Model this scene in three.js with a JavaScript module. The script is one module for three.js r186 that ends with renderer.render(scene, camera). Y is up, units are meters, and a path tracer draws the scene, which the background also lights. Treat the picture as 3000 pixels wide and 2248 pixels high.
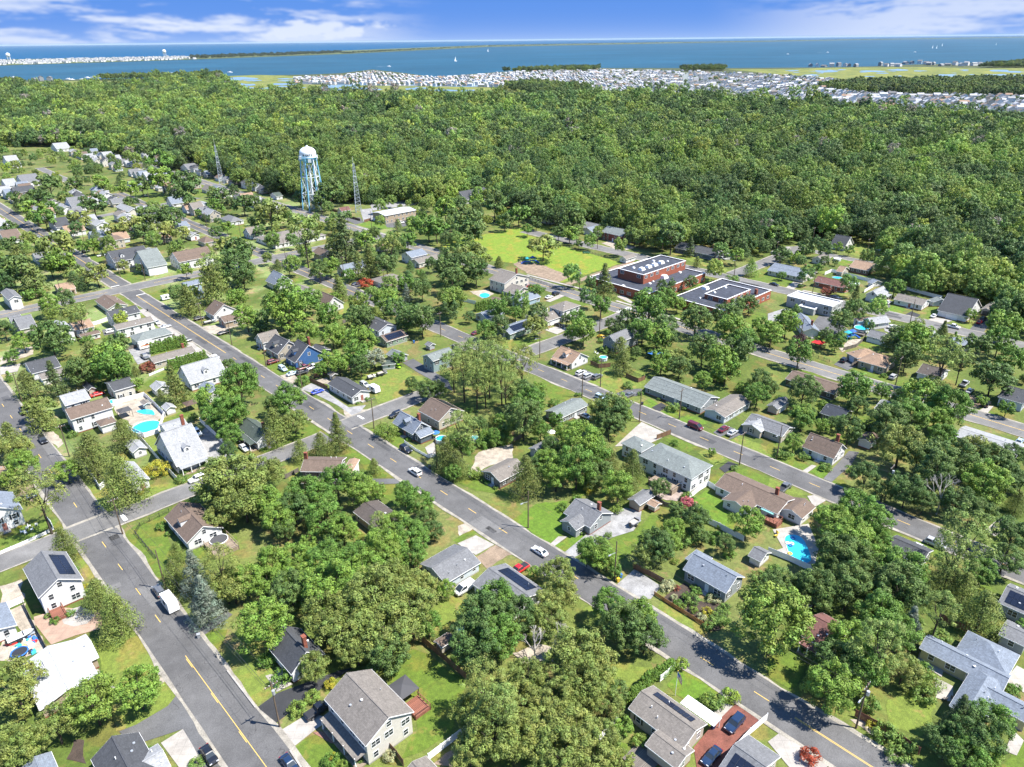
import * as THREE from 'three';
import { mergeGeometries } from 'three/addons/utils/BufferGeometryUtils.js';
import { FontLoader } from 'three/addons/loaders/FontLoader.js';
import { TextGeometry } from 'three/addons/geometries/TextGeometry.js';

// ---------- camera, sky, sun, exposure ----------
const scene = new THREE.Scene();
const EYE = 115, FOC = 2140, HOR = 116, ROLL = -0.0105;
const PITCH = Math.atan((1124 - HOR) / FOC);
const camera = new THREE.PerspectiveCamera(2 * Math.atan(1124 / FOC) * 180 / Math.PI, 3000 / 2248, 1, 120000);
camera.position.set(0, EYE, 0);
camera.rotation.order = 'YXZ';
camera.rotation.set(-PITCH, 0, ROLL);
camera.updateMatrixWorld(true);
const renderer = new THREE.WebGLRenderer({ antialias: true });
renderer.toneMapping = THREE.LinearToneMapping;
renderer.toneMappingExposure = 2.4;
renderer.shadowMap.enabled = true;

function rng(seed) { let s = (seed * 2654435761) >>> 0 || 1; return () => { s ^= s << 13; s >>>= 0; s ^= s >>> 17; s ^= s << 5; s >>>= 0; return s / 4294967296; }; }
const hash = (x, y) => { let h = Math.imul(x | 0, 374761393) + Math.imul(y | 0, 668265263); h = Math.imul(h ^ (h >>> 13), 1274126177); return ((h ^ (h >>> 16)) >>> 0) / 4294967296; };
const sm = (t) => t * t * (3 - 2 * t);
function vnoise(x, y) { const i = Math.floor(x), j = Math.floor(y), a = sm(x - i), b = sm(y - j); return (hash(i, j) * (1 - a) + hash(i + 1, j) * a) * (1 - b) + (hash(i, j + 1) * (1 - a) + hash(i + 1, j + 1) * a) * b; }
function fbm(x, y, o = 4) { let s = 0, a = 0.5, t = 0; for (let k = 0; k < o; k++) { s += a * vnoise(x + k * 17.3, y - k * 9.1); t += a; a *= 0.5; x *= 2.03; y *= 2.03; } return s / t; }
const clamp = (v, a = 0, b = 1) => Math.min(b, Math.max(a, v));
const step = (a, b, v) => sm(clamp((v - a) / (b - a)));

const SUN = new THREE.Vector3(0.515, 0.848, 0.115).normalize();
{
  const W = 4096, Hh = 2048, data = new Float32Array(W * Hh * 4);
  for (let j = 0; j < Hh; j++) {
    const el = ((j + 0.5) / Hh - 0.5) * 180;
    for (let i = 0; i < W; i++) {
      const az0 = ((i + 0.5) / W - 0.5) * 360 + 90, az = az0 > 180 ? az0 - 360 : az0; // 0 = straight ahead, + = right
      const k = (j * W + i) * 4;
      let r, g, b;
      if (el < -0.4) { r = 0.20; g = 0.30; b = 0.40; } else {
        const t = 1 - Math.exp(-Math.max(el, 0) / 0.85), t2 = 1 - Math.exp(-Math.max(el, 0) / 22);
        r = 0.145 * (1 - t) + 0.046 * t; g = 0.222 * (1 - t) + 0.126 * t; b = 0.40 * (1 - t) + 0.352 * t;
        r += 0.022 * t2; g += 0.035 * t2; b += 0.03 * t2;
        if (el < 28) {
          // thin fair-weather cirrus: streaks that rise to the side, in large banks
          const wrap = Math.min(Math.abs(az), 180 - Math.abs(az));
          const bank = clamp(step(-4, -14, az) + step(13, 27, az)) * (0.75 + 0.5 * (fbm((az + 300) / 9, 3.3, 2) - 0.3));
          const warp = (fbm(az / 7 + 40, el / 1.1, 3) - 0.5) * 1.3;
          const tilt = az < 0 ? el + az * 0.045 : el - az * 0.05;
          const s1 = fbm(az / 11 + 11, tilt * 1.05 + warp, 5), s2 = fbm(az / 2.6 + 70, tilt * 3.4 + warp * 2.2, 4);
          let d = step(0.42, 0.62, s1 * 0.66 + s2 * 0.26 + 0.16 * fbm(az / 0.8 + 9, tilt * 9 + warp * 4, 3) - 0.03 + (el < 1 ? 0.03 : 0)) * bank;
          // one small heap of cloud low over the sea
          const hx = (az + 13.5) / 4.2, hy = (el - 0.75) / 0.85; d = Math.max(d, 0.95 * step(0.62, 0.30, Math.hypot(hx * 0.55, hy * 0.6) + (0.5 - fbm(az / 1.2 + 5, el / 0.35, 4)) * 0.9) * (hy > -1 ? 1 : 0));
          d *= 0.9 * step(-0.2, 0.12, el) * step(28, 10, el) * (wrap > 60 ? 0.7 : 1);
          r += (0.352 - r) * d; g += (0.380 - g) * d; b += (0.440 - b) * d;
        }
      }
      data[k] = r; data[k + 1] = g; data[k + 2] = b; data[k + 3] = 1;
    }
  }
  const t = new THREE.DataTexture(data, W, Hh, THREE.RGBAFormat, THREE.FloatType);
  t.mapping = THREE.EquirectangularReflectionMapping; t.magFilter = t.minFilter = THREE.LinearFilter; t.needsUpdate = true;
  scene.background = t; scene.environment = t;
}
const sun = new THREE.DirectionalLight(new THREE.Color(1, 0.955, 0.88), 4.6);
sun.position.copy(SUN).multiplyScalar(600); sun.target.position.set(0, 0, -250); sun.position.z -= 250;
sun.castShadow = true; sun.shadow.mapSize.set(4096, 4096);
Object.assign(sun.shadow.camera, { left: -450, right: 450, top: 450, bottom: -450, near: 10, far: 1800 });
scene.add(sun, sun.target);
scene.fog = new THREE.FogExp2(0xcfe0f2, 0.000007);

// ---------- photo pixel -> place ----------
const TILE = { 1: [0, 1700], 2: [750, 1700], 3: [1500, 1700], 4: [2250, 1700], 5: [0, 1200], 6: [750, 1200], 7: [1500, 1200], 8: [2250, 1200], 9: [0, 750], 10: [750, 750], 11: [1500, 750], 12: [2250, 750], 13: [0, 380], 14: [750, 380], 15: [1500, 550], 16: [2250, 550] };
const ZK = 2212 / 750;
const rot = new THREE.Matrix4().extractRotation(camera.matrixWorld);
function ray(x, y) { return new THREE.Vector3((x - 1500) / FOC, -(y - 1124) / FOC, -1).applyMatrix4(rot); }
function P(x, y, h = 0) { const d = ray(x, y), t = (EYE - h) / -d.y; return new THREE.Vector3(d.x * t, h, d.z * t); }       // on the level plane at height h
function T(t, x, y, h = 0) { return t ? P(TILE[t][0] + x / ZK, TILE[t][1] + y / ZK, h) : P(x, y, h); }
const inv = rot.clone().transpose();
function toPix(v) { const d = v.clone(); d.y -= EYE; d.applyMatrix4(inv); return [1500 + FOC * d.x / -d.z, 1124 - FOC * d.y / -d.z, -d.z]; }
const GRID = 46.8 * Math.PI / 180;
const U = new THREE.Vector3(Math.cos(GRID), 0, Math.sin(GRID)), V = new THREE.Vector3(Math.sin(GRID), 0, -Math.cos(GRID));   // along the streets, across them
const uv = (u, v, y = 0) => new THREE.Vector3(U.x * u + V.x * v, y, U.z * u + V.z * v);
const toUV = (p) => [p.dot(U), p.dot(V)];

// ---------- objects ----------
const taken = {};
function numbered(n) { const k = taken[n] = (taken[n] ?? -1) + 1; return k ? `${n}_${String(k).padStart(3, '0')}` : n; }
function tag(o, label, category, group, kind) { if (label) o.userData.label = label; if (category) o.userData.category = category; if (group) o.userData.group = group; if (kind) o.userData.kind = kind; return o; }
function sh(m) { m.castShadow = m.receiveShadow = true; return m; }
function top(o, name) { o.name = numbered(name); scene.add(o); return o; }
function thing(name, pos, turn = 0) { const g = new THREE.Group(); top(g, name); g.position.copy(pos); g.rotation.y = turn; return g; }
function part(parent, name, geo, m, matrix) { const o = sh(new THREE.Mesh(geo, m)); o.name = name; if (matrix) o.applyMatrix4(matrix); parent.add(o); return o; }
function structure(name, geo, m) { const o = sh(new THREE.Mesh(geo, m)); top(o, name); o.userData.kind = 'structure'; return o; }
function copyOf(o, name) { const c = o.clone(); c.name = numbered(name); c.userData = { ...o.userData }; scene.add(c); return c; }
const turnOf = (d) => Math.atan2(-d.z, d.x);        // rotation.y that takes +x to d

// geometry from flat faces; uv in metres
class Geo {
  constructor() { this.p = []; this.n = []; this.t = []; this.c = []; }
  face(pts, uvs) {
    const [a, b, c] = pts, n = new THREE.Vector3().subVectors(b, a).cross(new THREE.Vector3().subVectors(pts[pts.length - 1], a)).normalize();
    if (!uvs) {
      const up = Math.abs(n.y) > 0.985 ? new THREE.Vector3(0, 0, -1) : new THREE.Vector3(0, 1, 0);
      const ex = new THREE.Vector3().crossVectors(up, n).normalize(), ey = new THREE.Vector3().crossVectors(n, ex);
      uvs = pts.map((q) => [q.dot(ex), q.dot(ey)]);
    }
    for (let i = 1; i < pts.length - 1; i++) for (const k of [0, i, i + 1]) { const q = pts[k]; this.p.push(q.x, q.y, q.z); this.n.push(n.x, n.y, n.z); this.t.push(uvs[k][0], uvs[k][1]); }
    return this;
  }
  box(x0, x1, y0, y1, z0, z1, skip = '') {
    const v = (x, y, z) => new THREE.Vector3(x, y, z);
    if (!skip.includes('t')) this.face([v(x0, y1, z1), v(x1, y1, z1), v(x1, y1, z0), v(x0, y1, z0)]);
    if (!skip.includes('b')) this.face([v(x0, y0, z0), v(x1, y0, z0), v(x1, y0, z1), v(x0, y0, z1)]);
    this.face([v(x0, y0, z1), v(x1, y0, z1), v(x1, y1, z1), v(x0, y1, z1)]);
    this.face([v(x1, y0, z0), v(x0, y0, z0), v(x0, y1, z0), v(x1, y1, z0)]);
    this.face([v(x1, y0, z1), v(x1, y0, z0), v(x1, y1, z0), v(x1, y1, z1)]);
    this.face([v(x0, y0, z0), v(x0, y0, z1), v(x0, y1, z1), v(x0, y1, z0)]);
    return this;
  }
  // prism between two polygons of the same count (closed sides, both caps)
  loft(lo, hi) { const n = lo.length; this.face(hi.slice()); this.face(lo.slice().reverse()); for (let i = 0; i < n; i++) { const j = (i + 1) % n; this.face([lo[i], lo[j], hi[j], hi[i]]); } return this; }
  bar(a, b, w, d = w) {
    const x = new THREE.Vector3().subVectors(b, a), l = x.length(); x.normalize();
    const s = (Math.abs(x.y) > 0.95 ? new THREE.Vector3(1, 0, 0) : new THREE.Vector3(0, 1, 0)).cross(x).normalize().multiplyScalar(w / 2), u = new THREE.Vector3().crossVectors(x, s).normalize().multiplyScalar(d / 2);
    const ring = (q) => [[-1, -1], [1, -1], [1, 1], [-1, 1]].map(([i, j]) => q.clone().addScaledVector(s, i).addScaledVector(u, j));
    return this.loft(ring(a), ring(b));
  }
  get() { const g = new THREE.BufferGeometry(); g.setAttribute('position', new THREE.Float32BufferAttribute(this.p, 3)); g.setAttribute('normal', new THREE.Float32BufferAttribute(this.n, 3)); g.setAttribute('uv', new THREE.Float32BufferAttribute(this.t, 2)); return g; }
}
const v3 = (x, y, z) => new THREE.Vector3(x, y, z);
const boxGeo = (x0, x1, y0, y1, z0, z1) => new Geo().box(x0, x1, y0, y1, z0, z1).get();
const barGeo = (a, b, w, d) => new Geo().bar(a, b, w, d).get();

// ---------- textures ----------
function tex(n, fn, { srgb = true, rep = 1 } = {}) {
  const d = new Uint8Array(n * n * 4);
  for (let j = 0; j < n; j++) for (let i = 0; i < n; i++) { const c = fn(i / n, j / n), k = (j * n + i) * 4; for (let q = 0; q < 3; q++) d[k + q] = clamp((Array.isArray(c) ? c[q] : c), 0, 1) * 255; d[k + 3] = 255; }
  const t = new THREE.DataTexture(d, n, n); t.wrapS = t.wrapT = THREE.RepeatWrapping; t.magFilter = THREE.LinearFilter; t.minFilter = THREE.LinearMipmapLinearFilter; t.generateMipmaps = true;
  if (srgb) t.colorSpace = THREE.SRGBColorSpace; t.repeat.set(rep, rep); t.needsUpdate = true; return t;
}
// tileable noise: period p cells across the texture
function tn(u, v, p, o = 3, seed = 0) {
  let s = 0, a = 0.5, t = 0;
  for (let k = 0; k < o; k++) {
    const x = u * p, y = v * p, i = Math.floor(x), j = Math.floor(y), fx = sm(x - i), fy = sm(y - j), h = (q, w) => hash(((q % p) + p) % p + seed * 131 + k * 977, ((w % p) + p) % p + seed * 57);
    s += a * ((h(i, j) * (1 - fx) + h(i + 1, j) * fx) * (1 - fy) + (h(i, j + 1) * (1 - fx) + h(i + 1, j + 1) * fx) * fy); t += a; a *= 0.55; p *= 2;
  }
  return s / t;
}
const TX = {};
TX.shingle = tex(512, (u, v) => { // 8 m tile, courses 0.25 m
  const row = Math.floor(v * 32), tab = Math.floor(u * 26 + (row % 2) * 0.5 + 0.3 * hash(row, 3)), edge = (v * 32) % 1;
  const streak = tn(u, v * 0.25, 24, 3, 5), c = 0.84 + 0.12 * (hash(tab % 26, row) - 0.5) + 0.10 * (tn(u, v, 90, 2, 2) - 0.5) + 0.10 * (streak - 0.5) + 0.08 * (tn(u, v, 5, 3, 9) - 0.5) - (edge < 0.14 ? 0.08 : 0);
  return c;
}, { rep: 1 / 8 });
TX.lap = tex(256, (u, v) => { const e = (v * 16) % 1; return 0.93 - (e < 0.16 ? 0.16 : 0) + 0.05 * (tn(u, v, 30, 2, 4) - 0.5) + 0.06 * (tn(u, v, 4, 2, 8) - 0.5); }, { rep: 1 / 2.6 });
TX.asphalt = tex(1024, (u, v) => { // 30 m tile
  const s = tn(u, v, 380, 2, 1), m = tn(u, v, 12, 4, 2), l = tn(u, v, 3, 3, 3), crack = Math.abs(tn(u, v, 9, 3, 8) - 0.5) < 0.0045 && tn(u, v, 5, 2, 6) > 0.5;
  return 0.74 + 0.26 * (s - 0.5) + 0.16 * (m - 0.5) + 0.16 * (l - 0.5) - (crack ? 0.16 : 0);
}, { rep: 1 / 30 });
TX.concrete = tex(512, (u, v) => { const j = (u * 8) % 1 < 0.02 || (v * 8) % 1 < 0.02; return 0.85 + 0.14 * (tn(u, v, 200, 2, 1) - 0.5) + 0.2 * (tn(u, v, 9, 4, 4) - 0.5) - (j ? 0.12 : 0); }, { rep: 1 / 12 });
TX.gravel = tex(512, (u, v) => 0.8 + 0.4 * (tn(u, v, 220, 2, 3) - 0.5) + 0.3 * (tn(u, v, 11, 4, 6) - 0.5), { rep: 1 / 14 });
TX.grass = tex(1024, (u, v) => { // 40 m tile: blades, mower-worn and dry patches
  const s = tn(u, v, 420, 2, 1), m = tn(u, v, 60, 3, 2), dry = step(0.50, 0.72, tn(u, v, 9, 4, 3)), soil = step(0.66, 0.76, tn(u, v, 17, 4, 5)), k = 0.72 + 0.34 * (s - 0.5) + 0.24 * (m - 0.5);
  const q = dry * 0.65; let c = [0.80 * (1 - q) + 1.0 * q, 0.94 * (1 - q) + 0.92 * q, 0.62 * (1 - q) + 0.72 * q].map((x) => x * (k + 0.12));
  if (soil > 0) c = c.map((x, i) => x * (1 - soil * 0.6) + soil * 0.6 * [0.95, 0.86, 0.80][i] * (0.8 + 0.3 * s)); return c;
}, { rep: 1 / 40 });
TX.plank = tex(256, (u, v) => { const e = (u * 12) % 1; return 0.86 - (e < 0.10 ? 0.28 : 0) + 0.18 * (hash(Math.floor(u * 12), 5) - 0.5) + 0.2 * (tn(u, v * 0.2, 60, 2, 3) - 0.5); }, { rep: 1 / 1.8 });
TX.brick = tex(512, (u, v) => { const r = Math.floor(v * 40), x = u * 20 + (r % 2) * 0.5, m = (v * 40) % 1 < 0.13 || x % 1 < 0.06; return m ? [0.86, 0.84, 0.82] : [0.95, 0.90, 0.88].map((c) => c * (0.84 + 0.3 * (hash(Math.floor(x) % 20, r) - 0.5))); }, { rep: 1 / 4 });
TX.wave = tex(512, (u, v) => 0.5 + 0.5 * (tn(u, v, 10, 6, 3) - 0.5) + 0.3 * (tn(u, v, 40, 3, 7) - 0.5), { srgb: false, rep: 1 / 160 });
TX.ripple = tex(256, (u, v) => 0.5 + 0.9 * (tn(u, v, 14, 4, 3) - 0.5), { srgb: false, rep: 1 / 6 });
TX.bark = tex(128, (u, v) => 0.7 + 0.6 * (tn(u, v * 0.3, 18, 3, 2) - 0.5));
TX.marsh = tex(512, (u, v) => { const a = tn(u, v, 14, 5, 3), b = tn(u, v, 90, 2, 5); return [0.78 + 0.5 * (a - 0.5), 0.82 + 0.35 * (a - 0.5), 0.62 + 0.2 * (a - 0.5)].map((c) => c * (0.85 + 0.35 * b)); }, { rep: 1 / 420 });
TX.bay = tex(512, (u, v) => 0.84 + 0.22 * (tn(u, v, 6, 5, 4) - 0.5) + 0.10 * (tn(u, v, 120, 2, 4) - 0.5), { rep: 1 / 2600 });
const lin = (r, g, b) => new THREE.Color().setRGB(r, g, b);
const mats = {};
function mat(key, o) { return mats[key] ??= Object.assign(new THREE.MeshStandardMaterial({ roughness: 0.85, ...o }), { name: key }); }
const ROOF = { g: [0.215, 0.22, 0.23], lg: [0.40, 0.41, 0.42], dg: [0.085, 0.09, 0.10], bl: [0.24, 0.28, 0.34], tp: [0.255, 0.228, 0.20], br: [0.20, 0.145, 0.112], or: [0.40, 0.27, 0.185], gn: [0.235, 0.265, 0.255], dgn: [0.09, 0.12, 0.10], rd: [0.215, 0.10, 0.085], wh: [0.62, 0.63, 0.65], dbr: [0.12, 0.10, 0.09], nv: [0.045, 0.055, 0.075], bk: [0.055, 0.06, 0.075] };
const ROOFN = { g: 'grey', lg: 'light grey', dg: 'dark grey', bl: 'blue-grey', tp: 'taupe', br: 'brown', or: 'tan', gn: 'green-grey', dgn: 'dark green', rd: 'red-brown', wh: 'white', dbr: 'dark brown', nv: 'navy', bk: 'black' };
const WALL = { w: [0.78, 0.78, 0.77], cr: [0.66, 0.63, 0.56], be: [0.50, 0.45, 0.37], gy: [0.30, 0.33, 0.34], bw: [0.60, 0.66, 0.70], bl: [0.045, 0.135, 0.33], tl: [0.27, 0.36, 0.36], tn: [0.44, 0.35, 0.25], db: [0.13, 0.10, 0.08], gb: [0.20, 0.185, 0.16], gr: [0.24, 0.33, 0.24], bk: [0.44, 0.145, 0.085], rd: [0.22, 0.05, 0.04], ye: [0.62, 0.55, 0.32], nb: [0.10, 0.13, 0.16], sg: [0.40, 0.42, 0.43], lb: [0.36, 0.48, 0.58] };
const WALLN = { w: 'white', cr: 'cream', be: 'beige', gy: 'grey', bw: 'pale blue', bl: 'bright blue', tl: 'teal-grey', tn: 'tan', db: 'dark brown', gb: 'brown-grey', gr: 'green', bk: 'brick', rd: 'dark red', ye: 'yellow', nb: 'slate blue', sg: 'silver-grey', lb: 'sky blue' };
const roofMat = (k) => mat('roof_' + k, { color: lin(...ROOF[k]), map: TX.shingle, bumpMap: TX.shingle, bumpScale: 0.012, roughness: 0.92 });
const wallMat = (k) => mat('wall_' + k, k === 'bk' ? { color: lin(...WALL[k]), map: TX.brick } : { color: lin(...WALL[k]), map: TX.lap, bumpMap: TX.lap, bumpScale: 0.012, roughness: 0.7 });
const M = {
  trim: mat('white_trim', { color: lin(0.80, 0.80, 0.79), roughness: 0.55 }), glass: mat('window_glass', { color: lin(0.035, 0.045, 0.055), roughness: 0.08, metalness: 0.1 }), dark: mat('dark_metal', { color: lin(0.03, 0.03, 0.032), roughness: 0.5 }),
  flat: mat('flat_roof', { color: lin(0.068, 0.078, 0.105), map: TX.gravel, roughness: 0.95 }), conc: mat('concrete', { color: lin(0.50, 0.47, 0.43), map: TX.concrete }), brick: mat('brick', { color: lin(0.34, 0.12, 0.075), map: TX.brick }),
  metal: mat('galvanised', { color: lin(0.50, 0.52, 0.54), roughness: 0.45, metalness: 0.5 }), pole: mat('pole_wood', { color: lin(0.26, 0.19, 0.13), map: TX.bark }), solar: mat('solar_glass', { color: lin(0.012, 0.016, 0.03), roughness: 0.18 }),
  door: mat('door_paint', { color: lin(0.30, 0.12, 0.09) }), doorw: mat('door_white', { color: lin(0.72, 0.72, 0.72) }), bark: mat('bark', { color: lin(0.17, 0.135, 0.10), map: TX.bark, roughness: 1 }), deadwood: mat('dead_wood', { color: lin(0.46, 0.43, 0.39), roughness: 1 }),
  rubber: mat('rubber', { color: lin(0.018, 0.018, 0.018), roughness: 0.9 }), rim: mat('rim', { color: lin(0.45, 0.46, 0.47), roughness: 0.35, metalness: 0.7 }), head: mat('headlight', { color: lin(0.75, 0.77, 0.8), roughness: 0.15 }), tail: mat('taillight', { color: lin(0.35, 0.01, 0.01), roughness: 0.3 }),
  deck: mat('deck_wood', { color: lin(0.42, 0.33, 0.24), map: TX.plank }), reddeck: mat('red_deck', { color: lin(0.36, 0.14, 0.09), map: TX.plank }), cedar: mat('cedar_fence', { color: lin(0.30, 0.17, 0.095), map: TX.plank }), orange: mat('orange_wood', { color: lin(0.52, 0.25, 0.07), map: TX.plank }), grey: mat('grey_wood', { color: lin(0.24, 0.21, 0.18), map: TX.plank }), vinyl: mat('white_vinyl', { color: lin(0.80, 0.80, 0.80), roughness: 0.5 }),
  wire: mat('wire', { color: lin(0.05, 0.05, 0.05), roughness: 0.6 }), pool: mat('pool_water', { color: lin(0.035, 0.40, 0.56), roughness: 0.06, bumpMap: TX.ripple, bumpScale: 0.006 }), poolwall: mat('pool_wall', { color: lin(0.62, 0.66, 0.68) }), cloth: mat('blue_cloth', { color: lin(0.03, 0.14, 0.42) }), red: mat('red_plastic', { color: lin(0.55, 0.03, 0.025), roughness: 0.4 }), yellow: mat('yellow_plastic', { color: lin(0.75, 0.48, 0.04), roughness: 0.5 }), canvas: mat('dark_canvas', { color: lin(0.06, 0.06, 0.065) }),
};
// ---------- land and water ----------
function sheet(pts, y, dens = 0) { // flat polygon, uv in metres
  const s = new THREE.Shape(pts.map((p) => new THREE.Vector2(p.x, -p.z)));
  const g = new THREE.ShapeGeometry(s); const q = g.attributes.position, t = [];
  for (let i = 0; i < q.count; i++) { const x = q.getX(i), z = -q.getY(i); q.setXYZ(i, x, y, z); t.push(x, -z); }
  g.setAttribute('uv', new THREE.Float32BufferAttribute(t, 2)); g.computeVertexNormals(); return g;
}
function waterMat(k, c, map) { if (mats[k]) return mats[k]; const m = new THREE.MeshPhysicalMaterial({ color: lin(...c), roughness: 0.6, specularIntensity: 0.35, bumpMap: TX.wave, bumpScale: 0.6 }); if (map) m.map = map; m.name = k; return mats[k] = m; }
const far = (a) => a.map(([x, y]) => P(x, y));
structure('ocean', sheet([v3(-60000, 0, 2500), v3(60000, 0, 2500), v3(60000, 0, -90000), v3(-60000, 0, -90000)], -4), waterMat('ocean_water', [0.004, 0.068, 0.150]));
const ISLE = [[-250, 200], [0, 191], [579, 173], [1000, 158], [1430, 137], [2000, 126], [2452, 118], [2918, 111], [3300, 104.5]];
const isleN = far(ISLE), isleF = far([[3300, 103.5], [2918, 109.3], [2452, 115.6], [2000, 122.6], [1430, 131.5], [1000, 148], [579, 163], [0, 174], [-250, 183]]);
structure('bay', sheet([...isleN, v3(14000, 0, -1200), v3(5000, 0, -300), v3(-5000, 0, -300), v3(-9000, 0, -1000)], -3), waterMat('bay_water', [0.026, 0.110, 0.178], TX.bay));
structure('barrier_island', sheet([...isleN, ...isleF], -1.5), mat('island_ground', { color: lin(0.13, 0.15, 0.08), map: TX.marsh }));
// the mainland: shore, marsh, the wooded ground and the town
const shore = far([[-500, 243], [0, 236], [294, 231], [669, 222], [900, 218], [1000, 214], [1090, 203], [1180, 213], [1271, 225], [1380, 217], [1484, 209], [1560, 204], [1741, 199], [2000, 199], [2127, 199], [2407, 197], [2560, 194], [2669, 189], [2830, 185], [3000, 176], [3400, 166]]);
structure('mainland', sheet([...shore, v3(3500, 0, -300), v3(3500, 0, 1500), v3(-3500, 0, 1500), v3(-3500, 0, -400)], -0.6), mat('wood_floor', { color: lin(0.075, 0.088, 0.032), map: TX.marsh }));
const marshMat = mat('marsh_grass', { color: lin(0.225, 0.228, 0.078), map: TX.marsh, roughness: 1 }), pondMat = mat('marsh_water', { color: lin(0.16, 0.26, 0.34), roughness: 0.3 });
for (const a of [[[650, 223], [760, 219], [900, 224], [880, 238], [1000, 247], [1300, 250], [1560, 262], [1700, 272], [1500, 285], [1100, 280], [800, 275], [700, 256], [640, 240]], [[-300, 250], [0, 243], [250, 236], [420, 238], [520, 240], [430, 252], [150, 262], [-300, 280]], [[2130, 203], [2300, 202], [2450, 198], [2700, 196], [2900, 200], [3300, 195], [3300, 232], [2950, 232], [2800, 238], [2560, 236], [2420, 228], [2250, 215]]]) structure('marsh', sheet(far(a), -0.3), marshMat);
{
  const r = rng(5);
  for (const [x0, y0, x1, y1, n] of [[690, 228, 1500, 270, 60], [2250, 204, 3000, 228, 30], [0, 246, 440, 256, 10]]) for (let i = 0; i < n; i++) {
    const x = x0 + r() * (x1 - x0), y = y0 + r() * (y1 - y0), w = 8 + r() * 34, h = w * (0.06 + r() * 0.05), pts = [];
    for (let k = 0; k < 12; k++) { const a = -k / 12 * 6.283, q = 0.6 + 0.7 * hash(k, i * 7 + x0); pts.push(P(x + Math.cos(a) * w * q, y + Math.sin(a) * h * q)); }
    structure('marsh_pond', sheet(pts, -0.1 + i * 0.004), pondMat);
  }
}
// town ground: fine mesh, coloured by what grows or lies there
{
  const g = new THREE.PlaneGeometry(1500, 1060, 375, 265); g.rotateX(-Math.PI / 2); g.translate(0, -0.02, -470);
  const q = g.attributes.position, c = [], t = [];
  for (let i = 0; i < q.count; i++) {
    const x = q.getX(i), z = q.getZ(i), a = fbm(x / 30 + 5, z / 30, 4), b = fbm(x / 9 + 50, z / 9, 3), dirt = step(0.50, 0.66, fbm(x / 16 + 90, z / 16 + 7, 3));
    const sandy = step(0.50, 0.60, fbm(x / 13 + 31, z / 13 + 66, 3)) * step(-60, -150, x + (z + 300) * 0.2) * step(-640, -560, z) * 0.75, pale = [0.47, 0.43, 0.365], green = [0.158, 0.17, 0.056], dry = [0.28, 0.245, 0.115], soil = [0.32, 0.25, 0.18], k = step(0.40, 0.66, a * 0.6 + b * 0.4);
    for (let m = 0; m < 3; m++) c.push(((green[m] * (1 - k) + dry[m] * k) * (1 - dirt * 0.72) + soil[m] * dirt * 0.72) * (1 - sandy) + pale[m] * sandy);
    t.push(x, -z);
  }
  g.setAttribute('color', new THREE.Float32BufferAttribute(c, 3)); g.setAttribute('uv', new THREE.Float32BufferAttribute(t, 2));
  structure('ground', g, mat('town_ground', { vertexColors: true, map: TX.grass, roughness: 1 }));
}
// ---------- lawns, drives, yards ----------
const GM = {
  lawn: mat('lawn', { color: lin(0.205, 0.225, 0.056), map: TX.grass, roughness: 1 }), bright: mat('bright_lawn', { color: lin(0.208, 0.262, 0.052), map: TX.grass, roughness: 1 }), dry: mat('dry_lawn', { color: lin(0.300, 0.280, 0.108), map: TX.grass, roughness: 1 }), field: mat('field_grass', { color: lin(0.34, 0.35, 0.072), map: TX.grass, roughness: 1 }),
  conc: mat('pale_concrete', { color: lin(0.47, 0.435, 0.39), map: TX.concrete, roughness: 0.9 }), asph: mat('drive_asphalt', { color: lin(0.20, 0.20, 0.203), map: TX.asphalt }), dark: mat('dark_asphalt', { color: lin(0.062, 0.064, 0.07), map: TX.asphalt }), sand: mat('sandy_gravel', { color: lin(0.52, 0.45, 0.36), map: TX.gravel, roughness: 1 }), dirt: mat('bare_dirt', { color: lin(0.36, 0.27, 0.19), map: TX.gravel, roughness: 1 }), paver: mat('pink_paver', { color: lin(0.48, 0.33, 0.245), map: TX.concrete }), red: mat('red_gravel', { color: lin(0.27, 0.10, 0.072), map: TX.gravel, roughness: 1 }), mulch: mat('mulch', { color: lin(0.09, 0.065, 0.05), map: TX.gravel, roughness: 1 }), pink: mat('pink_gravel', { color: lin(0.45, 0.36, 0.31), map: TX.gravel }), brick: mat('brick_path', { color: lin(0.36, 0.20, 0.155), map: TX.brick }), grey: mat('grey_gravel', { color: lin(0.40, 0.395, 0.39), map: TX.gravel }), 
};
const GN = { lawn: 'lawn', bright: 'lawn', dry: 'lawn', field: 'sports_field', conc: 'paved_pad', asph: 'driveway', dark: 'driveway', sand: 'sand_lot', dirt: 'dirt_patch', paver: 'patio', red: 'driveway', mulch: 'mulch_bed', pink: 'gravel_yard', brick: 'path', grey: 'gravel_lot' };
const LAY = { lawn: 0.03, bright: 0.03, dry: 0.026, field: 0.03, mulch: 0.05, dirt: 0.045, sand: 0.055, pink: 0.055, grey: 0.06, paver: 0.065, red: 0.07, asph: 0.075, dark: 0.08, conc: 0.085, brick: 0.095 };
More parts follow.
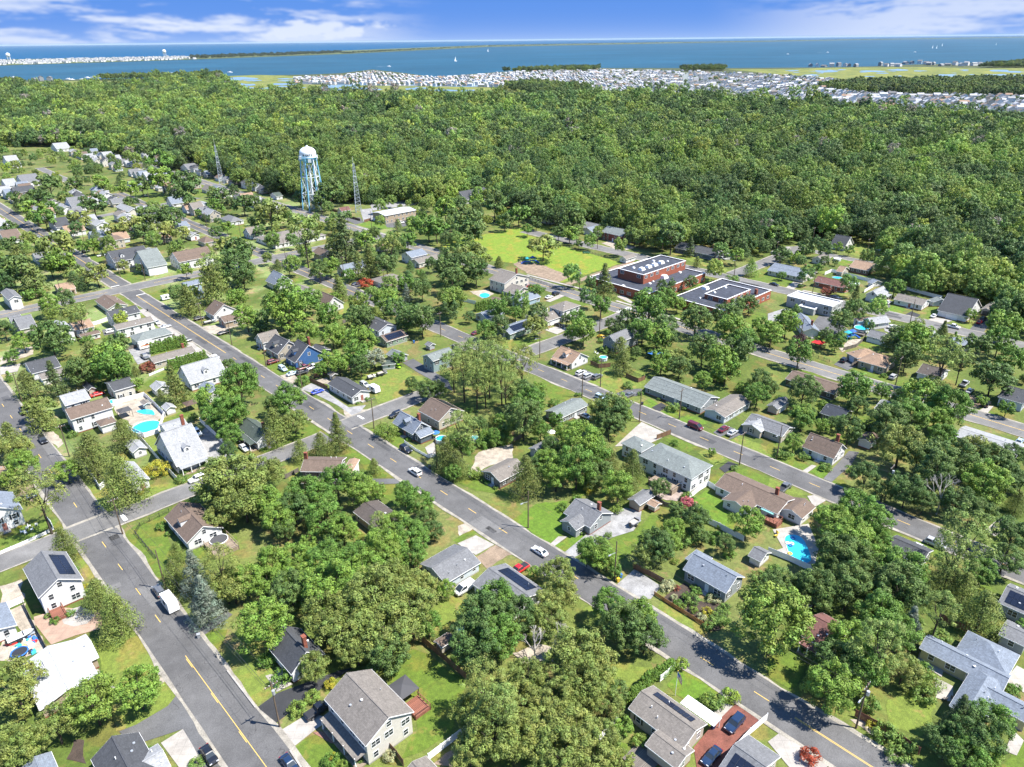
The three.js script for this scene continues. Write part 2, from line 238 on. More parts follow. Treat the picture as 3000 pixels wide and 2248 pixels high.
const YARDS = {
  1: `dry 780 520 1140 400 1260 590 1380 780 1530 980 1440 1100 1180 1260 1010 1300 880 900 850 650;paver 290 320 560 240 870 270 880 420 650 480 440 560 300 380;conc 520 320 560 270 690 230 800 270 820 310 750 380 640 405 550 380;sand 0 60 180 0 200 160 60 230 0 200;sand 80 260 210 200 390 600 160 700 0 690 0 530 180 450;asph 1530 990 1450 1090 1180 1250 1030 1310 1120 1440 1580 1290 1700 1616 1950 1616;conc 1390 1410 1580 1290 1665 1430 1760 1616 1560 1640;mulch 580 1560 640 1380 740 1400 720 1600;sand 1340 800 1400 790 1430 860 1390 900;lawn 1740 500 1900 420 1970 440 1880 600 1830 620;asph 1690 440 1960 270 2010 300 1760 480;conc 830 770 860 780 900 880 1010 930 980 945 860 900`,
  2: `dry 0 700 130 780 180 970 0 1090 -210 810;dark 0 1110 180 980 730 780 840 760 620 900 130 1270;conc 165 1330 480 1140 640 1210 520 1290 280 1480;lawn 310 1470 500 1330 850 1450 980 1600 700 1640 400 1640;lawn 1060 800 1360 600 1500 640 1820 880 1780 1050 1700 1300 1500 1450 1250 1560 1380 1300 1400 1100 1130 850;brick 490 1320 560 1310 700 1370 860 1420 840 1450 640 1410;dry 1500 260 1560 180 1720 140 1880 220 1830 330 1700 480 1560 520;dirt 1520 1600 1800 1380 1740 1616;conc 80 830 130 815 320 900 180 970`,
  3: `bright 1330 900 1440 800 1530 770 1840 960 1620 1060 1500 1060;dry 860 700 1000 720 1230 770 1100 900 1000 980 850 900 840 760;dry 1250 250 1620 470 1700 430 1280 180;red 1950 1060 2160 1190 1960 1400 1800 1640 1600 1640 1570 1450 1740 1240;conc 1740 1120 1830 1060 1910 1090 1770 1230;lawn 880 1380 1000 1420 1010 1500 880 1540;sand 0 640 200 540 360 600 330 700 100 720;lawn 80 0 300 0 300 180 200 130;dry 600 250 700 200 740 260 640 330;mulch 1280 180 1500 20 1650 180 1900 220 1800 420 1720 430`,
  4: `lawn 0 680 190 600 330 680 320 780 200 960 0 840;dry 1040 1050 1240 960 1450 1060 1400 1250 1330 1370 1050 1260;conc 1440 840 1600 920 1600 1060 1450 1020;conc 1310 620 1530 740 1500 840 1290 700;conc 0 1400 130 1300 540 1560 500 1640 200 1640;lawn 1990 1640 2060 1530 2200 1380 2300 1450 2300 1640;conc 2050 1480 2120 1300 2212 1390 2150 1520;conc 2040 880 2150 740 2260 800 2260 1000;dry 820 50 920 0 960 60 900 200;lawn 1700 60 1900 50 1950 100 1720 110;sand 690 1200 800 1210 960 1310 900 1330`,
  5: `lawn 1060 1090 1180 1000 1600 820 1700 860 1500 900 1400 1000 1480 1200 1700 1200 2040 1100 2060 1200 1700 1300 1450 1330 1400 1460 1290 1400;lawn 0 1060 430 940 560 1040 460 1080 0 1260;dry 660 1230 740 1300 850 1430 760 1460 650 1300;dry 730 680 900 640 1000 880 880 890;dry 1200 700 1300 650 1620 620 1220 790;lawn 1700 500 1790 480 1840 520 1720 550;grey 1700 240 1780 150 2000 370 2050 400 1900 480 1800 470;sand 1140 0 1400 0 1430 60 1350 110 1150 160 1080 60;dry 960 380 1060 340 1150 430 1010 470;sand 380 200 470 190 560 290 500 340;dirt 180 680 300 640 280 800 120 760;dry 1250 260 1340 230 1500 600 1540 640 1450 520;lawn 440 960 560 1000 570 1050 480 1040`,
  6: `lawn 800 320 1000 440 1210 590 1080 600 950 560 880 430 740 390;lawn 980 660 1220 650 1320 700 1180 790 1100 760;lawn 0 330 280 260 420 120 560 160 550 200 300 280 60 380;asph 880 600 1230 600 1280 640 1000 650;lawn 980 180 1080 120 1300 260 1230 340;sand 1830 580 1920 370 2212 300 2212 420 1960 520 1850 590;lawn 1620 580 1830 560 1940 640 2212 730 2212 760 1900 700;conc 1740 1160 1900 1090 2060 1170 1900 1260;dirt 1900 1270 2070 1170 2212 1250 2000 1370;lawn 1700 1130 1860 1040 1910 1050 1760 1170;sand 1740 1010 1840 970 1890 1020 1760 1100;lawn 850 1030 950 1080 900 1160 850 1130;sand 750 0 980 0 950 60 800 80;conc 1460 330 1540 280 1560 400 1500 420;dry 250 480 370 430 380 560 300 680`,
  7: `bright 0 960 200 820 480 790 430 1000 430 1090 330 1160;bright 370 1190 500 1100 680 1080 560 1180 440 1240;grey 450 1240 860 900 980 850 1120 880 1110 960 1050 1050 860 1110 500 1300;lawn 830 1130 1050 1060 1200 910 1390 900 1380 960 1250 1060 950 1300 870 1330 870 1180;bright 1560 790 1680 700 1820 780 1820 880 1980 920 1900 1040 1700 970 1600 900;conc 890 320 1050 170 1120 110 1340 210 1290 250 1160 310;lawn 1300 260 1380 230 1600 320 1520 370;dry 1600 370 1700 330 1870 430 1740 480;pink 1180 660 1280 600 1480 720 1440 800 1240 760;dark 1790 510 1870 450 1960 480 1840 550;lawn 1640 650 1790 560 1830 560 1740 650;lawn 1900 540 1970 490 2212 590 2212 680;lawn 1280 30 1390 0 1500 20 1420 80;bright 1430 90 1520 40 1700 110 1540 120;lawn 1700 180 1760 120 1840 130 1740 200;dry 1880 280 1960 220 2212 330 2212 410;asph 1740 200 1830 130 1930 170 1800 240;asph 1860 270 1980 150 2000 210;lawn 500 700 560 630 700 620 660 740 520 760;grey 900 1520 1060 1380 1290 1530 1200 1640 1000 1640;conc 335 1160 400 1100 480 1100 365 1185`,
  8: `lawn 0 300 80 300 230 410 360 490 310 530 0 420;bright 360 540 440 480 520 520 470 600;conc 300 530 380 480 420 490 340 550;asph 480 600 700 360 790 370 720 480 550 630;lawn 540 640 640 600 720 680 640 670;lawn 490 190 620 230 760 170 930 80 960 120 780 260 680 310;lawn 1060 1100 1100 1060 1280 1130 1400 1180 1540 1240 1500 1290 1380 1270 1100 1160;dry 0 590 130 640 330 740 210 740 90 690 0 660;conc 340 750 420 740 500 790 400 850;conc 40 1040 350 990 440 1200 390 1400 0 1240 130 1200;lawn 0 990 80 1030 0 1060;conc 1880 1040 2000 940 2100 1010 1960 1100`,
  9: `conc 1190 470 1280 450 1500 640 1960 960 2100 1010 1900 960 1640 800 1400 640;sand 1690 620 1850 600 2080 600 1850 680;lawn 1270 330 1530 250 1540 330 1380 390;lawn 950 140 1100 130 1330 180 1130 240 1080 220;lawn 1230 1110 1500 960 1560 1000 1300 1130;lawn 1790 900 1980 1010 1960 1040 1830 940;lawn 1330 1440 1560 1350 1700 1350 1500 1440;sand 980 1290 1250 1220 1420 1390 1180 1460 1020 1390;grey 1100 800 1300 770 1300 900 1190 940;sand 0 880 280 770 290 850 0 940;conc 0 960 180 930 150 1000 0 1030;lawn 100 1170 170 1160 250 1290 210 1330;bright 1290 860 1450 800 1480 820 1330 850;lawn 1030 370 1080 365 1230 450 1170 440;asph 880 640 980 620 990 670 900 690`,
  10: `dry 820 1040 1100 1000 1240 950 1530 1090 1400 1110 1300 1220 1060 1280 1010 1180 950 1120;asph 1260 920 1360 890 1660 1080 1700 1170 1600 1120 1400 1010;grey 380 1150 480 1100 620 1160 640 1200 800 1310 950 1290 860 1400 700 1290 520 1200;dry 710 490 800 370 850 380 1040 460 950 490 760 560;lawn 780 270 890 250 830 280;lawn 860 290 1030 270 1000 310 950 300;lawn 0 860 80 850 90 890 20 900;lawn 90 960 190 920 340 1000 180 1030;sand 210 1040 300 1010 380 1060 310 1110;sand 470 1080 620 1050 640 1110;bright 250 50 320 60 470 90 440 120;lawn 1580 570 1700 600 1860 680 1750 650;dry 2070 790 2212 710 2212 840;bright 320 200 380 195 420 220 340 235;asph 780 270 900 240 920 260 810 290;sand 1850 310 2000 290 2060 330 1950 370`,
  11: `lawn 0 740 100 730 430 690 230 770 0 840;conc 280 640 450 590 470 640 390 680;conc 290 390 420 330 460 345 330 400;lawn 560 260 700 240 720 300 590 290;lawn 960 390 1040 370 1190 400 1080 430;conc 900 350 960 340 1090 430 1000 400;lawn 1380 510 1500 480 1540 520 1470 550;bright 1560 240 1650 210 1760 200 1610 260;lawn 2010 560 2120 480 2212 500 2090 600;dry 630 1080 820 980 1170 1060 1140 1130 900 1190;asph 530 1040 620 980 760 1040 650 1090;asph 900 1190 1000 1150 1130 1150 1080 1210 960 1230;bright 1090 1270 1180 1230 1270 1280 1200 1320;bright 1290 1360 1340 1320 1480 1350 1390 1400;bright 1430 1420 1530 1370 1690 1450 1600 1475;dark 1210 1310 1290 1270 1340 1300 1270 1350;lawn 250 1080 300 1070 560 1190 480 1240 330 1240;lawn 250 910 350 960 540 1030 440 1010;lawn 330 400 470 350 690 420 620 430 430 390;lawn 740 560 900 480 910 500 800 560;dry 1020 980 1160 1010 1150 1050`,
  12: `lawn 0 170 230 220 160 280 0 220;conc 155 275 220 225 300 240 220 290;dry 400 240 700 330 650 380 560 340;lawn 820 400 960 430 900 460;bright 1010 460 1080 420 1190 460 1150 515;asph 970 460 1050 420 1060 440 1000 480;dark 1180 510 1240 480 1320 510 1280 545;lawn 1360 530 1420 420 1500 400 1400 560;conc 1370 560 1440 530 1600 560 1500 590;dry 1560 560 1620 540 1800 570 1760 640;asph 1740 640 1850 520 1930 560 1850 690;asph 440 520 550 530 700 640 550 680 420 660 380 600;grey 0 500 160 450 240 490 100 560 0 590;bright 340 700 420 680 510 720 430 770;sand 620 800 720 720 830 720 760 780 640 830;bright 770 770 850 735 1090 800 1000 835 900 810;asph 570 940 620 900 760 910 770 950 690 990;lawn 740 990 770 970 1040 1060 990 1090;lawn 1080 1100 1160 1070 1320 1100 1250 1150;lawn 390 880 440 900 540 940 420 910;lawn 250 980 350 990 590 1080 400 1040;dry 410 1250 500 1230 480 1290 420 1330;lawn 750 1400 940 1380 930 1475 800 1470;dirt 1680 1220 1780 1200 1850 1300 1800 1340;conc 1820 1340 1890 1300 1950 1300 1900 1360;lawn 1910 1360 1990 1320 2100 1360 2000 1390;grey 1000 610 1080 590 1180 620 1100 680 1010 650`,
  13: `lawn 1080 600 1230 490 1460 560 1440 640 1220 660;lawn 1670 510 1750 480 1800 560 1680 590;dry 1630 720 1720 680 1800 760 1700 810;lawn 1880 860 2100 810 2200 920 2120 980 1990 910;lawn 720 1100 830 1060 930 1100 860 1150`,
  14: `lawn 260 1130 330 1110 470 1180 440 1210;bright 330 740 440 770 520 800 400 810;bright 870 830 980 790 1190 850 1010 870;asph 730 760 900 760 930 800 860 820;field 1600 1010 1740 940 2000 900 2260 850 2360 880 2260 1160 2010 1130 1800 1050;asph 1110 800 1380 740 1430 790 1240 850 1130 845;grey 900 690 1000 680 1020 780 930 800;grey 980 640 1400 600 1420 640 1010 700`,
  15: `field 0 370 160 420 450 510 640 560 950 650 430 820 100 700 0 640;dirt 10 660 90 630 300 680 510 770 400 820 130 740;dirt 450 830 720 740 980 650 1060 640 1050 660 500 840;dry 1380 570 1500 560 1900 720 1830 735 1600 660;lawn 2000 810 2212 700 2212 830 2100 850;sand 770 480 850 460 950 500 900 530;lawn 200 350 300 320 390 360 330 385;sand 870 520 960 495 1080 510 1000 540`,
  16: `lawn 390 500 460 490 540 550 470 560;dry 720 480 930 490 1000 620 840 610 640 560;bright 540 600 600 590 760 640 640 680;dry 700 760 950 770 900 810;dry 260 670 520 720 480 750;grey 150 510 260 510 250 590 180 580`,
};
const yardPolys = [];
{
  let lift = 0;
  for (const [t, list] of Object.entries(YARDS)) for (const item of list.split(';')) {
    const w = item.split(' '), kind = w[0], pts = []; for (let i = 1; i < w.length; i += 2) pts.push(T(+t, +w[i], +w[i + 1]));
    // soften the outline: split edges and let grass edges wander a little
    const soft = /lawn|bright|dry|field|sand|dirt|mulch|pink/.test(kind), out = [];
    pts.forEach((p, i) => { const q = pts[(i + 1) % pts.length], n = Math.max(1, Math.round(p.distanceTo(q) / 1.6)); for (let k = 0; k < n; k++) { const s = p.clone().lerp(q, k / n); if (soft) { s.x += (fbm(s.x / 2.2, s.z / 2.2 + 9, 2) - 0.5) * 1.5; s.z += (fbm(s.x / 2.2 + 30, s.z / 2.2, 2) - 0.5) * 1.5; } out.push(s); } });
    yardPolys.push({ kind, pts }); lift = (lift + 0.0007) % 0.004;
    structure(GN[kind], sheet(out, LAY[kind] + lift), GM[kind]);
  }
}
// ---------- streets ----------
const roadMat = mat('road_asphalt', { color: lin(0.200, 0.196, 0.194), map: TX.asphalt, roughness: 0.88 }), roadPale = mat('worn_asphalt', { color: lin(0.285, 0.278, 0.268), map: TX.asphalt, roughness: 0.9 }), shoulder = mat('sandy_shoulder', { color: lin(0.44, 0.405, 0.34), map: TX.gravel, roughness: 1 }), yellow = mat('yellow_paint', { color: lin(0.66, 0.43, 0.10), roughness: 0.7 }), white = mat('white_paint', { color: lin(0.72, 0.72, 0.70), roughness: 0.7 });
const ROADS = [];
function road(a, b, w, before, after, o = {}) { // through two points, run on before and after (m)
  const d = b.clone().sub(a).setY(0), L = d.length(); d.normalize();
  const s = a.clone().addScaledVector(d, -before), len = L + before + after, n = v3(-d.z, 0, d.x);
  const strip = (half, y, rough) => { const l = [], r = []; const N = Math.ceil(len / 3); for (let i = 0; i <= N; i++) { const c = s.clone().addScaledVector(d, len * i / N), j = rough * (fbm(i * 0.35, y * 100 + a.x, 3) - 0.5), k = rough * (fbm(i * 0.35 + 70, a.z, 3) - 0.5); l.push(c.clone().addScaledVector(n, half + j)); r.push(c.clone().addScaledVector(n, -half - k)); } return sheet([...l, ...r.reverse()], y); };
  structure('road_shoulder', strip(w / 2 + 0.75, (o.y ?? 0.1) - 0.004, 1.7), shoulder);
  structure('road', strip(w / 2, (o.y ?? 0.1) + 0.008, 0.35), o.pale ? roadPale : roadMat);
  ROADS.push({ s, d, n, len, w });
  const lines = [];
  const mark = (p0, p1, off, hw) => { const A = s.clone().addScaledVector(d, p0), B = s.clone().addScaledVector(d, p1); lines.push(sheet([A.clone().addScaledVector(n, off - hw), A.clone().addScaledVector(n, off + hw), B.clone().addScaledVector(n, off + hw), B.clone().addScaledVector(n, off - hw)].reverse(), (o.y ?? 0.1) + 0.02)); };
  const al = (q) => typeof q === 'number' ? q : T(...q).sub(s).dot(d);
  for (const [f0, t0, kind] of o.marks || []) {
    const f = Math.max(0, al(f0)), t = Math.min(len, al(t0));
    if (kind === 'one') { mark(f, t, -0.1, 0.06); structure('centre_line', lines.pop(), yellow); for (let q = f + 1; q < t; q += 12.2) { mark(q, q + 3.2, 0.13, 0.06); structure('lane_dash', lines.pop(), yellow); } }
    else if (kind === 'dash') for (let q = f; q < t - 3; q += 12.2) structure('lane_dash', (mark(q, q + 3.2, 0, 0.075), lines.pop()), yellow);
    else { mark(f, Math.min(t, len), -0.12, 0.055); structure('centre_line', lines.pop(), yellow); mark(f, Math.min(t, len), 0.12, 0.055); structure('centre_line', lines.pop(), yellow); }
  }
}
road(T(5, 150, 140), T(1, 2150, 1420), 9.3, 120, 90, { marks: [[[5, -560, -860], [1, 1515, 585], 'dash'], [[1, 1575, 670], 500, 'one']] });
road(T(13, 700, 1130), T(3, 1310, 465), 8.8, 330, 150, { marks: [[0, [9, 1000, 240], 'solid'], [[9, 1180, 345], [9, 1950, 840], 'solid'], [[9, 2010, 880], [4, 180, 1150], 'dash'], [[4, 240, 1180], 2000, 'solid']] });
road(T(10, 450, 150), T(8, 1440, 1090), 8.4, 330, 160, { marks: [[0, [10, 1040, 405], 'solid'], [[10, 1590, 632], 2000, 'dash']] });
road(T(14, 550, 760), T(12, 1870, 1410), 9.6, 560, 120, { pale: 1, marks: [[0, 1400, 'solid']] });
road(T(15, 400, 440), T(12, 1700, 660), 9, 30, 60, { pale: 1, y: 0.104 });
const across = (u, v0, v1, w, o) => road(uv(u, v0), uv(u, v1), w, 0, 0, { y: 0.126, ...o });
{
  const at = (t, x, y) => toUV(T(t, x, y)), c1 = at(5, 1050, 920), c2 = at(6, 560, 260), d1 = at(9, 200, 500), d2 = at(14, 520, 1010), g1 = at(11, 700, 620), i1 = at(15, 2150, 660);
  across(c1[0], -70, c1[1] - 3.5, 7.4, { pale: 1 }); across((c1[0] + c2[0]) / 2, c1[1] - 3, at(6, 900, 130)[1] - 12, 7.2, { pale: 1, y: 0.128 }); across(at(10, 1250, 1280)[0], at(6, 900, 130)[1] - 4, at(10, 1560, 1150)[1], 7.2, { pale: 1 });
  across((d1[0] + d2[0]) / 2, -120, 262, 11, { pale: 1, marks: [[0, 215, 'solid'], [238, 292, 'solid'], [318, 372, 'solid']] });
  across(g1[0], at(11, 150, 850)[1], 258, 8, { pale: 1 }); across(i1[0], 345, 425, 8, { pale: 1 });
  road(T(16, 480, 570), T(16, 1090, 695), 6, 20, 5, { pale: 1, y: 0.132 });
  road(T(13, 380, 350), T(13, 500, 405), 7, 20, 60, { pale: 1, y: 0.134 }); road(T(13, 1130, 275), T(13, 1300, 340), 7, 30, 30, { pale: 1, y: 0.136 }); road(T(13, 1180, 690), T(13, 1420, 645), 7, 60, 30, { pale: 1, y: 0.138 });
  const quad = (u0, u1, v0, v1, y = 0.152) => structure('stop_line', sheet([uv(u0, v0), uv(u1, v0), uv(u1, v1), uv(u0, v1)], y), white);
  // crossing by the school, stop bars at the side streets
  const [xu, xv] = at(11, 975, 470); for (let k = 0; k < 9; k++) { const o = structure('crossing_bar', sheet([uv(xu + 1.5, xv - 4.5 + k), uv(xu - 1.5, xv - 4.5 + k), uv(xu - 1.5, xv - 4 + k), uv(xu + 1.5, xv - 4 + k)].reverse(), 0.153), white); o.material = white; }
  quad(c1[0] - 0.2, c1[0] + 3.2, at(5, 1050, 925)[1] - 0.3, at(5, 1050, 925)[1] + 0.7); quad(at(6, 915, 85)[0] - 3, at(6, 915, 85)[0] + 0.4, at(6, 915, 85)[1], at(6, 915, 85)[1] + 0.8, 0.155); quad(at(9, 990, 262)[0], at(9, 990, 262)[0] + 0.8, at(9, 990, 262)[1] - 2, at(9, 990, 262)[1] + 2.2, 0.154); quad(at(9, 1210, 335)[0], at(9, 1210, 335)[0] + 0.7, at(9, 1210, 335)[1] - 2, at(9, 1210, 335)[1] + 2.4, 0.154);
  // pavements beside the school road
  for (const [t, x0, y0, x1, y1] of [[11, 130, 165, 730, 320], [11, 900, 390, 1480, 560], [14, 870, 840, 1230, 940], [12, 300, 300, 640, 370]]) { const a = T(t, x0, y0), b = T(t, x1, y1), n = V.clone().multiplyScalar(0.8); structure('pavement', sheet([a.clone().sub(n), b.clone().sub(n), b.clone().add(n), a.clone().add(n)], 0.17), GM.conc); }
}
// repair patches and iron covers in the asphalt
{ const R = rng(61), iron = mat('iron_cover', { color: lin(0.09, 0.085, 0.08), roughness: 0.6 }), pm = mat('asphalt_patch', { color: lin(0.135, 0.135, 0.138), map: TX.asphalt, roughness: 0.9 }), pm2 = mat('asphalt_patch_pale', { color: lin(0.27, 0.265, 0.258), map: TX.asphalt, roughness: 0.9 });
  ROADS.slice(0, 5).forEach((r, ri) => { for (let k = 0; k < 34; k++) { const a = R() * r.len, o = (R() - 0.5) * (r.w - 2.5), l = 0.8 + R() * 5, w = 0.4 + R() * 1.1, c = r.s.clone().addScaledVector(r.d, a).addScaledVector(r.n, o); if (c.length() > 420) continue; if (k % 4 === 0) { const m = sh(new THREE.Mesh(new THREE.CylinderGeometry(0.36, 0.36, 0.02, 16), iron)); m.position.copy(c).setY(0.125); top(m, 'manhole_cover'); tag(m, 'round iron manhole cover set in the street', 'manhole', 'manhole covers in the streets'); continue; } structure('asphalt_patch', sheet([c.clone().addScaledVector(r.d, -l).addScaledVector(r.n, -w), c.clone().addScaledVector(r.d, l).addScaledVector(r.n, -w * (0.8 + R() * 0.4)), c.clone().addScaledVector(r.d, l * (0.9 + 0.2 * R())).addScaledVector(r.n, w), c.clone().addScaledVector(r.d, -l).addScaledVector(r.n, w)].reverse(), 0.113 + ri * 0.0003), R() < 0.55 ? pm : pm2); } }); }
const onRoad = (p, m = 0) => ROADS.some((r) => { const q = p.clone().sub(r.s), t = q.dot(r.d); return t > -m && t < r.len + m && Math.abs(q.dot(r.n)) < r.w / 2 + m; });
const inPoly = (p, pts) => { let c = false; for (let i = 0, j = pts.length - 1; i < pts.length; j = i++) { const a = pts[i], b = pts[j]; if ((a.z > p.z) !== (b.z > p.z) && p.x < (b.x - a.x) * (p.z - a.z) / (b.z - a.z) + a.x) c = !c; } return c; };
// ---------- houses ----------
const LAND = [];   // landmarks for labels: {p, nick}
const FOOT = [];   // footprints {p, r}
const winGeo = {};
function windowGeo(w, h) {
  const k = w + '_' + h; if (winGeo[k]) return winGeo[k];
  const f = new Geo(), t = 0.09; f.box(-w / 2 - t, w / 2 + t, -h / 2 - t, -h / 2, -0.01, 0.06); f.box(-w / 2 - t, w / 2 + t, h / 2, h / 2 + t, -0.01, 0.06); f.box(-w / 2 - t, -w / 2, -h / 2, h / 2, -0.01, 0.06); f.box(w / 2, w / 2 + t, -h / 2, h / 2, -0.01, 0.06); f.box(-w / 2, w / 2, -0.025, 0.025, -0.01, 0.05); if (w > 1.3) f.box(-0.04, 0.04, -h / 2, h / 2, -0.01, 0.05);
  return winGeo[k] = { frame: f.get(), pane: boxGeo(-w / 2, w / 2, -h / 2, h / 2, 0, 0.03) };
}
const doorGeo = new Geo().box(-0.5, 0.5, 0.15, 2.2, -0.01, 0.06).get(), knobGeo = boxGeo(0.34, 0.42, 1.1, 1.2, 0.06, 0.12), ventGeo = new THREE.CylinderGeometry(0.09, 0.09, 0.7, 8), capGeo = new THREE.CylinderGeometry(0.22, 0.22, 0.18, 10);
function garageDoorGeo(w) { return winGeo['gd' + w] ??= (() => { const g = new Geo(); for (let k = 0; k < 4; k++) g.box(-w / 2, w / 2, 0.05 + k * 0.53, 0.05 + k * 0.53 + 0.5, -0.01, 0.05); g.box(-w / 2, w / 2, 0.05, 2.15, -0.01, 0.02); return g.get(); })(); }
function frame(t, q, e) {   // three eave corners in the photo -> box on the ground
  const a = T(t, q[0], q[1], e), b = T(t, q[2], q[3], e), c = T(t, q[4], q[5], e);
  let d = b.clone().sub(a).setY(0), ang = Math.atan2(d.z, d.x), k = Math.round((ang - GRID) / (Math.PI / 2)), s = GRID + k * Math.PI / 2;
  if (Math.abs(ang - s) < 0.32) ang = s;
  const e1 = v3(Math.cos(ang), 0, Math.sin(ang)), L = Math.max(2, d.dot(e1)); let n = v3(-e1.z, 0, e1.x), W = c.clone().sub(b).dot(n); if (W < 0) { n.negate(); W = -W; } W = Math.max(2, W);
  const mid = a.clone().add(b).multiplyScalar(0.5).addScaledVector(n, W / 2).setY(0);
  return { mid, e1, n, L, W };
}
function volume(parent, rel, L, W, e, o, roof, wall) {  // L along the ridge (local x), W across
  const mk = (name, g, m) => part(parent, name, g, m, rel), ov = o.flat ? 0 : 0.38, l = L / 2 - ov, w = W / 2 - ov, rise = o.rise, wm = wallMat(wall), g = new Geo();
  const eW = e - 0.06, hw = W / 2, hl = L / 2, hi = e + rise, th = 0.16;
  if (o.flat) {
    g.box(-hl, hl, 0, e, -hw, hw, 't'); mk('wall', g.get(), wm);
    mk('roof', boxGeo(-hl + 0.3, hl - 0.3, e - 0.9, e - 0.35, -hw + 0.3, hw - 0.3), o.white ? roofMat('wh') : M.flat);
    const p = new Geo(); p.box(-hl - 0.12, hl + 0.12, e - 0.02, e + 0.16, -hw - 0.12, -hw + 0.34); p.box(-hl - 0.12, hl + 0.12, e - 0.02, e + 0.16, hw - 0.34, hw + 0.12); p.box(-hl - 0.12, -hl + 0.34, e - 0.02, e + 0.16, -hw + 0.34, hw - 0.34); p.box(hl - 0.34, hl + 0.12, e - 0.02, e + 0.16, -hw + 0.34, hw - 0.34); mk('parapet', p.get(), M.trim);
  } else {
    const tip = (z) => e + rise * (1 - Math.abs(z) / hw);
    g.box(-l, l, 0.35, eW, -w, w, 'tb');
    if (!o.hip) for (const s of [-1, 1]) { const a = [v3(s * l, eW, -s * -w), v3(s * l, eW, s * -w), v3(s * l, tip(0) - 0.12, 0)]; g.face(s > 0 ? [v3(l, eW, w), v3(l, eW, -w), v3(l, hi - 0.14, 0)] : [v3(-l, eW, -w), v3(-l, eW, w), v3(-l, hi - 0.14, 0)]); }
    mk('wall', g.get(), wm); mk('foundation', boxGeo(-l + 0.02, l - 0.02, -0.1, 0.35, -w + 0.02, w - 0.02), o.brickbase ? M.brick : M.conc);
    const r = new Geo(), f = new Geo();
    if (o.hip) {
      const rl = Math.max(0.05, hl - hw * 0.95), R = [v3(-rl, hi, 0), v3(rl, hi, 0)], E = [v3(-hl, e, hw), v3(hl, e, hw), v3(hl, e, -hw), v3(-hl, e, -hw)], B = E.map((q) => q.clone().setY(e - th));
      r.face([E[0], E[1], R[1], R[0]]); r.face([E[2], E[3], R[0], R[1]]); r.face([E[1], E[2], R[1]]); r.face([E[3], E[0], R[0]]); r.face([B[3], B[2], B[1], B[0]]);
      for (let i = 0; i < 4; i++) { const j = (i + 1) % 4; r.face([B[i], B[j], E[j], E[i]]); }
      const y0 = e - th - 0.04, y1 = e - 0.02, t = 0.03; f.box(-hl - t, hl + t, y0, y1, hw, hw + t); f.box(-hl - t, hl + t, y0, y1, -hw - t, -hw); f.box(-hl - t, -hl, y0, y1, -hw, hw); f.box(hl, hl + t, y0, y1, -hw, hw);
    } else {
      for (const s of [-1, 1]) { const q = [v3(-hl, e, s * hw), v3(hl, e, s * hw), v3(hl, hi, 0), v3(-hl, hi, 0)]; if (s < 0) q.reverse(); r.face(q); const b = q.map((p) => p.clone().setY(p.y - th)); r.face(b.slice().reverse()); }
      for (const s of [-1, 1]) { const x = s * hl; for (const z of [-1, 1]) { const q = [v3(x, e - th, z * hw), v3(x, hi - th, 0), v3(x, hi, 0), v3(x, e, z * hw)]; r.face(s * z > 0 ? q : q.reverse()); } }
      for (const s of [-1, 1]) { const q = [v3(-hl, e - th, s * hw), v3(hl, e - th, s * hw), v3(hl, e, s * hw), v3(-hl, e, s * hw)]; r.face(s > 0 ? q : q.reverse()); }
      for (const s of [-1, 1]) f.box(-hl, hl, e - th - 0.06, e - 0.03, s > 0 ? hw : -hw - 0.05, s > 0 ? hw + 0.05 : -hw);
      for (const x of [-1, 1]) for (const s of [-1, 1]) f.loft(...[0, 0.04].map((k) => { const X = x * (hl + k); const q = [v3(X, e - th - 0.08, s * hw), v3(X, hi - th - 0.08, 0), v3(X, hi - 0.03, 0), v3(X, e - 0.03, s * hw)]; return x * s < 0 ? q : q.reverse(); }));
    }
    const rm = mk('roof', r.get(), roofMat(roof)); mk('fascia', f.get(), M.trim);
    if (!o.hip) part(rm, 'ridge_cap', new Geo().bar(v3(-hl, hi + 0.01, 0), v3(hl, hi + 0.01, 0), 0.3, 0.06).get(), roofMat(roof));
    parent.userData.lastRoof = rm;
  }
  return { l, w };
}
const mx = (x, y, z, ry = 0) => new THREE.Matrix4().makeRotationY(ry).setPosition(x, y, z);
let lastHouse = null;
const HOUSES = [];
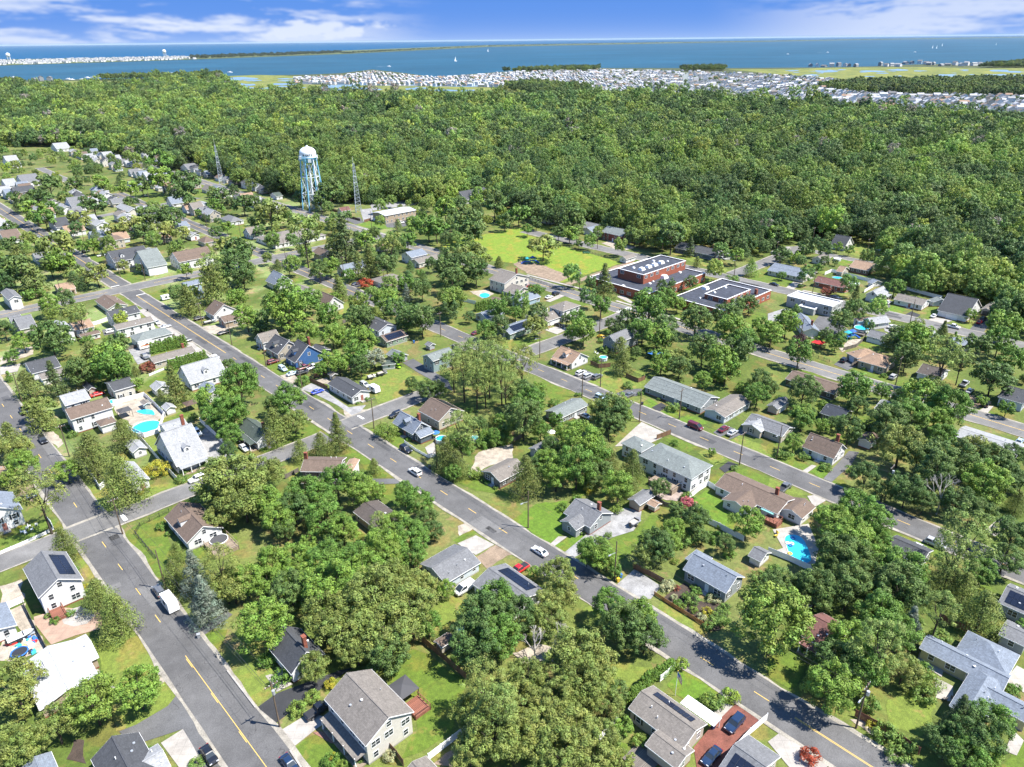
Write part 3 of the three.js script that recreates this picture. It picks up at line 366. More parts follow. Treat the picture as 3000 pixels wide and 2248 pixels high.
function house(t, q, e, s, roof, wall, fl = '', note = '') {
  const F = q.mid ? q : frame(t, q, e), along = !fl.includes('x'), ex = along ? F.e1 : F.n, L = along ? F.L : F.W, W = along ? F.W : F.L, R = rng(q.mid ? Math.round(q.mid.x * 17 + q.mid.z * 5) & 65535 : Math.round(q[0] * 7 + q[1] * 13 + t * 101));
  const yaw = turnOf(ex), o = { flat: fl.includes('F'), hip: fl.includes('h'), white: fl.includes('f'), rise: W / 2 * s, brickbase: R() < 0.3 };
  const ez = v3(Math.sin(yaw), 0, Math.cos(yaw)), near = Math.sign((along ? F.n.clone().negate() : F.e1).dot(ez)) || 1;
  const wing = fl.includes('+') && lastHouse; let g, rel = null;
  const kind = fl.includes('G') ? 'garage' : fl.includes('K') ? 'shed' : 'house';
  if (wing) { g = lastHouse.g; g.updateMatrix(); rel = g.matrix.clone().invert().multiply(mx(F.mid.x, 0, F.mid.z, yaw)); } else {
    g = thing(kind === 'house' ? 'house' : kind, F.mid, yaw); lastHouse = { g, mid: F.mid };
    HOUSES.push({ g, kind, e, roof, wall, fl, note, mid: F.mid, L, W, hip: o.hip, s });
  }
  FOOT.push({ mid: F.mid, ex, ez, L, W });
  const add = (name, geo, m, mtx) => part(g, name, geo, m, rel ? rel.clone().multiply(mtx) : mtx);
  const { l, w } = volume(g, rel, L, W, e, o, roof, wall); const myRoof = g.userData.lastRoof; delete g.userData.lastRoof;
  const d = F.mid.length();
  // walls: windows, a door on the street side, garage doors
  const sides = [[0, 0, w, l * 2], [Math.PI, 0, -w, l * 2], [Math.PI / 2, l, 0, w * 2], [-Math.PI / 2, -l, 0, w * 2]];
  let best = 0, bd = 1e9; sides.forEach(([ry, x, z], i) => { const p = F.mid.clone().addScaledVector(ex, x).addScaledVector(ez, z); let m = 1e9; for (const r of ROADS) { const k = Math.abs(p.clone().sub(r.s).dot(r.n)); if (k < m) m = k; } if (m < bd) { bd = m; best = i; } });
  if (!wing) { const [fry, fx0, fz0, flen] = sides[best]; HOUSES[HOUSES.length - 1].front = { c: F.mid.clone().addScaledVector(ex, fx0 + Math.sin(fry) * 0.9).addScaledVector(ez, fz0 + Math.cos(fry) * 0.9), a: ex.clone().multiplyScalar(Math.cos(fry)).addScaledVector(ez, -Math.sin(fry)), len: flen }; }
  const gd = fl.match(/D(\d)?/), gside = gd ? (gd[1] ? +gd[1] : best) : -1;
  sides.forEach(([ry, x, z, len], i) => {
    const put = (along2, y, out = 0) => mx(x + Math.cos(ry) * along2 + Math.sin(ry) * out, y, z - Math.sin(ry) * along2 + Math.cos(ry) * out, ry);
    const floors = e > 4.6 ? 2 : 1, gable = i > 1 && !o.hip && !o.flat && o.rise > 2.2;
    if (i === gside) { const gw = len > 5.5 ? 4.6 : 2.6; add('garage_door', garageDoorGeo(gw), fl.includes('b') ? mat('dark_door', { color: lin(0.05, 0.06, 0.065) }) : M.doorw, put(0, 0.05)); if (len > 12) { add('garage_door', garageDoorGeo(gw), M.doorw, put(-6, 0.05)); add('garage_door', garageDoorGeo(gw), M.doorw, put(6, 0.05)); } return; }
    const isDoor = i === best && kind === 'house' && !wing && !o.flat;
    if (isDoor) { const dm = add('door', doorGeo, R() < 0.5 ? M.doorw : M.door, put(len * 0.06, 0.2)); part(dm, 'door_handle', knobGeo, M.metal); add('step', boxGeo(-0.9, 0.9, 0, 0.34, 0, 1.3), M.conc, put(len * 0.06, 0)); }
    if (kind !== 'house' && i !== best) { if (len > 3.5) { const k = windowGeo(0.8, 0.9); const f = add('window', k.frame, M.trim, put(0, 1.6)); part(f, 'pane', k.pane, M.glass); } return; }
    if (kind !== 'house') { const dm = add('door', doorGeo, M.doorw, put(0, 0)); part(dm, 'door_handle', knobGeo, M.metal); return; }
    const n = Math.max(1, Math.floor(len / (o.flat ? 4.4 : 3.1)));
    for (let fy = 0; fy < floors; fy++) for (let k = 0; k < n; k++) {
      const at = (k + 0.5) / n * len - len / 2 + (R() - 0.5) * 0.5; if (fy === 0 && isDoor && Math.abs(at - len * 0.06) < 1.5) continue; if (R() < 0.12) continue;
      const wide = o.flat ? 2.2 : R() < 0.25 ? 1.7 : 0.95, kk = windowGeo(wide, floors === 1 && R() < 0.2 ? 1.0 : 1.35), y = floors === 2 ? (fy ? e - 1.35 : 1.55) : Math.min(e - 1.05, 1.75);
      const f = add('window', kk.frame, M.trim, put(at, y)); part(f, 'pane', kk.pane, M.glass);
      if (wide === 0.95 && R() < 0.22 && d < 320) for (const q2 of [-1, 1]) add('shutter', winGeo.sh ??= boxGeo(-0.2, 0.2, -0.75, 0.75, 0, 0.04), M.dark, put(at + q2 * 0.82, y));
    }
    if (gable) { const kk = windowGeo(0.95, 1.2), f = add('window', kk.frame, M.trim, put(0, e + o.rise * 0.32)); part(f, 'pane', kk.pane, M.glass); }
  });
  const rise = o.rise, onRoof = (x, z) => e + rise * (1 - Math.abs(z) / (W / 2));
  if (fl.includes('c')) { const z = -near * W * 0.1, x = fl.includes('c2') ? -L * 0.46 : L * 0.3, b = new Geo(); b.box(-0.45, 0.45, -1, rise * 0.35 + 1.5, -0.35, 0.35); b.box(-0.52, 0.52, rise * 0.35 + 1.5, rise * 0.35 + 1.66, -0.42, 0.42); const m = mx(x, onRoof(0, z), z); if (rel) m.premultiply(rel); part(myRoof, 'chimney', b.get(), M.brick, rel ? rel.clone().invert().multiply(m) : m); }
  if (!o.flat && kind === 'house' && d < 420) for (let k = 0, n = 1 + Math.floor(R() * 3); k < n; k++) { const z = (R() < 0.5 ? -1 : 1) * W * (0.1 + R() * 0.25), x = (R() - 0.5) * L * 0.75; part(myRoof, 'roof_vent', R() < 0.6 ? ventGeo : capGeo, R() < 0.5 ? M.trim : M.metal, mx(x, onRoof(x, z) + 0.16, z)); }
  for (const [c, side] of [['S1', near], ['S2', -near]]) if (fl.includes(c)) {
    const nx = Math.max(2, Math.min(9, Math.floor(L * 0.8 / 1.08))), ny = W > 8 ? 2 : 1, sl = Math.hypot(W / 2, rise), a = Math.atan2(rise, W / 2), pg = winGeo.solar ??= boxGeo(-0.5, 0.5, 0.05, 0.1, -0.82, 0.82);
    for (let i = 0; i < nx; i++) for (let j = 0; j < ny; j++) { const dist = sl * 0.5 + (j - (ny - 1) / 2) * 1.72, z = side * (W / 2) * (1 - dist / sl), y = e + rise * dist / sl, m = new THREE.Matrix4().makeRotationX(side * a).setPosition((i - (nx - 1) / 2) * 1.06, y, z); add('solar_panel', pg, M.solar, m); }
  }
  for (const [c, side] of [['d', near], ['u', -near]]) if (fl.includes(c)) {
    const n = L > 11 && fl.includes(c + c) ? 2 : 1;
    for (let i = 0; i < n; i++) { const x = n > 1 ? (i ? 1 : -1) * L * 0.22 : 0, z0 = W * 0.36, zz = W * 0.08, y0 = onRoof(0, z0), top2 = Math.min(e + rise - 0.3, y0 + 1.5), b = new Geo(), k = 1.0; b.box(-k, k, y0 - 0.3, top2, zz, z0); b.face([v3(-k, top2, z0), v3(k, top2, z0), v3(0, top2 + 0.6, z0)]); const rr = new Geo(); for (const s2 of [-1, 1]) { const q2 = [v3(s2 * (k + 0.15), top2 - 0.06, z0 + 0.2), v3(s2 * (k + 0.15), top2 - 0.06, zz - 0.4), v3(0, top2 + 0.7, zz - 0.6), v3(0, top2 + 0.7, z0 + 0.2)]; rr.face(s2 > 0 ? q2 : q2.reverse()); rr.face((s2 > 0 ? q2 : q2).slice().reverse().map((p) => p.clone().setY(p.y - 0.06))); }
      const m = side > 0 ? mx(x, 0, 0) : mx(x, 0, 0, Math.PI), dm = add('dormer', b.get(), wallMat(wall), m); part(dm, 'dormer_roof', rr.get(), roofMat(roof)); const kk = windowGeo(0.8, 0.9), wmn = part(dm, 'dormer_window', kk.frame, M.trim, mx(0, (y0 + top2) / 2 + 0.05, z0)); const pn = part(dm, 'dormer_pane', kk.pane, M.glass, mx(0, (y0 + top2) / 2 + 0.05, z0)); void wmn; void pn; }
  }
  if (fl.includes('p')) { const pd = 2.2, side = near, z = side * (W / 2 - 0.38), gp = new Geo(); const y = Math.min(e - 0.15, 2.75); for (let k = 0; k < 4; k++) add('porch_post', winGeo.post ??= boxGeo(-0.09, 0.09, 0.3, 2.55, -0.09, 0.09), M.trim, mx(-L * 0.4 + k * L * 0.267, 0, z + side * (pd - 0.15))); gp.loft(...[0, 0.12].map((h) => { const q2 = [v3(-L * 0.44, y - 0.35 + h, z + side * pd), v3(L * 0.44, y - 0.35 + h, z + side * pd), v3(L * 0.44, y + h, z), v3(-L * 0.44, y + h, z)]; return side > 0 ? q2 : q2.reverse(); })); add('porch_roof', gp.get(), roofMat(roof), mx(0, 0, 0)); add('porch_floor', boxGeo(-L * 0.44, L * 0.44, 0, 0.3, Math.min(z, z + side * pd), Math.max(z, z + side * pd)), M.deck, mx(0, 0, 0)); }
  return g;
}
const BX = (u0, u1, v0, v1) => ({ mid: uv((u0 + u1) / 2, (v0 + v1) / 2), e1: U.clone(), n: V.clone(), L: u1 - u0, W: v1 - v0 });
const H = [
  [5, [195, 1375, 330, 1630, 720, 1470], 5.3, 0.6, 'g', 'w', 'S2'], [1, [165, 745, 345, 1125, 900, 900], 2.8, 0.3, 'wh', 'tn'], [1, [740, 465, 850, 665, 430, 850], 2.9, 0.32, 'wh', 'tn', 'x+'], [1, [765, 1560, 960, 1870, 1440, 1700], 3, 0.6, 'dg', 'gy'], [1, [1365, 1410, 1470, 1610, 1180, 1700], 2.8, 0.4, 'lg', 'gy', 'x+'], [1, [440, 1480, 500, 1620, 215, 1720], 2.6, 0.35, 'bl', 'w', 'G'], [1, [45, 190, 150, 385, -180, 540], 2.8, 0.3, 'bl', 'w'],
  [2, [100, 575, 300, 820, 600, 650], 3, 0.9, 'dg', 'w', 'c', 'with brown gable chimney'], [2, [580, 1035, 955, 1430, 1375, 1135], 5.5, 0.55, 'tp', 'cr', 'p'], [2, [1535, 528, 1600, 588, 1715, 505], 2.1, 0.5, 'br', 'be', 'xK'], [2, [1480, 1510, 1560, 1630, 1250, 1730], 2.5, 0.4, 'tp', 'tn', 'K'],
  [6, [1410, 1335, 1640, 1505, 1915, 1300], 2.7, 0.34, 'g', 'bw', 'x'], [2, [1835, 50, 2250, 270, 2530, 70], 2.7, 0.32, 'g', 'w', 'S2'],
  [3, [980, 1130, 1500, 1440, 1720, 1225], 3.2, 0.4, 'tp', 'be', 'S2'], [3, [1150, 1420, 1420, 1640, 1690, 1560], 2.9, 0.35, 'tp', 'be', '+'], [3, [1790, 1625, 2020, 1900, 2420, 1640], 3, 0.42, 'g', 'be', 'S1'],
  [7, [1465, 1390, 1865, 1580, 2030, 1440], 3.2, 0.62, 'bl', 'gy', ''], [7, [1490, 1290, 1640, 1360, 1740, 1280], 2.8, 0.3, 'bl', 'gy', 'h+'],
  [7, [440, 895, 680, 1020, 885, 895], 2.8, 0.5, 'g', 'gy', 'c'], [7, [415, 965, 555, 1045, 650, 975], 2.7, 0.5, 'g', 'gy', 'x+'], [7, [1000, 775, 1105, 830, 1240, 740], 2.6, 0.45, 'g', 'tn', 'xGDb'], [7, [1160, 815, 1240, 850, 1280, 800], 1.9, 0.4, 'or', 'be', 'K'],
  [7, [1090, 400, 1560, 600, 1750, 480], 4.9, 0.38, 'gn', 'w', 'h'], [7, [940, 290, 1120, 370, 1210, 290], 4.7, 0.36, 'gn', 'w', 'h+'],
  [7, [1745, 660, 2300, 900, 2500, 780], 2.8, 0.32, 'br', 'w', 'c'], [7, [1815, 775, 2040, 885, 2180, 790], 2.7, 0.34, 'br', 'w', 'x+'], [8, [105, 850, 290, 950, 418, 850], 2.7, 0.36, 'br', 'w', 'x+'],
  [8, [290, 325, 575, 425, 690, 335], 2.8, 0.75, 'br', 'w', 'c'], [7, [1985, 125, 2357, 220, 2462, 140], 2.7, 0.4, 'g', 'be'], [7, [1985, 130, 2150, 195, 2250, 130], 2.75, 0.4, 'lg', 'be', 'x+'],
  [11, [1660, 1325, 1835, 1400, 2050, 1255], 2.7, 0.32, 'tp', 'bw', 'x'], [11, [1140, 1130, 1635, 1315, 1775, 1215], 2.7, 0.38, 'gn', 'gy'], [11, [270, 1345, 430, 1400, 665, 1280], 2.7, 0.36, 'gn', 'gy', 'x'],
  [11, [340, 870, 525, 930, 680, 870], 2.7, 0.6, 'or', 'w', 'dp'], [11, [775, 720, 905, 760, 1060, 660], 4.6, 0.7, 'g', 'gy', 'x'], [11, [300, 445, 455, 475, 620, 425], 5.6, 0.4, 'tp', 'w', 'h'], [11, [190, 525, 300, 570, 400, 510], 2.8, 0.45, 'tp', 'w', 'x+D'],
  [10, [2075, 630, 2190, 680, 2352, 580], 2.8, 0.45, 'bl', 'gr', 'xS1'], [11, [-60, 370, 85, 405, 185, 325], 2.8, 0.4, 'bl', 'lb', 'x'], [10, [2005, 200, 2150, 240, 2280, 150], 5.6, 0.36, 'tp', 'cr', 'c'], [10, [2135, 300, 2230, 335, 2330, 270], 2.9, 0.36, 'tp', 'cr', '+'], [10, [2000, 385, 2070, 405, 2135, 370], 2.5, 0.35, 'br', 'cr', 'K'], [10, [1885, 505, 2000, 545, 2085, 470], 2.7, 0.4, 'bl', 'bw', 'x'],
  [10, [1430, 865, 1530, 910, 1705, 835], 5.2, 0.42, 'gn', 'tl', 'x'], [10, [615, 1105, 830, 1225, 990, 1165], 2.9, 0.42, 'dg', 'w'],
  [6, [1185, 110, 1345, 220, 1500, 150], 2.8, 0.8, 'bl', 'nb', 'dc'], [6, [1345, 200, 1415, 250, 1530, 195], 2.6, 0.45, 'bl', 'nb', 'x+'], [10, [1395, 1335, 1580, 1430, 1770, 1320], 3.8, 0.55, 'br', 'be', 'S2'],
  [6, [380, 535, 720, 540, 745, 410], 4.9, 0.35, 'br', 'gb', 'c2'], [6, [725, 565, 815, 570, 870, 430], 4.7, 0.3, 'or', 'w', '+x'], [6, [385, 637, 548, 642, 565, 580], 2.6, 0.2, 'br', 'gb', '+'],
  [6, [835, 885, 1090, 1075, 1290, 950], 2.7, 0.34, 'dbr', 'tn'], [6, [1945, 535, 2110, 625, 2290, 480], 2.7, 0.4, 'tp', 'gb', 'x'], [7, [150, 330, 240, 390, 400, 280], 2.7, 0.4, 'g', 'sg', 'x'],
  [5, [1415, 935, 1615, 1155, 1930, 1020], 2.9, 0.6, 'br', 'w', 'd'], [5, [1350, 300, 1505, 500, 1780, 400], 3, 0.85, 'lg', 'w', 'xddcp'], [5, [1365, 130, 1440, 215, 1645, 160], 3.6, 0.34, 'lg', 'w', 'x'], [5, [1080, 300, 1140, 375, 1260, 325], 2.6, 0.5, 'lg', 'w', 'GD'], [5, [1010, 500, 1150, 650, 1300, 600], 3.4, 0.5, 'lg', 'w'], [5, [-330, 860, -200, 1000, 240, 885], 4.8, 0.6, 'bl', 'w'], [5, [-60, 520, 0, 600, 95, 570], 2.6, 0.4, 'or', 'be'],
  [9, [540, 1340, 610, 1418, 968, 1300], 5.5, 0.5, 'br', 'w', 'x'], [9, [490, 1215, 560, 1295, 775, 1225], 5.5, 0.4, 'lg', 'w', 'x+'], [9, [815, 1430, 870, 1475, 990, 1405], 3, 0.35, 'br', 'w', 'h+'],
  [9, [1560, 1010, 1610, 1120, 1920, 1015], 3.2, 0.8, 'lg', 'w', 'xd'], [9, [1710, 1130, 1790, 1205, 1900, 1150], 3.4, 0.45, 'bl', 'w', '+'], [9, [1300, 1120, 1330, 1170, 1430, 1110], 2.8, 0.5, 'lg', 'w', '+'], [9, [1390, 1300, 1430, 1335, 1515, 1300], 2.3, 0.5, 'lg', 'w', 'K'], [9, [1205, 1260, 1240, 1290, 1300, 1265], 2.1, 0.4, 'tp', 'be', 'K'],
  [9, [915, 1090, 965, 1175, 1140, 1110], 4.5, 0.3, 'dg', 'cr', 'x'], [9, [710, 1120, 760, 1165, 830, 1140], 2.6, 0.7, 'nv', 'be', 'GDb'], [9, [180, 940, 290, 1015, 540, 945], 3, 0.4, 'dg', 'w', 'x'], [9, [330, 1020, 345, 1075, 575, 1000], 2.7, 0.3, 'tp', 'w', 'x+'],
  [9, [1270, 880, 1325, 928, 1695, 828], 2.7, 0.34, 'tp', 'be', 'xc'], [9, [1120, 690, 1180, 745, 1478, 662], 3.6, 0.4, 'gn', 'w', 'xh'], [9, [975, 600, 990, 645, 1330, 575], 4.7, 0.36, 'tp', 'w', 'x'], [9, [920, 490, 945, 545, 1195, 487], 5.2, 0.4, 'dg', 'w', 'xd'], [9, [820, 385, 920, 465, 1095, 420], 2.8, 0.42, 'br', 'w'], [9, [600, 590, 635, 650, 795, 605], 3.5, 0.4, 'or', 'w', 'x'], [9, [670, 680, 700, 705, 850, 650], 2.5, 0.2, 'br', 'w', 'x+'], [9, [400, 600, 500, 670, 640, 625], 5, 0.4, 'lg', 'w'],
  [9, [110, 565, 165, 640, 295, 590], 4, 0.5, 'g', 'be', 'x'], [9, [60, 540, 100, 580, 190, 545], 4.2, 0.5, 'g', 'w', 'x'], [9, [20, 310, 50, 385, 168, 362], 5.5, 0.5, 'g', 'w'], [9, [465, 265, 500, 305, 640, 270], 2.7, 0.45, 'or', 'tn', 'xp'], [9, [1560, 235, 1600, 265, 1740, 235], 5.2, 0.3, 'bl', 'lb', 'x'], [9, [1630, 310, 1660, 340, 1740, 310], 3, 0.3, 'bl', 'lb', 'x+'], [9, [1880, 540, 1935, 580, 2070, 500], 2.8, 0.45, 'br', 'tn', 'x'], [9, [1775, 470, 1830, 520, 1985, 440], 3.2, 0.7, 'br', 'w', '+'],
  [9, [1150, 30, 1265, 105, 1445, 75], 5, 0.6, 'gn', 'w', 'xD'], [13, [1470, 1100, 1530, 1150, 1740, 1050], 5.2, 0.55, 'br', 'w', 'xu'], [13, [925, 1090, 960, 1150, 1215, 1060], 5, 0.5, 'dg', 'w', 'xdd'], [13, [845, 940, 885, 975, 1050, 935], 5.5, 0.35, 'br', 'be', 'xh'],
  [13, [575, 640, 600, 680, 720, 660], 5, 0.6, 'g', 'w', 'x'], [13, [500, 655, 520, 690, 590, 670], 4.6, 0.5, 'lg', 'w'], [13, [95, 520, 120, 548, 290, 520], 7, 0.35, 'dg', 'tn', 'x'], [13, [135, 430, 190, 462, 320, 430], 4, 0.4, 'g', 'w', 'x'], [13, [20, 545, 45, 575, 115, 550], 3.5, 0.4, 'bl', 'w', 'x'], [13, [1570, 325, 1610, 350, 1740, 335], 2.7, 0.4, 'g', 'w', 'x'], [13, [1680, 630, 1730, 660, 1815, 645], 2.8, 0.35, 'lg', 'w', 'h'], [13, [1900, 765, 1990, 800, 2090, 775], 3, 0.5, 'g', 'w', 'h'], [13, [-50, 915, 60, 965, 220, 940], 3, 0.4, 'br', 'w', 'x'],
  [13, [530, 860, 560, 895, 680, 840], 3.2, 0.45, 'or', 'w', 'x'], [13, [430, 800, 460, 850, 560, 810], 3.4, 0.4, 'dg', 'w', 'x'], [13, [760, 910, 790, 945, 900, 915], 3, 0.5, 'bl', 'w', 'x'], [13, [1040, 660, 1060, 720, 1130, 690], 3.2, 0.5, 'lg', 'cr'], [13, [10, 460, 40, 490, 120, 465], 4, 0.4, 'lg', 'w', 'x'], [13, [30, 280, 60, 310, 150, 290], 4, 0.5, 'lg', 'w', 'x'], [13, [440, 150, 480, 170, 560, 145], 3.6, 0.4, 'lg', 'w', 'x'], [13, [270, 1090, 310, 1130, 420, 1090], 3, 0.4, 'g', 'bw', 'x'], [13, [1490, 820, 1530, 850, 1600, 820], 3, 0.4, 'bl', 'w', 'x'], [13, [1590, 890, 1620, 930, 1680, 905], 3, 0.5, 'lg', 'w'], [13, [1240, 1040, 1290, 1070, 1370, 1050], 2.8, 0.4, 'lg', 'w', 'K'],
  [14, [-60, 940, 215, 985, 560, 870], 3, 0.3, 'tp', 'w', 'xh', 'long low'], [14, [485, 1060, 570, 1090, 635, 1050], 4.5, 0.6, 'br', 'be'], [14, [1000, 715, 1115, 745, 1370, 690], 5.8, 0.14, 'wh', 'tn', 'xD', 'municipal garage'], [14, [690, 695, 745, 705, 825, 690], 3, 0.6, 'rd', 'cr', 'x'], [14, [1260, 1075, 1330, 1110, 1450, 1070], 4, 0.45, 'bl', 'w', 'x'], [14, [1335, 1130, 1400, 1160, 1550, 1100], 3, 0.4, 'tp', 'cr', 'x'], [14, [1695, 585, 1820, 605, 1950, 545], 3.5, 0.7, 'dg', 'w', 'xdd'], [14, [1950, 560, 1990, 575, 2090, 530], 3, 0.4, 'lg', 'w', 'x'], [14, [1030, 1000, 1060, 1020, 1110, 995], 3, 0.4, 'or', 'be', 'x'], [14, [130, 560, 160, 580, 215, 570], 3, 0.4, 'dgn', 'w', 'x'],
  [10, [75, 215, 165, 250, 325, 215], 3.2, 0.9, 'bl', 'w'], [10, [290, 290, 455, 350, 580, 315], 2.7, 0.4, 'tp', 'be'], [10, [510, 395, 590, 450, 742, 405], 3, 0.85, 'br', 'w'], [10, [995, 200, 1100, 250, 1235, 175], 2.7, 0.4, 'tp', 'w', 'xh'], [10, [1110, 250, 1160, 275, 1240, 225], 2.6, 0.4, 'br', 'w', 'x+'], [10, [700, 110, 750, 140, 870, 65], 3, 0.7, 'bl', 'w', 'x'], [10, [890, 570, 1048, 655, 1208, 603], 4.8, 0.42, 'dg', 'bw'], [10, [1050, 695, 1110, 750, 1320, 700], 2.8, 0.4, 'br', 'gr', 'xS1'], [10, [243, 870, 335, 925, 575, 835], 3, 0.85, 'dg', 'bl', 'dc'], [10, [470, 790, 560, 835, 620, 795], 3, 0.4, 'dg', 'bl', '+'], [10, [70, 785, 185, 850, 330, 750], 3, 0.75, 'dg', 'be', 'd'], [10, [0, 710, 40, 760, 155, 690], 3.6, 0.8, 'tp', 'w', 'x'], [10, [1118, 850, 1213, 890, 1302, 845], 2.6, 0.5, 'gn', 'sg', 'GD'], [10, [1075, 905, 1085, 945, 1200, 905], 2.4, 0.2, 'dgn', 'w', 'xK'], [10, [1465, 760, 1490, 785, 1530, 760], 2.2, 0.5, 'g', 'sg', 'K'], [10, [1685, 770, 1725, 800, 1815, 755], 2.6, 0.5, 'tp', 'gb', 'xG'], [10, [620, 1015, 650, 1040, 700, 1020], 2.2, 0.5, 'tp', 'gb', 'K'],
  [5, [2040, 150, 2215, 290, 2362, 200], 3, 0.7, 'dgn', 'w', 'cp'], [12, [450, 1355, 640, 1420, 710, 1330], 2.6, 0.4, 'nv', 'gb'], [12, [150, 1060, 570, 1195, 640, 1110], 2.7, 0.34, 'br', 'db'], [12, [920, 1315, 1130, 1385, 1230, 1310], 2.7, 0.34, 'lg', 'cr'], [12, [-10, 1290, 85, 1325, 190, 1250], 2.6, 0.45, 'g', 'be', 'xGD'], [12, [775, 900, 1010, 970, 1110, 890], 3, 0.42, 'or', 'tn', 'h', 'stone'], [12, [675, 835, 770, 885, 905, 820], 2.8, 0.4, 'or', 'tn', 'h+D'], [12, [1290, 1000, 1480, 1065, 1600, 1000], 2.7, 0.36, 'dbr', 'w'], [12, [1990, 1215, 2212, 1280, 2330, 1190], 3.4, 0.4, 'dg', 'bw'], [12, [735, 540, 785, 565, 850, 520], 3, 0.3, 'br', 'w', 'x'], [12, [815, 550, 900, 590, 965, 525], 3, 0.6, 'lg', 'w', 'x+'], [12, [855, 685, 975, 725, 1065, 690], 2.6, 0.45, 'g', 'w', 'G'],
  [12, [0, 120, 305, 195, 400, 140], 2.7, 0.36, 'bl', 'cr', 'c'], [12, [400, 215, 665, 285, 725, 245], 2.7, 0.36, 'rd', 'bk'], [12, [700, 95, 870, 130, 930, 80], 2.7, 0.4, 'or', 'db'], [12, [590, 130, 640, 145, 700, 115], 2.2, 0.5, 'or', 'be', 'K'], [12, [845, 330, 960, 360, 1035, 310], 3.2, 0.7, 'lg', 'w', 'xp'], [12, [1085, 375, 1340, 430, 1395, 385], 2.7, 0.36, 'tp', 'w'], [12, [1470, 465, 1720, 530, 1800, 430], 3, 0.6, 'dg', 'w', 'D'], [12, [1840, 460, 1930, 475, 1985, 410], 2.8, 0.45, 'tp', 'sg', 'xGDb'], [12, [1550, 700, 1620, 770, 1705, 705], 2.7, 0.4, 'bl', 'w', 'x'], [12, [1310, 640, 1350, 690, 1420, 650], 2.7, 0.4, 'lg', 'w', 'x'], [12, [210, 520, 310, 650, 400, 590], 3.2, 0.5, 'bl', 'w', 'c'], [12, [1390, 375, 1430, 400, 1500, 360], 2.4, 0.4, 'gn', 'w', 'K'], [12, [860, 225, 900, 240, 960, 215], 2.2, 0.4, 'bl', 'w', 'K'],
  [8, [1610, 230, 2150, 400, 2260, 310], 2.7, 0.2, 'lg', 'lb'], [8, [780, 250, 890, 300, 990, 240], 2.6, 0.4, 'br', 'w', 'xG'], [8, [1000, 1210, 1330, 1340, 1480, 1230], 2.8, 0.4, 'dg', 'w'], [4, [280, 485, 560, 620, 765, 425], 3, 0.5, 'rd', 'tn', 'p'], [4, [240, 250, 300, 300, 400, 240], 2.5, 0.4, 'dbr', 'tn', 'K'],
  [0, BX(-24.5, -9.5, 135.3, 140.6), 2.9, 0.5, 'bl', 'ye'], [0, BX(-19.3, -9.9, 139.5, 147.6), 2.95, 0.5, 'bl', 'ye', 'xh+'], [0, BX(-15.4, -9.6, 124.4, 138), 2.85, 0.55, 'bl', 'ye', 'xh+'], [0, BX(-12, -4.2, 130.4, 135.4), 2.8, 0.5, 'bl', 'ye', '+'], [7, [2040, 1260, 2150, 1320, 2250, 1240], 2.2, 0.5, 'g', 'w', 'K'], [4, [2000, 180, 2260, 330, 2420, 180], 3.2, 0.45, 'g', 'sg', 'S1'], [4, [2000, 460, 2230, 590, 2400, 500], 2.8, 0.3, 'g', 'sg', '+'],
  [15, [540, 320, 740, 380, 830, 345], 2.8, 0.36, 'g', 'w'], [15, [605, 360, 685, 385, 745, 345], 2.7, 0.45, 'bl', 'w', 'x+D'], [15, [790, 375, 930, 425, 990, 385], 5.0, 0.45, 'gn', 'rd'], [15, [970, 410, 1080, 445, 1145, 415], 3.5, 0.4, 'g', 'nb'], [15, [928, 605, 985, 622, 1055, 590], 2.6, 0.5, 'tp', 'w', 'xK'], [15, [255, 265, 330, 290, 400, 265], 2.8, 0.4, 'tp', 'w', 'x'], [15, [1430, 510, 1720, 600, 1790, 560], 2.8, 0.4, 'dg', 'nb', 'c'], [15, [1810, 570, 1850, 590, 1905, 570], 2.6, 0.3, 'lg', 'w', 'K'],
  [16, [540, 490, 665, 515, 725, 480], 2.7, 0.85, 'dg', 'w'], [16, [380, 610, 475, 632, 537, 600], 2.7, 0.5, 'tp', 'w', 'x'],
  [11, [665, 185, 1190, 325, 1665, 145], 4.6, 0, 'bk', 'bk', 'F', 'school'], [11, [915, 110, 1140, 165, 1495, 40], 9, 0, 'bk', 'bk', 'F+'], [11, [1425, 345, 1800, 490, 2277, 325], 4.5, 0, 'bk', 'bk', 'F', 'annex'], [11, [1660, 330, 1865, 375, 2050, 285], 6.4, 0, 'bk', 'bk', 'F+'], [12, [170, 345, 555, 440, 650, 395], 5, 0, 'wh', 'sg', 'Ff', 'hall'], [12, [270, 430, 395, 465, 445, 440], 3, 0, 'wh', 'sg', 'Ff+'],
];
for (const h of H) house(...h);
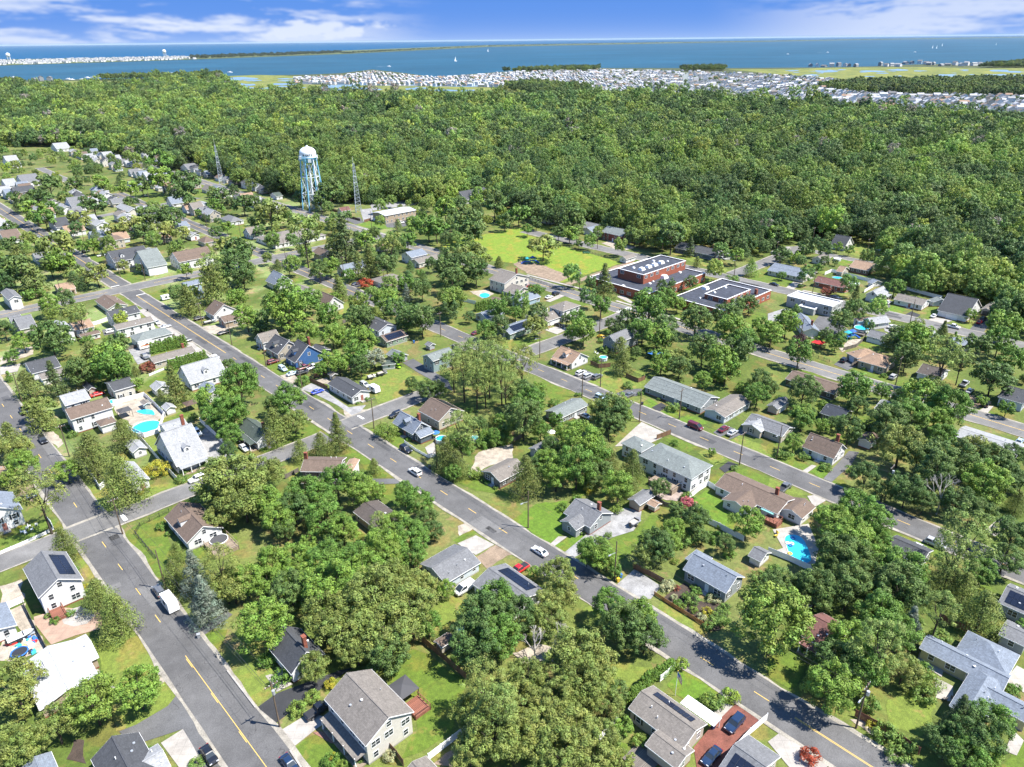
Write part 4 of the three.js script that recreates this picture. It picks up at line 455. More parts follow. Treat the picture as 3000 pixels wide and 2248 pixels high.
// the tight rows of small houses along the far ends of the streets
{ const R = rng(77), near2 = (p, m) => FOOT.some((f) => f.mid.distanceTo(p) < (Math.max(f.L, f.W) / 2 + m));
  const parkish = (p) => yardPolys.some((y) => /lawn|field|bright/.test(y.kind) && inPoly(p, y.pts));
  for (const ri of [1, 2, 0, 3]) { const r = ROADS[ri]; for (const sd of [-1, 1]) for (const back of [10.5, 27]) for (let a = 0; a < r.len; a += 12.5 + R() * 4) { const p = r.s.clone().addScaledVector(r.d, a).addScaledVector(r.n, sd * (r.w / 2 + back + R() * 2)).setY(0), [px, py, z] = toPix(p); if (z < 300 || px < -60 || px > (back > 20 ? 560 : 800) || py < 455 || py > 720) continue; if (R() < 0.1 || near2(p, 6.5) || onRoad(p, 6.5) || parkish(p)) continue; const L = 9 + R() * 4, W = 7.5 + R() * 2.5, e = R() < 0.4 ? 5.1 : 2.9, al = R() < 0.5;
    house(0, { mid: p, e1: r.d.clone(), n: r.n.clone(), L, W }, e, 0.4 + 0.35 * R(), ['lg', 'g', 'tp', 'or', 'lg', 'bl', 'dg', 'br', 'lg'][Math.floor(R() * 9)], ['w', 'w', 'cr', 'be', 'bw', 'w'][Math.floor(R() * 6)], (al ? 'x' : '') + (R() < 0.2 ? 'h' : '') + (R() < 0.25 ? 'd' : '')); } } }
// roof plant on the school
{
  const sc = HOUSES.find((h) => h.note === 'school').g, an = HOUSES.find((h) => h.note === 'annex').g;
  for (const [g, h, list] of [[sc, 8.65, '1120 120 1.5,1178 100 1.5,1230 83 1.5,1287 63 1.5,1050 105 .7,1222 45 .7,1345 47 .5'], [sc, 4.25, '1310 190 1.9,1190 240 .7,1220 222 .5,1390 148 .7,1450 145 .8,970 180 .6,960 262 .8,1465 118 1'], [an, 4.15, '1672 285 1.5,1625 365 .5,1910 395 .6'], [an, 6.05, '1750 318 .6,1845 275 .6']]) for (const it of list.split(',')) { const [x, y, s] = it.split(' ').map(Number), p = T(11, x, y, h), b = new Geo(); b.loft([v3(-s, 0, -s), v3(-s, 0, s), v3(s, 0, s), v3(s, 0, -s)], [v3(-s * 0.6, s * 0.8, -s * 0.75), v3(-s * 0.6, s * 0.8, s * 0.75), v3(s * 0.6, s * 0.8, s * 0.75), v3(s * 0.6, s * 0.8, -s * 0.75)]); g.updateMatrix(); part(g, s > 1 ? 'roof_ventilator' : 'roof_vent', b.get(), M.trim, g.matrix.clone().invert().multiply(mx(p.x, h - 0.02, p.z, -GRID))); }
  const p = T(11, 2108, 330, 4.2); an.updateMatrix(); part(an, 'chimney', boxGeo(-0.6, 0.6, 0, 2.6, -0.6, 0.6), M.brick, an.matrix.clone().invert().multiply(mx(p.x, 4.1, p.z, -GRID)));
}
// labels for houses: look first, then what is beside
{
  const base = (h) => {
    if (h.note === 'school') return 'red brick school with raised gymnasium and dark flat roof'; if (h.note === 'annex') return 'brick school annex with raised hall and brick chimney'; if (h.note === 'hall') return 'white flat-roofed hall with small side annex';
    if (h.note === 'municipal garage') return 'tan municipal garage with white metal roof';
    const f = h.fl, ex = [f.includes('S') && 'solar panels', f.includes('dd') ? 'two dormers' : /[du]/.test(f) && 'a dormer', f.includes('c') && 'chimney'].filter(Boolean)[0];
    const sz = h.kind !== 'house' ? 'small' : h.e > 4.6 ? 'two-storey' : h.e > 3.9 ? 'tall' : h.L * h.W > 210 ? 'large' : h.L > 17 ? 'long' : h.s > 0.65 ? 'steep-roofed' : '';
    return `${h.note ? h.note + ' ' : sz ? sz + ' ' : ''}${WALLN[h.wall]} ${h.kind} with ${ROOFN[h.roof]}${h.hip ? ' hipped' : ''} roof${ex && !h.note ? ' and ' + ex : ''}`.replace('with brown gable chimney white house', 'steep white house with brown chimney and');
  };
  for (const h of HOUSES) h.base = base(h);
  const cnt = (k) => HOUSES.filter((q) => q.base === k).length;
  const uniq = HOUSES.filter((h) => cnt(h.base) === 1);
  for (const h of HOUSES) {
    h.label = h.base;
    if (cnt(h.base) > 1) { const n = uniq.filter((q) => q !== h).sort((a, b) => a.mid.distanceTo(h.mid) - b.mid.distanceTo(h.mid))[0]; const short = h.base.replace(/ and (a dormer|two dormers|chimney|solar panels)$/, ''); h.label = `${short} ${n.mid.distanceTo(h.mid) < 40 ? 'beside' : 'near'} the ${n.base.replace(' with', '-walled one with').replace(/ (house|garage|shed)-walled one/, ' $1')}`.split(' ').slice(0, 16).join(' '); }
    tag(h.g, h.label, h.kind === 'house' ? (h.note === 'school' || h.note === 'annex' ? 'school' : 'house') : h.kind);
  }
  const seen = {}; for (const h of HOUSES) (seen[h.label] ??= []).push(h);
  for (const l of Object.values(seen)) if (l.length > 1) l.forEach((h) => { h.g.userData.group = 'houses alike: ' + h.base; });
}
const nearHouse = (p) => uniqNear(p); const uq = HOUSES.filter((h) => HOUSES.filter((q) => q.base === h.base).length === 1);
function uniqNear(p) { let b = null, d = 1e9; for (const h of uq) { const q = h.mid.distanceTo(p); if (q < d) { d = q; b = h; } } return [b.base, d]; }
const inHouse = (p, m = 0) => FOOT.some((f) => { const q = p.clone().sub(f.mid); return Math.abs(q.dot(f.ex)) < f.L / 2 + m && Math.abs(q.dot(f.ez)) < f.W / 2 + m; });
// ---------- trees ----------
function leafMat(key, c, tr = 0.25) { return mats['leaf_' + key] ??= Object.assign(new THREE.MeshPhysicalMaterial({ color: lin(...c), roughness: 0.62, transmission: tr, thickness: 0, vertexColors: true, side: THREE.DoubleSide, specularIntensity: 0.5 }), { name: 'leaf_' + key }); }
// a crown of leaf-sized faces: clumps in a volume, leaves on each clump's skin
function crown(seed, clumps, perClump, leaf, o = {}) {
  const R = rng(seed * 7919 + 3), p = [], n = [], c = [], up = v3(0, 1, 0), q = v3(), nn = v3(), a = v3(), b = v3(), cs = clumps(R);
  for (const cl of cs) {
    const tone = 0.72 + 0.56 * R(), warm = 0.88 + 0.24 * R();
    for (let i = 0; i < perClump * (cl.k ?? 1); i++) {
      nn.set(R() * 2 - 1, R() * 2 - 1, R() * 2 - 1); if (nn.lengthSq() > 1 || nn.lengthSq() < 0.01) { i--; continue; } nn.normalize();
      if (nn.y < -0.35 && R() < 0.6) { i--; continue; }
      const rr = cl.r * (0.72 + 0.42 * R()) * (0.8 + 0.4 * vnoise(nn.x * 2.5 + cl.x * 9 + 50, nn.z * 2.5 + nn.y * 2 + cl.z * 9 + 50));
      q.set(cl.x + nn.x * rr, cl.y + nn.y * rr * (o.sq ?? 0.8), cl.z + nn.z * rr);
      const s = leaf * (0.6 + 0.8 * R());
      nn.x += (R() - 0.5) * 1.5; nn.y += (R() - 0.5) * 1.5 + (o.lift ?? 0.25); nn.z += (R() - 0.5) * 1.5; nn.normalize();
      a.set(R() - 0.5, R() - 0.5 - (o.droop ?? 0.2), R() - 0.5).cross(nn).normalize(); b.crossVectors(nn, a);
      const lx = s * (o.long ?? 1), ly = s * (o.wide ?? 0.62), v = [q.clone().addScaledVector(a, -lx), q.clone().addScaledVector(b, -ly), q.clone().addScaledVector(a, lx), q.clone().addScaledVector(b, ly)];
      const out = v3(q.x - cl.x, (q.y - cl.y) + 0.35 * cl.r, q.z - cl.z).normalize().multiplyScalar(0.9).add(nn).normalize();
      const t = tone * (0.78 + 0.44 * R());
      for (const k of [0, 1, 2, 0, 2, 3]) { p.push(v[k].x, v[k].y, v[k].z); n.push(out.x, out.y, out.z); c.push(t * warm, t, t * (0.85 + 0.2 * R())); }
    }
  }
  const g = new THREE.BufferGeometry(); g.setAttribute('position', new THREE.Float32BufferAttribute(p, 3)); g.setAttribute('normal', new THREE.Float32BufferAttribute(n, 3)); g.setAttribute('color', new THREE.Float32BufferAttribute(c, 3));
  g.userData.clumps = cs; return g;
}
// trunk with limbs to some of the clumps (unit crown radius; base at y = 0)
function trunk(seed, hTop, rad, targets, limbs = 7) {
  const R = rng(seed + 77), parts = [];
  const limb = (a, b, r0, r1, seg = 6) => { const l = a.distanceTo(b), g = new THREE.CylinderGeometry(r1, r0, l, seg, 2); const q = g.attributes.position; for (let i = 0; i < q.count; i++) if (Math.abs(q.getY(i)) < 0.01) { q.setX(i, q.getX(i) + l * 0.05 * (R() - 0.5)); } g.translate(0, l / 2, 0); g.applyQuaternion(new THREE.Quaternion().setFromUnitVectors(v3(0, 1, 0), b.clone().sub(a).normalize())); g.translate(a.x, a.y, a.z); parts.push(g); };
  const lean = v3((R() - 0.5) * 0.15, hTop, (R() - 0.5) * 0.15); limb(v3(0, -0.05, 0), lean, rad, rad * 0.5, 8);
  for (let i = 0; i < limbs && targets.length; i++) { const t = targets[Math.floor(R() * targets.length)], s = lean.clone().multiplyScalar(0.55 + 0.4 * R()); limb(s, v3(t.x, t.y, t.z), rad * 0.42, rad * 0.1, 5); }
  const g = mergeGeometries(parts); g.deleteAttribute('uv'); return g;
}
const shapes = {
  // unit horizontal radius 1, crown centre at height hc
  broad: (hc, vr, nb, ns, cr, open = 1) => (R) => { // boughs round a core, each carrying its own clumps: deep gaps between them
    const out = []; out.boughs = []; const turn = R() * 6;
    for (let i = 0; i < nb; i++) { const t = (i + 0.5) / nb, y = -0.62 + 1.5 * Math.pow(t, 0.9) + (R() - 0.5) * 0.22, w = Math.sqrt(Math.max(0.03, 1 - Math.pow(Math.max(y, -0.5) / 1.02, 2) * (y < 0 ? 1.2 : 1))), th = turn + i * 2.399 + (R() - 0.5) * 0.7, reach = (0.42 + 0.34 * R()) * w * open, br = (0.27 + 0.17 * R()) * (0.7 + 0.45 * w), bx = Math.cos(th) * reach, bz = Math.sin(th) * reach, by = hc + y * vr; out.boughs.push({ x: bx, y: by, z: bz });
      for (let k = 0; k < ns; k++) { const ph = th + (R() - 0.5) * 4.2, up = R() * 1.35 - 0.35, h = Math.sqrt(Math.max(0, 1 - up * up)), q = br * (0.7 + 0.5 * R()); out.push({ x: bx + Math.cos(ph) * h * q * 1.15, y: by + up * q * 0.8, z: bz + Math.sin(ph) * h * q * 1.15, r: cr * (0.65 + 0.7 * R()) }); } }
    return out; },
  cone: (hTop, h0, N, cr, pw = 0.85) => (R) => { const out = []; for (let i = 0; i < N; i++) { const t = i / N, y = h0 + (hTop - h0) * t, w = Math.pow(1 - t, pw) * (0.75 + 0.35 * R()), th = i * 2.4 + R(); out.push({ x: Math.cos(th) * w * 0.82, y, z: Math.sin(th) * w * 0.82, r: cr * (0.35 + 0.75 * (1 - t)) * (0.8 + 0.5 * R()), k: 0.4 + 0.8 * (1 - t) }); if (i % 2) out.push({ x: Math.cos(th + 2) * w * 0.35, y, z: Math.sin(th + 2) * w * 0.35, r: cr * (0.4 + 0.7 * (1 - t)), k: 0.5 }); } return out; },
};
const PROTO = {};
function proto(kind, lod, i) {
  const key = kind + lod + '_' + i; if (PROTO[key]) return PROTO[key];
  const sd = i * 31 + kind.charCodeAt(0) * 3 + lod * 7, X = [2.6, 1, 0.34][lod], ls = [0.62, 1, 1.75][lod];
  let g, t;
  if (kind === 'broad') { const hc = 1.35; g = crown(sd, shapes.broad(hc, 0.86, [15, 13, 9][lod], [9, 7, 4][lod], [0.175, 0.195, 0.26][lod]), [88, 52, 38][lod], 0.06 * ls); t = trunk(sd, 1.05, 0.055, g.userData.clumps.boughs, 11); }
  else if (kind === 'wide') { const hc = 1.2; g = crown(sd, shapes.broad(hc, 0.66, [17, 14, 9][lod], [9, 7, 4][lod], [0.16, 0.18, 0.25][lod], 1.08), [84, 50, 38][lod], 0.056 * ls); t = trunk(sd, 0.95, 0.06, g.userData.clumps.boughs, 12); }
  else if (kind === 'feather') { const hc = 2.4; g = crown(sd, shapes.broad(hc, 1.08, [13, 11, 8][lod], [7, 6, 4][lod], [0.16, 0.18, 0.25][lod]), [56, 34, 28][lod], 0.058 * ls, { long: 1.25, wide: 0.45 }); t = trunk(sd, 2.1, 0.055, g.userData.clumps.boughs, 13); }
  else if (kind === 'cedar') { g = crown(sd, shapes.cone(2.45, 0.3, [60, 46, 22][lod], [0.40, 0.42, 0.5][lod], 0.6), [110, 60, 40][lod], 0.06 * ls, { long: 1.35, wide: 0.42, droop: -0.1 }); t = trunk(sd, 2.0, 0.06, [], 0); }
  else if (kind === 'spruce') { g = crown(sd, shapes.cone(3.2, 0.25, [74, 54, 24][lod], [0.30, 0.34, 0.45][lod], 1), [100, 52, 36][lod], 0.062 * ls, { long: 1.6, wide: 0.38, droop: 0.5, sq: 0.5 }); t = trunk(sd, 2.9, 0.06, [], 0); }
  else if (kind === 'arbor') { g = crown(sd, shapes.cone(4.6, 0.25, [26, 22, 14][lod], [0.7, 0.75, 0.8][lod], 0.55), [70, 44, 26][lod], 0.16 * ls, { droop: -0.5, long: 1.4, wide: 0.5 }); t = trunk(sd, 2, 0.09, [], 0); }
  else { g = crown(sd, shapes.broad(0.62, 0.55, [9, 8, 6][lod], [5, 4, 3][lod], [0.3, 0.32, 0.38][lod], 1.1), [70, 46, 30][lod], 0.085 * ls); t = trunk(sd, 0.5, 0.08, g.userData.clumps.boughs, 5); }
  return PROTO[key] = { g, t };
}
const C = { oak: [0.231, 0.276, 0.070], oak2: [0.192, 0.247, 0.060], maple: [0.127, 0.237, 0.041], maple2: [0.182, 0.293, 0.048], dark: [0.094, 0.166, 0.043], dark2: [0.120, 0.192, 0.050], lime: [0.195, 0.285, 0.052], gold: [0.38, 0.36, 0.04], feath: [0.227, 0.305, 0.082], cedar: [0.159, 0.202, 0.050], spruce: [0.104, 0.150, 0.050], blue: [0.19, 0.235, 0.185], arb: [0.137, 0.240, 0.038], red: [0.24, 0.08, 0.05], crim: [0.38, 0.075, 0.035], purp: [0.085, 0.045, 0.05], pink: [0.52, 0.15, 0.18], bush: [0.156, 0.254, 0.054], pale: [0.38, 0.40, 0.22], white: [0.29, 0.32, 0.23], grass: [0.24, 0.34, 0.05] };
// code: proto, colours, crown-centre height in crown radii, name, look, category, vertical centre of the unit tree
const KIND = {
  o: ['wide', ['oak', 'oak2'], 'oak_tree', 'spreading olive-green oak', 1.2], m: ['broad', ['maple', 'maple2'], 'maple_tree', 'rounded mid-green maple', 1.3], d: ['broad', ['dark', 'dark2'], 'shade_tree', 'dense dark green tree', 1.3], l: ['broad', ['lime', 'maple2'], 'leafy_tree', 'bright lime-green tree', 1.3], f: ['feather', ['feath', 'oak'], 'locust_tree', 'tall feathery open-crowned tree', 2.3], c: ['cedar', ['cedar', 'oak2'], 'cedar_tree', 'dark olive cedar', 1.25], s: ['spruce', ['spruce', 'cedar'], 'spruce_tree', 'tall dark green spruce', 1.55], b: ['spruce', ['blue'], 'blue_spruce', 'silvery blue spruce', 1.4], a: ['arbor', ['arb'], 'arborvitae', 'narrow columnar arborvitae', 2.2], r: ['bush', ['red', 'crim'], 'red_maple', 'small red-leaved maple', 0.6], p: ['broad', ['purp'], 'plum_tree', 'purple-leaved plum tree', 1.2], i: ['broad', ['pink'], 'crape_myrtle', 'pink flowering crape myrtle', 1.2], y: ['bush', ['gold', 'lime'], 'golden_shrub', 'yellow-green shrub', 0.6], k: ['bush', ['bush', 'maple'], 'shrub', 'clipped round green shrub', 0.6], h: ['bush', ['pale'], 'hydrangea', 'pale flowering shrub', 0.6], w: ['broad', ['white'], 'willow_tree', 'silvery pale-leaved tree', 1.3], g: ['bush', ['grass'], 'ornamental_grass', 'fountain of ornamental grass', 0.6],
};
const TREES = {
  1: 'c 850 130 150,c 1010 330 165,m 1190 950 195,l 800 1060 225,o 120 930 240,o 480 1270 185,o 90 1480 200,k 1690 1590 60,b 1770 200 165,o 2010 60 160,k 470 350 35,k 600 290 35,k 410 310 25',
  2: 'm 60 400 225,m 650 60 230,d 300 90 190,o 1000 150 260,o 800 420 240,o 1150 420 260,o 620 320 210,o 1350 250 220,m 1490 400 115,o 870 600 165,o 500 760 130,d 1150 640 180,o 1440 70 140,k 80 700 65,k 230 850 75,y 360 1110 70,y 490 1010 62,y 640 900 48,m 1640 90 75,d 1950 330 210,m 2080 200 170,d 1900 560 210,m 2100 500 190,f 1980 900 190,f 2100 1100 200,o 1850 1150 160,o 2050 1350 240,o 1850 1500 170,k 640 1560 60,h 1155 1520 50,y 760 1590 35,y 660 1530 35',
  3: 'd 60 330 160,o 400 150 160,o 330 330 165,m 850 250 150,m 1090 270 170,d 960 430 190,d 1150 480 170,o 560 620 240,o 700 760 190,o 130 830 160,o 380 1050 190,o 90 1050 170,o 600 900 200,o 820 1080 140,d 930 950 85,o 270 1250 210,o 560 1300 220,o 80 1400 170,o 400 1500 220,o 750 1400 170,o 700 1570 190,o 950 1570 105,m 965 1270 85,y 1100 1390 60,g 1470 730 55,g 1890 1005 68,y 1690 1040 60,k 1750 1060 70,h 1340 60 50,r 1420 70 30,k 1560 170 60,y 1690 280 42,k 1810 270 50,k 1760 340 60,h 1640 320 40,k 1500 140 35,k 1600 60 40,k 1850 200 40,h 1750 160 48,y 1570 260 32,k 1700 400 45,k 1830 350 45,k 1430 200 35,y 1480 230 25,h 1400 150 30',
  4: 'l 55 370 305,m 970 300 210,m 1130 450 170,d 700 80 190,d 1150 100 220,b 1230 400 125,f 1480 290 140,m 700 560 190,f 950 620 210,d 600 720 210,m 830 780 200,o 1170 780 145,m 500 1060 225,k 880 1080 80,y 1380 900 100,k 1300 800 100,k 1340 1000 80,c 1860 260 180,s 1640 1200 150,m 1920 1200 175,d 1800 1350 210,d 1560 1400 180,m 1700 1560 160,m 1900 1550 115,r 360 1520 75,k 1020 1340 90,k 1490 480 70,y 910 1260 48,k 1200 1430 70,k 1100 1560 80,d 420 100 170,d 100 40 150,k 2100 960 55,m 2180 560 80',
  5: 'c 340 60 115,c 60 180 105,o 110 330 135,l 190 490 125,f 350 780 190,c 550 1160 125,c 790 380 185,c 1060 210 125,m 530 430 105,c 1060 650 190,y 1350 520 88,k 1565 600 45,o 2000 600 270,o 1900 950 130,o 2100 780 210,o 1850 700 140,k 1645 820 40,m 1910 60 145,m 1990 230 105,c 1530 1250 78,c 1500 1400 115,b 1680 1420 145,f 1900 1400 145,o 1950 1550 150,m 2130 1480 155,k 1460 1070 30,k 1530 1140 30,k 1390 1010 40,l 60 620 70,k 620 200 35',
  6: 'c 160 170 125,o 330 120 115,c 380 350 88,c 560 320 98,s 700 200 110,y 1130 190 88,c 1020 500 55,o 60 560 160,m 80 800 170,m 200 950 145,m 420 760 160,m 700 650 145,m 900 690 145,m 560 800 150,d 330 870 145,m 600 960 170,m 750 1060 135,m 1060 720 70,m 1290 760 115,m 1420 830 125,d 1480 950 98,m 1200 1020 145,f 1060 990 85,m 1330 1080 150,d 1540 1050 88,m 1100 1200 150,m 1350 1250 135,l 1150 1290 140,m 850 1290 160,m 600 1330 170,m 950 1380 160,m 700 1450 170,m 330 1330 145,m 150 1350 150,m 100 1500 145,m 400 1480 170,m 900 1520 145,o 1150 1480 160,o 1350 1530 145,m 450 1180 78,d 250 1050 95,f 1770 200 140,c 1640 400 120,c 1740 480 100,y 1900 560 52,m 2060 240 68,m 2150 180 60,k 1800 260 50,k 2000 200 45,m 1750 330 105,k 1840 330 60,k 1960 290 55,k 2080 270 65,k 2160 260 60,m 1700 560 70,k 1790 540 60,d 1930 140 70,d 1860 120 60',
  7: 'c 120 600 140,d 100 100 160,m 380 560 145,m 600 330 180,m 560 520 170,m 700 400 145,m 470 230 115,d 860 60 140,m 920 30 120,d 840 140 120,c 850 430 85,c 1040 500 105,m 920 660 138,m 380 90 58,i 1520 850 72,d 1590 960 125,d 1420 880 68,m 1400 1030 105,m 2030 990 145,m 740 1230 150,m 650 1270 110,m 820 1300 100,d 1240 1200 150,o 1170 1250 130,m 1340 1180 115,y 1410 1310 30,m 890 1400 60,o 390 1430 145,m 190 1420 58,k 830 1090 30,k 760 1120 30,h 1350 1510 48,k 2090 1580 70,k 2140 1450 60,m 1730 370 34,k 1410 290 30,k 1920 505 30,d 1850 1180 85,k 440 850 40,y 900 870 40,k 1520 760 50,y 670 690 45,k 1740 1100 60,d 760 560 110,m 300 430 120,d 220 480 90,c 780 300 80,d 690 620 80,k 560 780 40,m 250 200 80,d 330 330 90,k 1480 1150 60,k 1560 1120 60,d 1640 1100 70,k 1880 1250 50',
  8: 'm 300 80 108,m 460 150 58,d 700 190 115,d 590 120 75,k 130 380 58,m 220 300 78,k 300 410 40,k 500 500 45,d 1040 140 160,m 1230 60 160,m 1450 50 145,o 1150 320 190,d 1300 420 145,m 1500 260 115,k 750 530 55,d 840 600 125,d 1000 700 105,d 1200 700 150,d 1450 580 170,d 1600 420 190,o 1800 380 160,d 1950 480 160,d 2080 600 145,d 1650 800 140,m 1900 650 190,d 2120 400 115,d 1850 900 115,c 2160 800 85,d 1350 800 105,m 560 950 170,m 760 880 170,m 900 980 160,m 700 1120 190,m 950 1130 115,d 600 1250 180,d 750 1330 170,m 1150 1400 190,m 1000 1350 160,f 1700 1150 200,f 1600 1300 165,c 1550 1450 150,c 1700 1550 135,d 2100 1150 160,d 2050 1300 145,m 1850 1400 125,c 1350 1550 100,d 500 1420 115,d 900 1500 145,d 1150 1580 145,d 300 1520 110,k 60 1400 60',
  9: 'd 60 130 115,d 170 150 130,c 290 200 115,m 540 70 105,o 650 170 88,o 830 160 105,o 1060 90 58,d 1210 110 40,m 1600 130 58,d 1560 330 95,c 1620 400 100,f 1820 140 120,d 2030 100 145,d 2100 200 95,c 1850 270 125,m 2050 380 88,m 2130 540 105,m 430 440 85,o 620 520 85,f 680 500 85,d 30 640 85,m 190 740 85,d 440 740 155,m 100 880 58,c 230 1100 105,s 470 1090 95,a 70 1040 25,c 650 980 100,m 940 900 170,c 800 900 130,m 1000 1000 145,d 700 1050 115,r 1270 970 58,m 1180 1150 58,d 860 1130 45,o 340 1310 125,s 1500 1110 120,m 2080 1130 175,m 1870 1300 155,m 2000 1380 145,d 1980 960 58,k 300 330 60,k 230 350 50,k 1420 300 22,k 820 700 45,k 760 730 45',
  10: 'm 270 490 180,m 400 430 135,d 180 460 115,m 630 540 105,m 430 660 105,s 710 270 80,d 540 100 78,m 640 120 85,m 800 170 58,r 950 240 55,d 1130 110 98,s 980 60 90,s 880 90 78,d 900 560 115,p 890 640 58,m 660 690 105,m 910 760 125,m 870 860 115,w 1020 880 95,m 640 900 98,m 720 950 85,d 900 960 85,m 1130 400 105,d 1100 470 75,b 1300 330 55,d 1430 300 85,m 1300 240 75,d 1300 560 105,d 1430 560 125,l 1700 400 115,o 1640 380 75,d 1650 130 105,d 1800 100 140,d 1900 150 105,d 1700 220 105,m 1420 150 40,m 2100 480 85,m 1990 650 85,f 1700 930 120,f 1900 850 130,f 1790 1000 130,f 2010 960 130,f 2120 1000 140,f 1900 1080 120,f 1780 860 100,f 2060 860 110,f 1980 1090 110,f 2160 1130 110,d 1350 1180 68,d 1480 1160 95,d 1570 1170 75,m 270 1250 145,d 150 1300 85,c 2100 90 38,y 1580 470 38,k 730 445 28,k 410 940 25,k 480 930 25,k 330 950 40,d 30 560 80,d 40 640 70,k 400 1080 50,m 560 990 60,m 690 380 45',
  11: 's 800 230 95,m 770 460 85,m 1180 480 145,m 1130 640 115,m 1260 700 120,d 1330 720 95,d 1590 570 125,d 1850 550 115,m 1340 380 85,m 1430 420 68,d 2050 430 75,m 200 330 68,m 30 500 58,o 200 620 95,m 560 540 75,m 620 650 115,m 520 640 68,c 940 780 82,c 960 920 90,m 1290 890 85,m 1290 960 75,o 1430 870 95,d 1650 820 125,m 1800 900 120,d 1950 850 130,m 1900 680 130,m 2000 750 120,d 1450 960 95,m 1650 1080 85,m 1850 1000 120,d 2140 1100 95,m 2120 1200 105,k 1390 1310 50,k 1000 1120 40,f 80 960 120,d 80 1200 125,m 150 1300 140,m 230 1170 75,k 360 1270 40,o 830 1350 145,m 960 1400 85,m 750 1330 85,k 730 900 30,k 560 1200 18,k 590 1195 18,k 1110 1190 22,a 110 410 22,a 130 400 20,k 800 810 40,k 850 660 45,k 930 620 45,k 270 270 20,m 1560 440 45,m 2160 640 90,c 1600 70 38,k 80 210 45,k 1910 190 45',
  12: 'm 430 100 42,k 280 260 20,s 760 360 75,m 160 600 105,m 30 700 115,d 630 570 98,p 270 740 68,m 270 860 105,m 590 740 85,m 1260 760 150,d 1200 880 115,f 1520 900 140,f 1680 910 100,d 1820 780 105,a 1605 750 20,s 1510 670 60,m 1100 270 75,m 980 380 40,m 1760 500 48,m 2050 600 145,m 2000 750 115,d 1950 1050 160,m 2100 920 115,d 310 1180 135,m 290 1380 105,m 740 1150 145,d 780 1320 95,m 990 1180 75,m 1330 1230 160,m 1550 1330 170,d 1050 1400 125,f 1290 620 55,m 2050 1370 68,k 1000 1035 25,d 20 1150 68,m 120 170 38,r 510 310 50,a 1420 660 16,d 580 60 25,m 460 680 30,d 1130 1300 80,o 1420 1120 90,d 2150 480 90,m 480 1310 50,m 1850 1250 50',
  13: 'd 800 650 105,m 430 670 60,m 1110 500 78,d 1220 490 78,m 1400 430 115,d 1600 470 105,d 1600 590 105,d 1900 580 85,m 1390 290 105,d 420 480 95,d 640 470 75,m 880 480 68,o 480 1030 145,o 690 790 95,d 1120 640 50,o 560 600 60,m 300 700 110,m 380 770 90,d 330 590 90,d 200 640 70,o 1130 830 100,d 1300 760 110,d 1480 780 100,o 1400 880 90,d 1230 900 80,o 1560 900 70,d 80 1000 90,c 150 1100 90,m 700 1000 60,m 800 1020 60,d 430 1180 90,d 560 1180 80,m 1980 740 0,m 1960 850 55,m 1720 730 35,o 1960 1000 120,d 2060 1080 120,m 1860 680 70,d 2100 640 90,o 980 900 70,d 90 870 60',
  14: 'm 1310 960 78,m 1490 850 105,d 1830 830 125,d 1880 900 95,d 2060 680 95,m 1640 700 105,m 1560 860 105,o 1860 1090 145,d 1700 1110 95,m 1360 830 75,f 420 930 120,o 120 730 170,d 640 570 105,s 760 980 120,s 700 1000 85,m 950 950 85,f 1170 1010 85,c 2100 1180 38,d 1750 760 90,m 1900 620 60,d 2150 800 70,l 760 480 60,l 850 500 60,d 560 620 80,d 380 590 70,d 130 950 50,m 240 460 70',
  15: 'o 270 500 125,d 210 330 58,m 130 370 48,d 520 300 95,d 400 380 58,m 500 400 75,d 575 490 36,m 60 230 90,d 330 220 80,d 740 420 40,d 1380 440 120,d 1250 420 90,s 1545 500 50,m 1930 600 60,y 1465 540 15',
  16: 'd 120 590 70,d 330 560 75,c 505 480 35,m 600 520 40,m 700 545 40,m 80 420 90,d 1050 590 60',
};
const ROWS = [[3, 1125, 880, 1385, 725, 13, 30], [3, 1010, 1010, 1100, 935, 5, 30], [9, 1310, 800, 1590, 735, 14, 22], [9, 1460, 945, 1765, 860, 13, 22], [10, 1905, 440, 2030, 420, 7, 20], [6, 1940, 240, 2020, 220, 4, 24], [10, 2130, 350, 2190, 340, 3, 16]];
const allTrees = [];
function treeAt(t, x, y, r, k, aspect = 1) {
  const K = KIND[k]; let hc = K[4], rm = 5, p;
  for (let i = 0; i < 4; i++) { p = T(t, x, y, hc * rm); const z = toPix(p)[2]; rm = Math.min(k === 'a' ? 1 : 10, r * (K[0] === 'broad' || K[0] === 'wide' ? 0.93 : K[0] === 'feather' ? 1.0 : 1.03) / (t ? ZK : 1) * z / FOC); }
  allTrees.push({ p: p.setY(0), r: rm, k, px: r / ZK });
}
for (const [t, s] of Object.entries(TREES)) for (const it of s.split(',')) { const [k, x, y, r] = it.split(' '); if (+r) treeAt(+t, +x, +y, +r, k); }
for (const [t, x0, y0, x1, y1, n, r] of ROWS) for (let i = 0; i < n; i++) treeAt(t, x0 + (x1 - x0) * i / (n - 1), y0 + (y1 - y0) * i / (n - 1), r * (0.9 + 0.2 * hash(i, x0)), 'a');
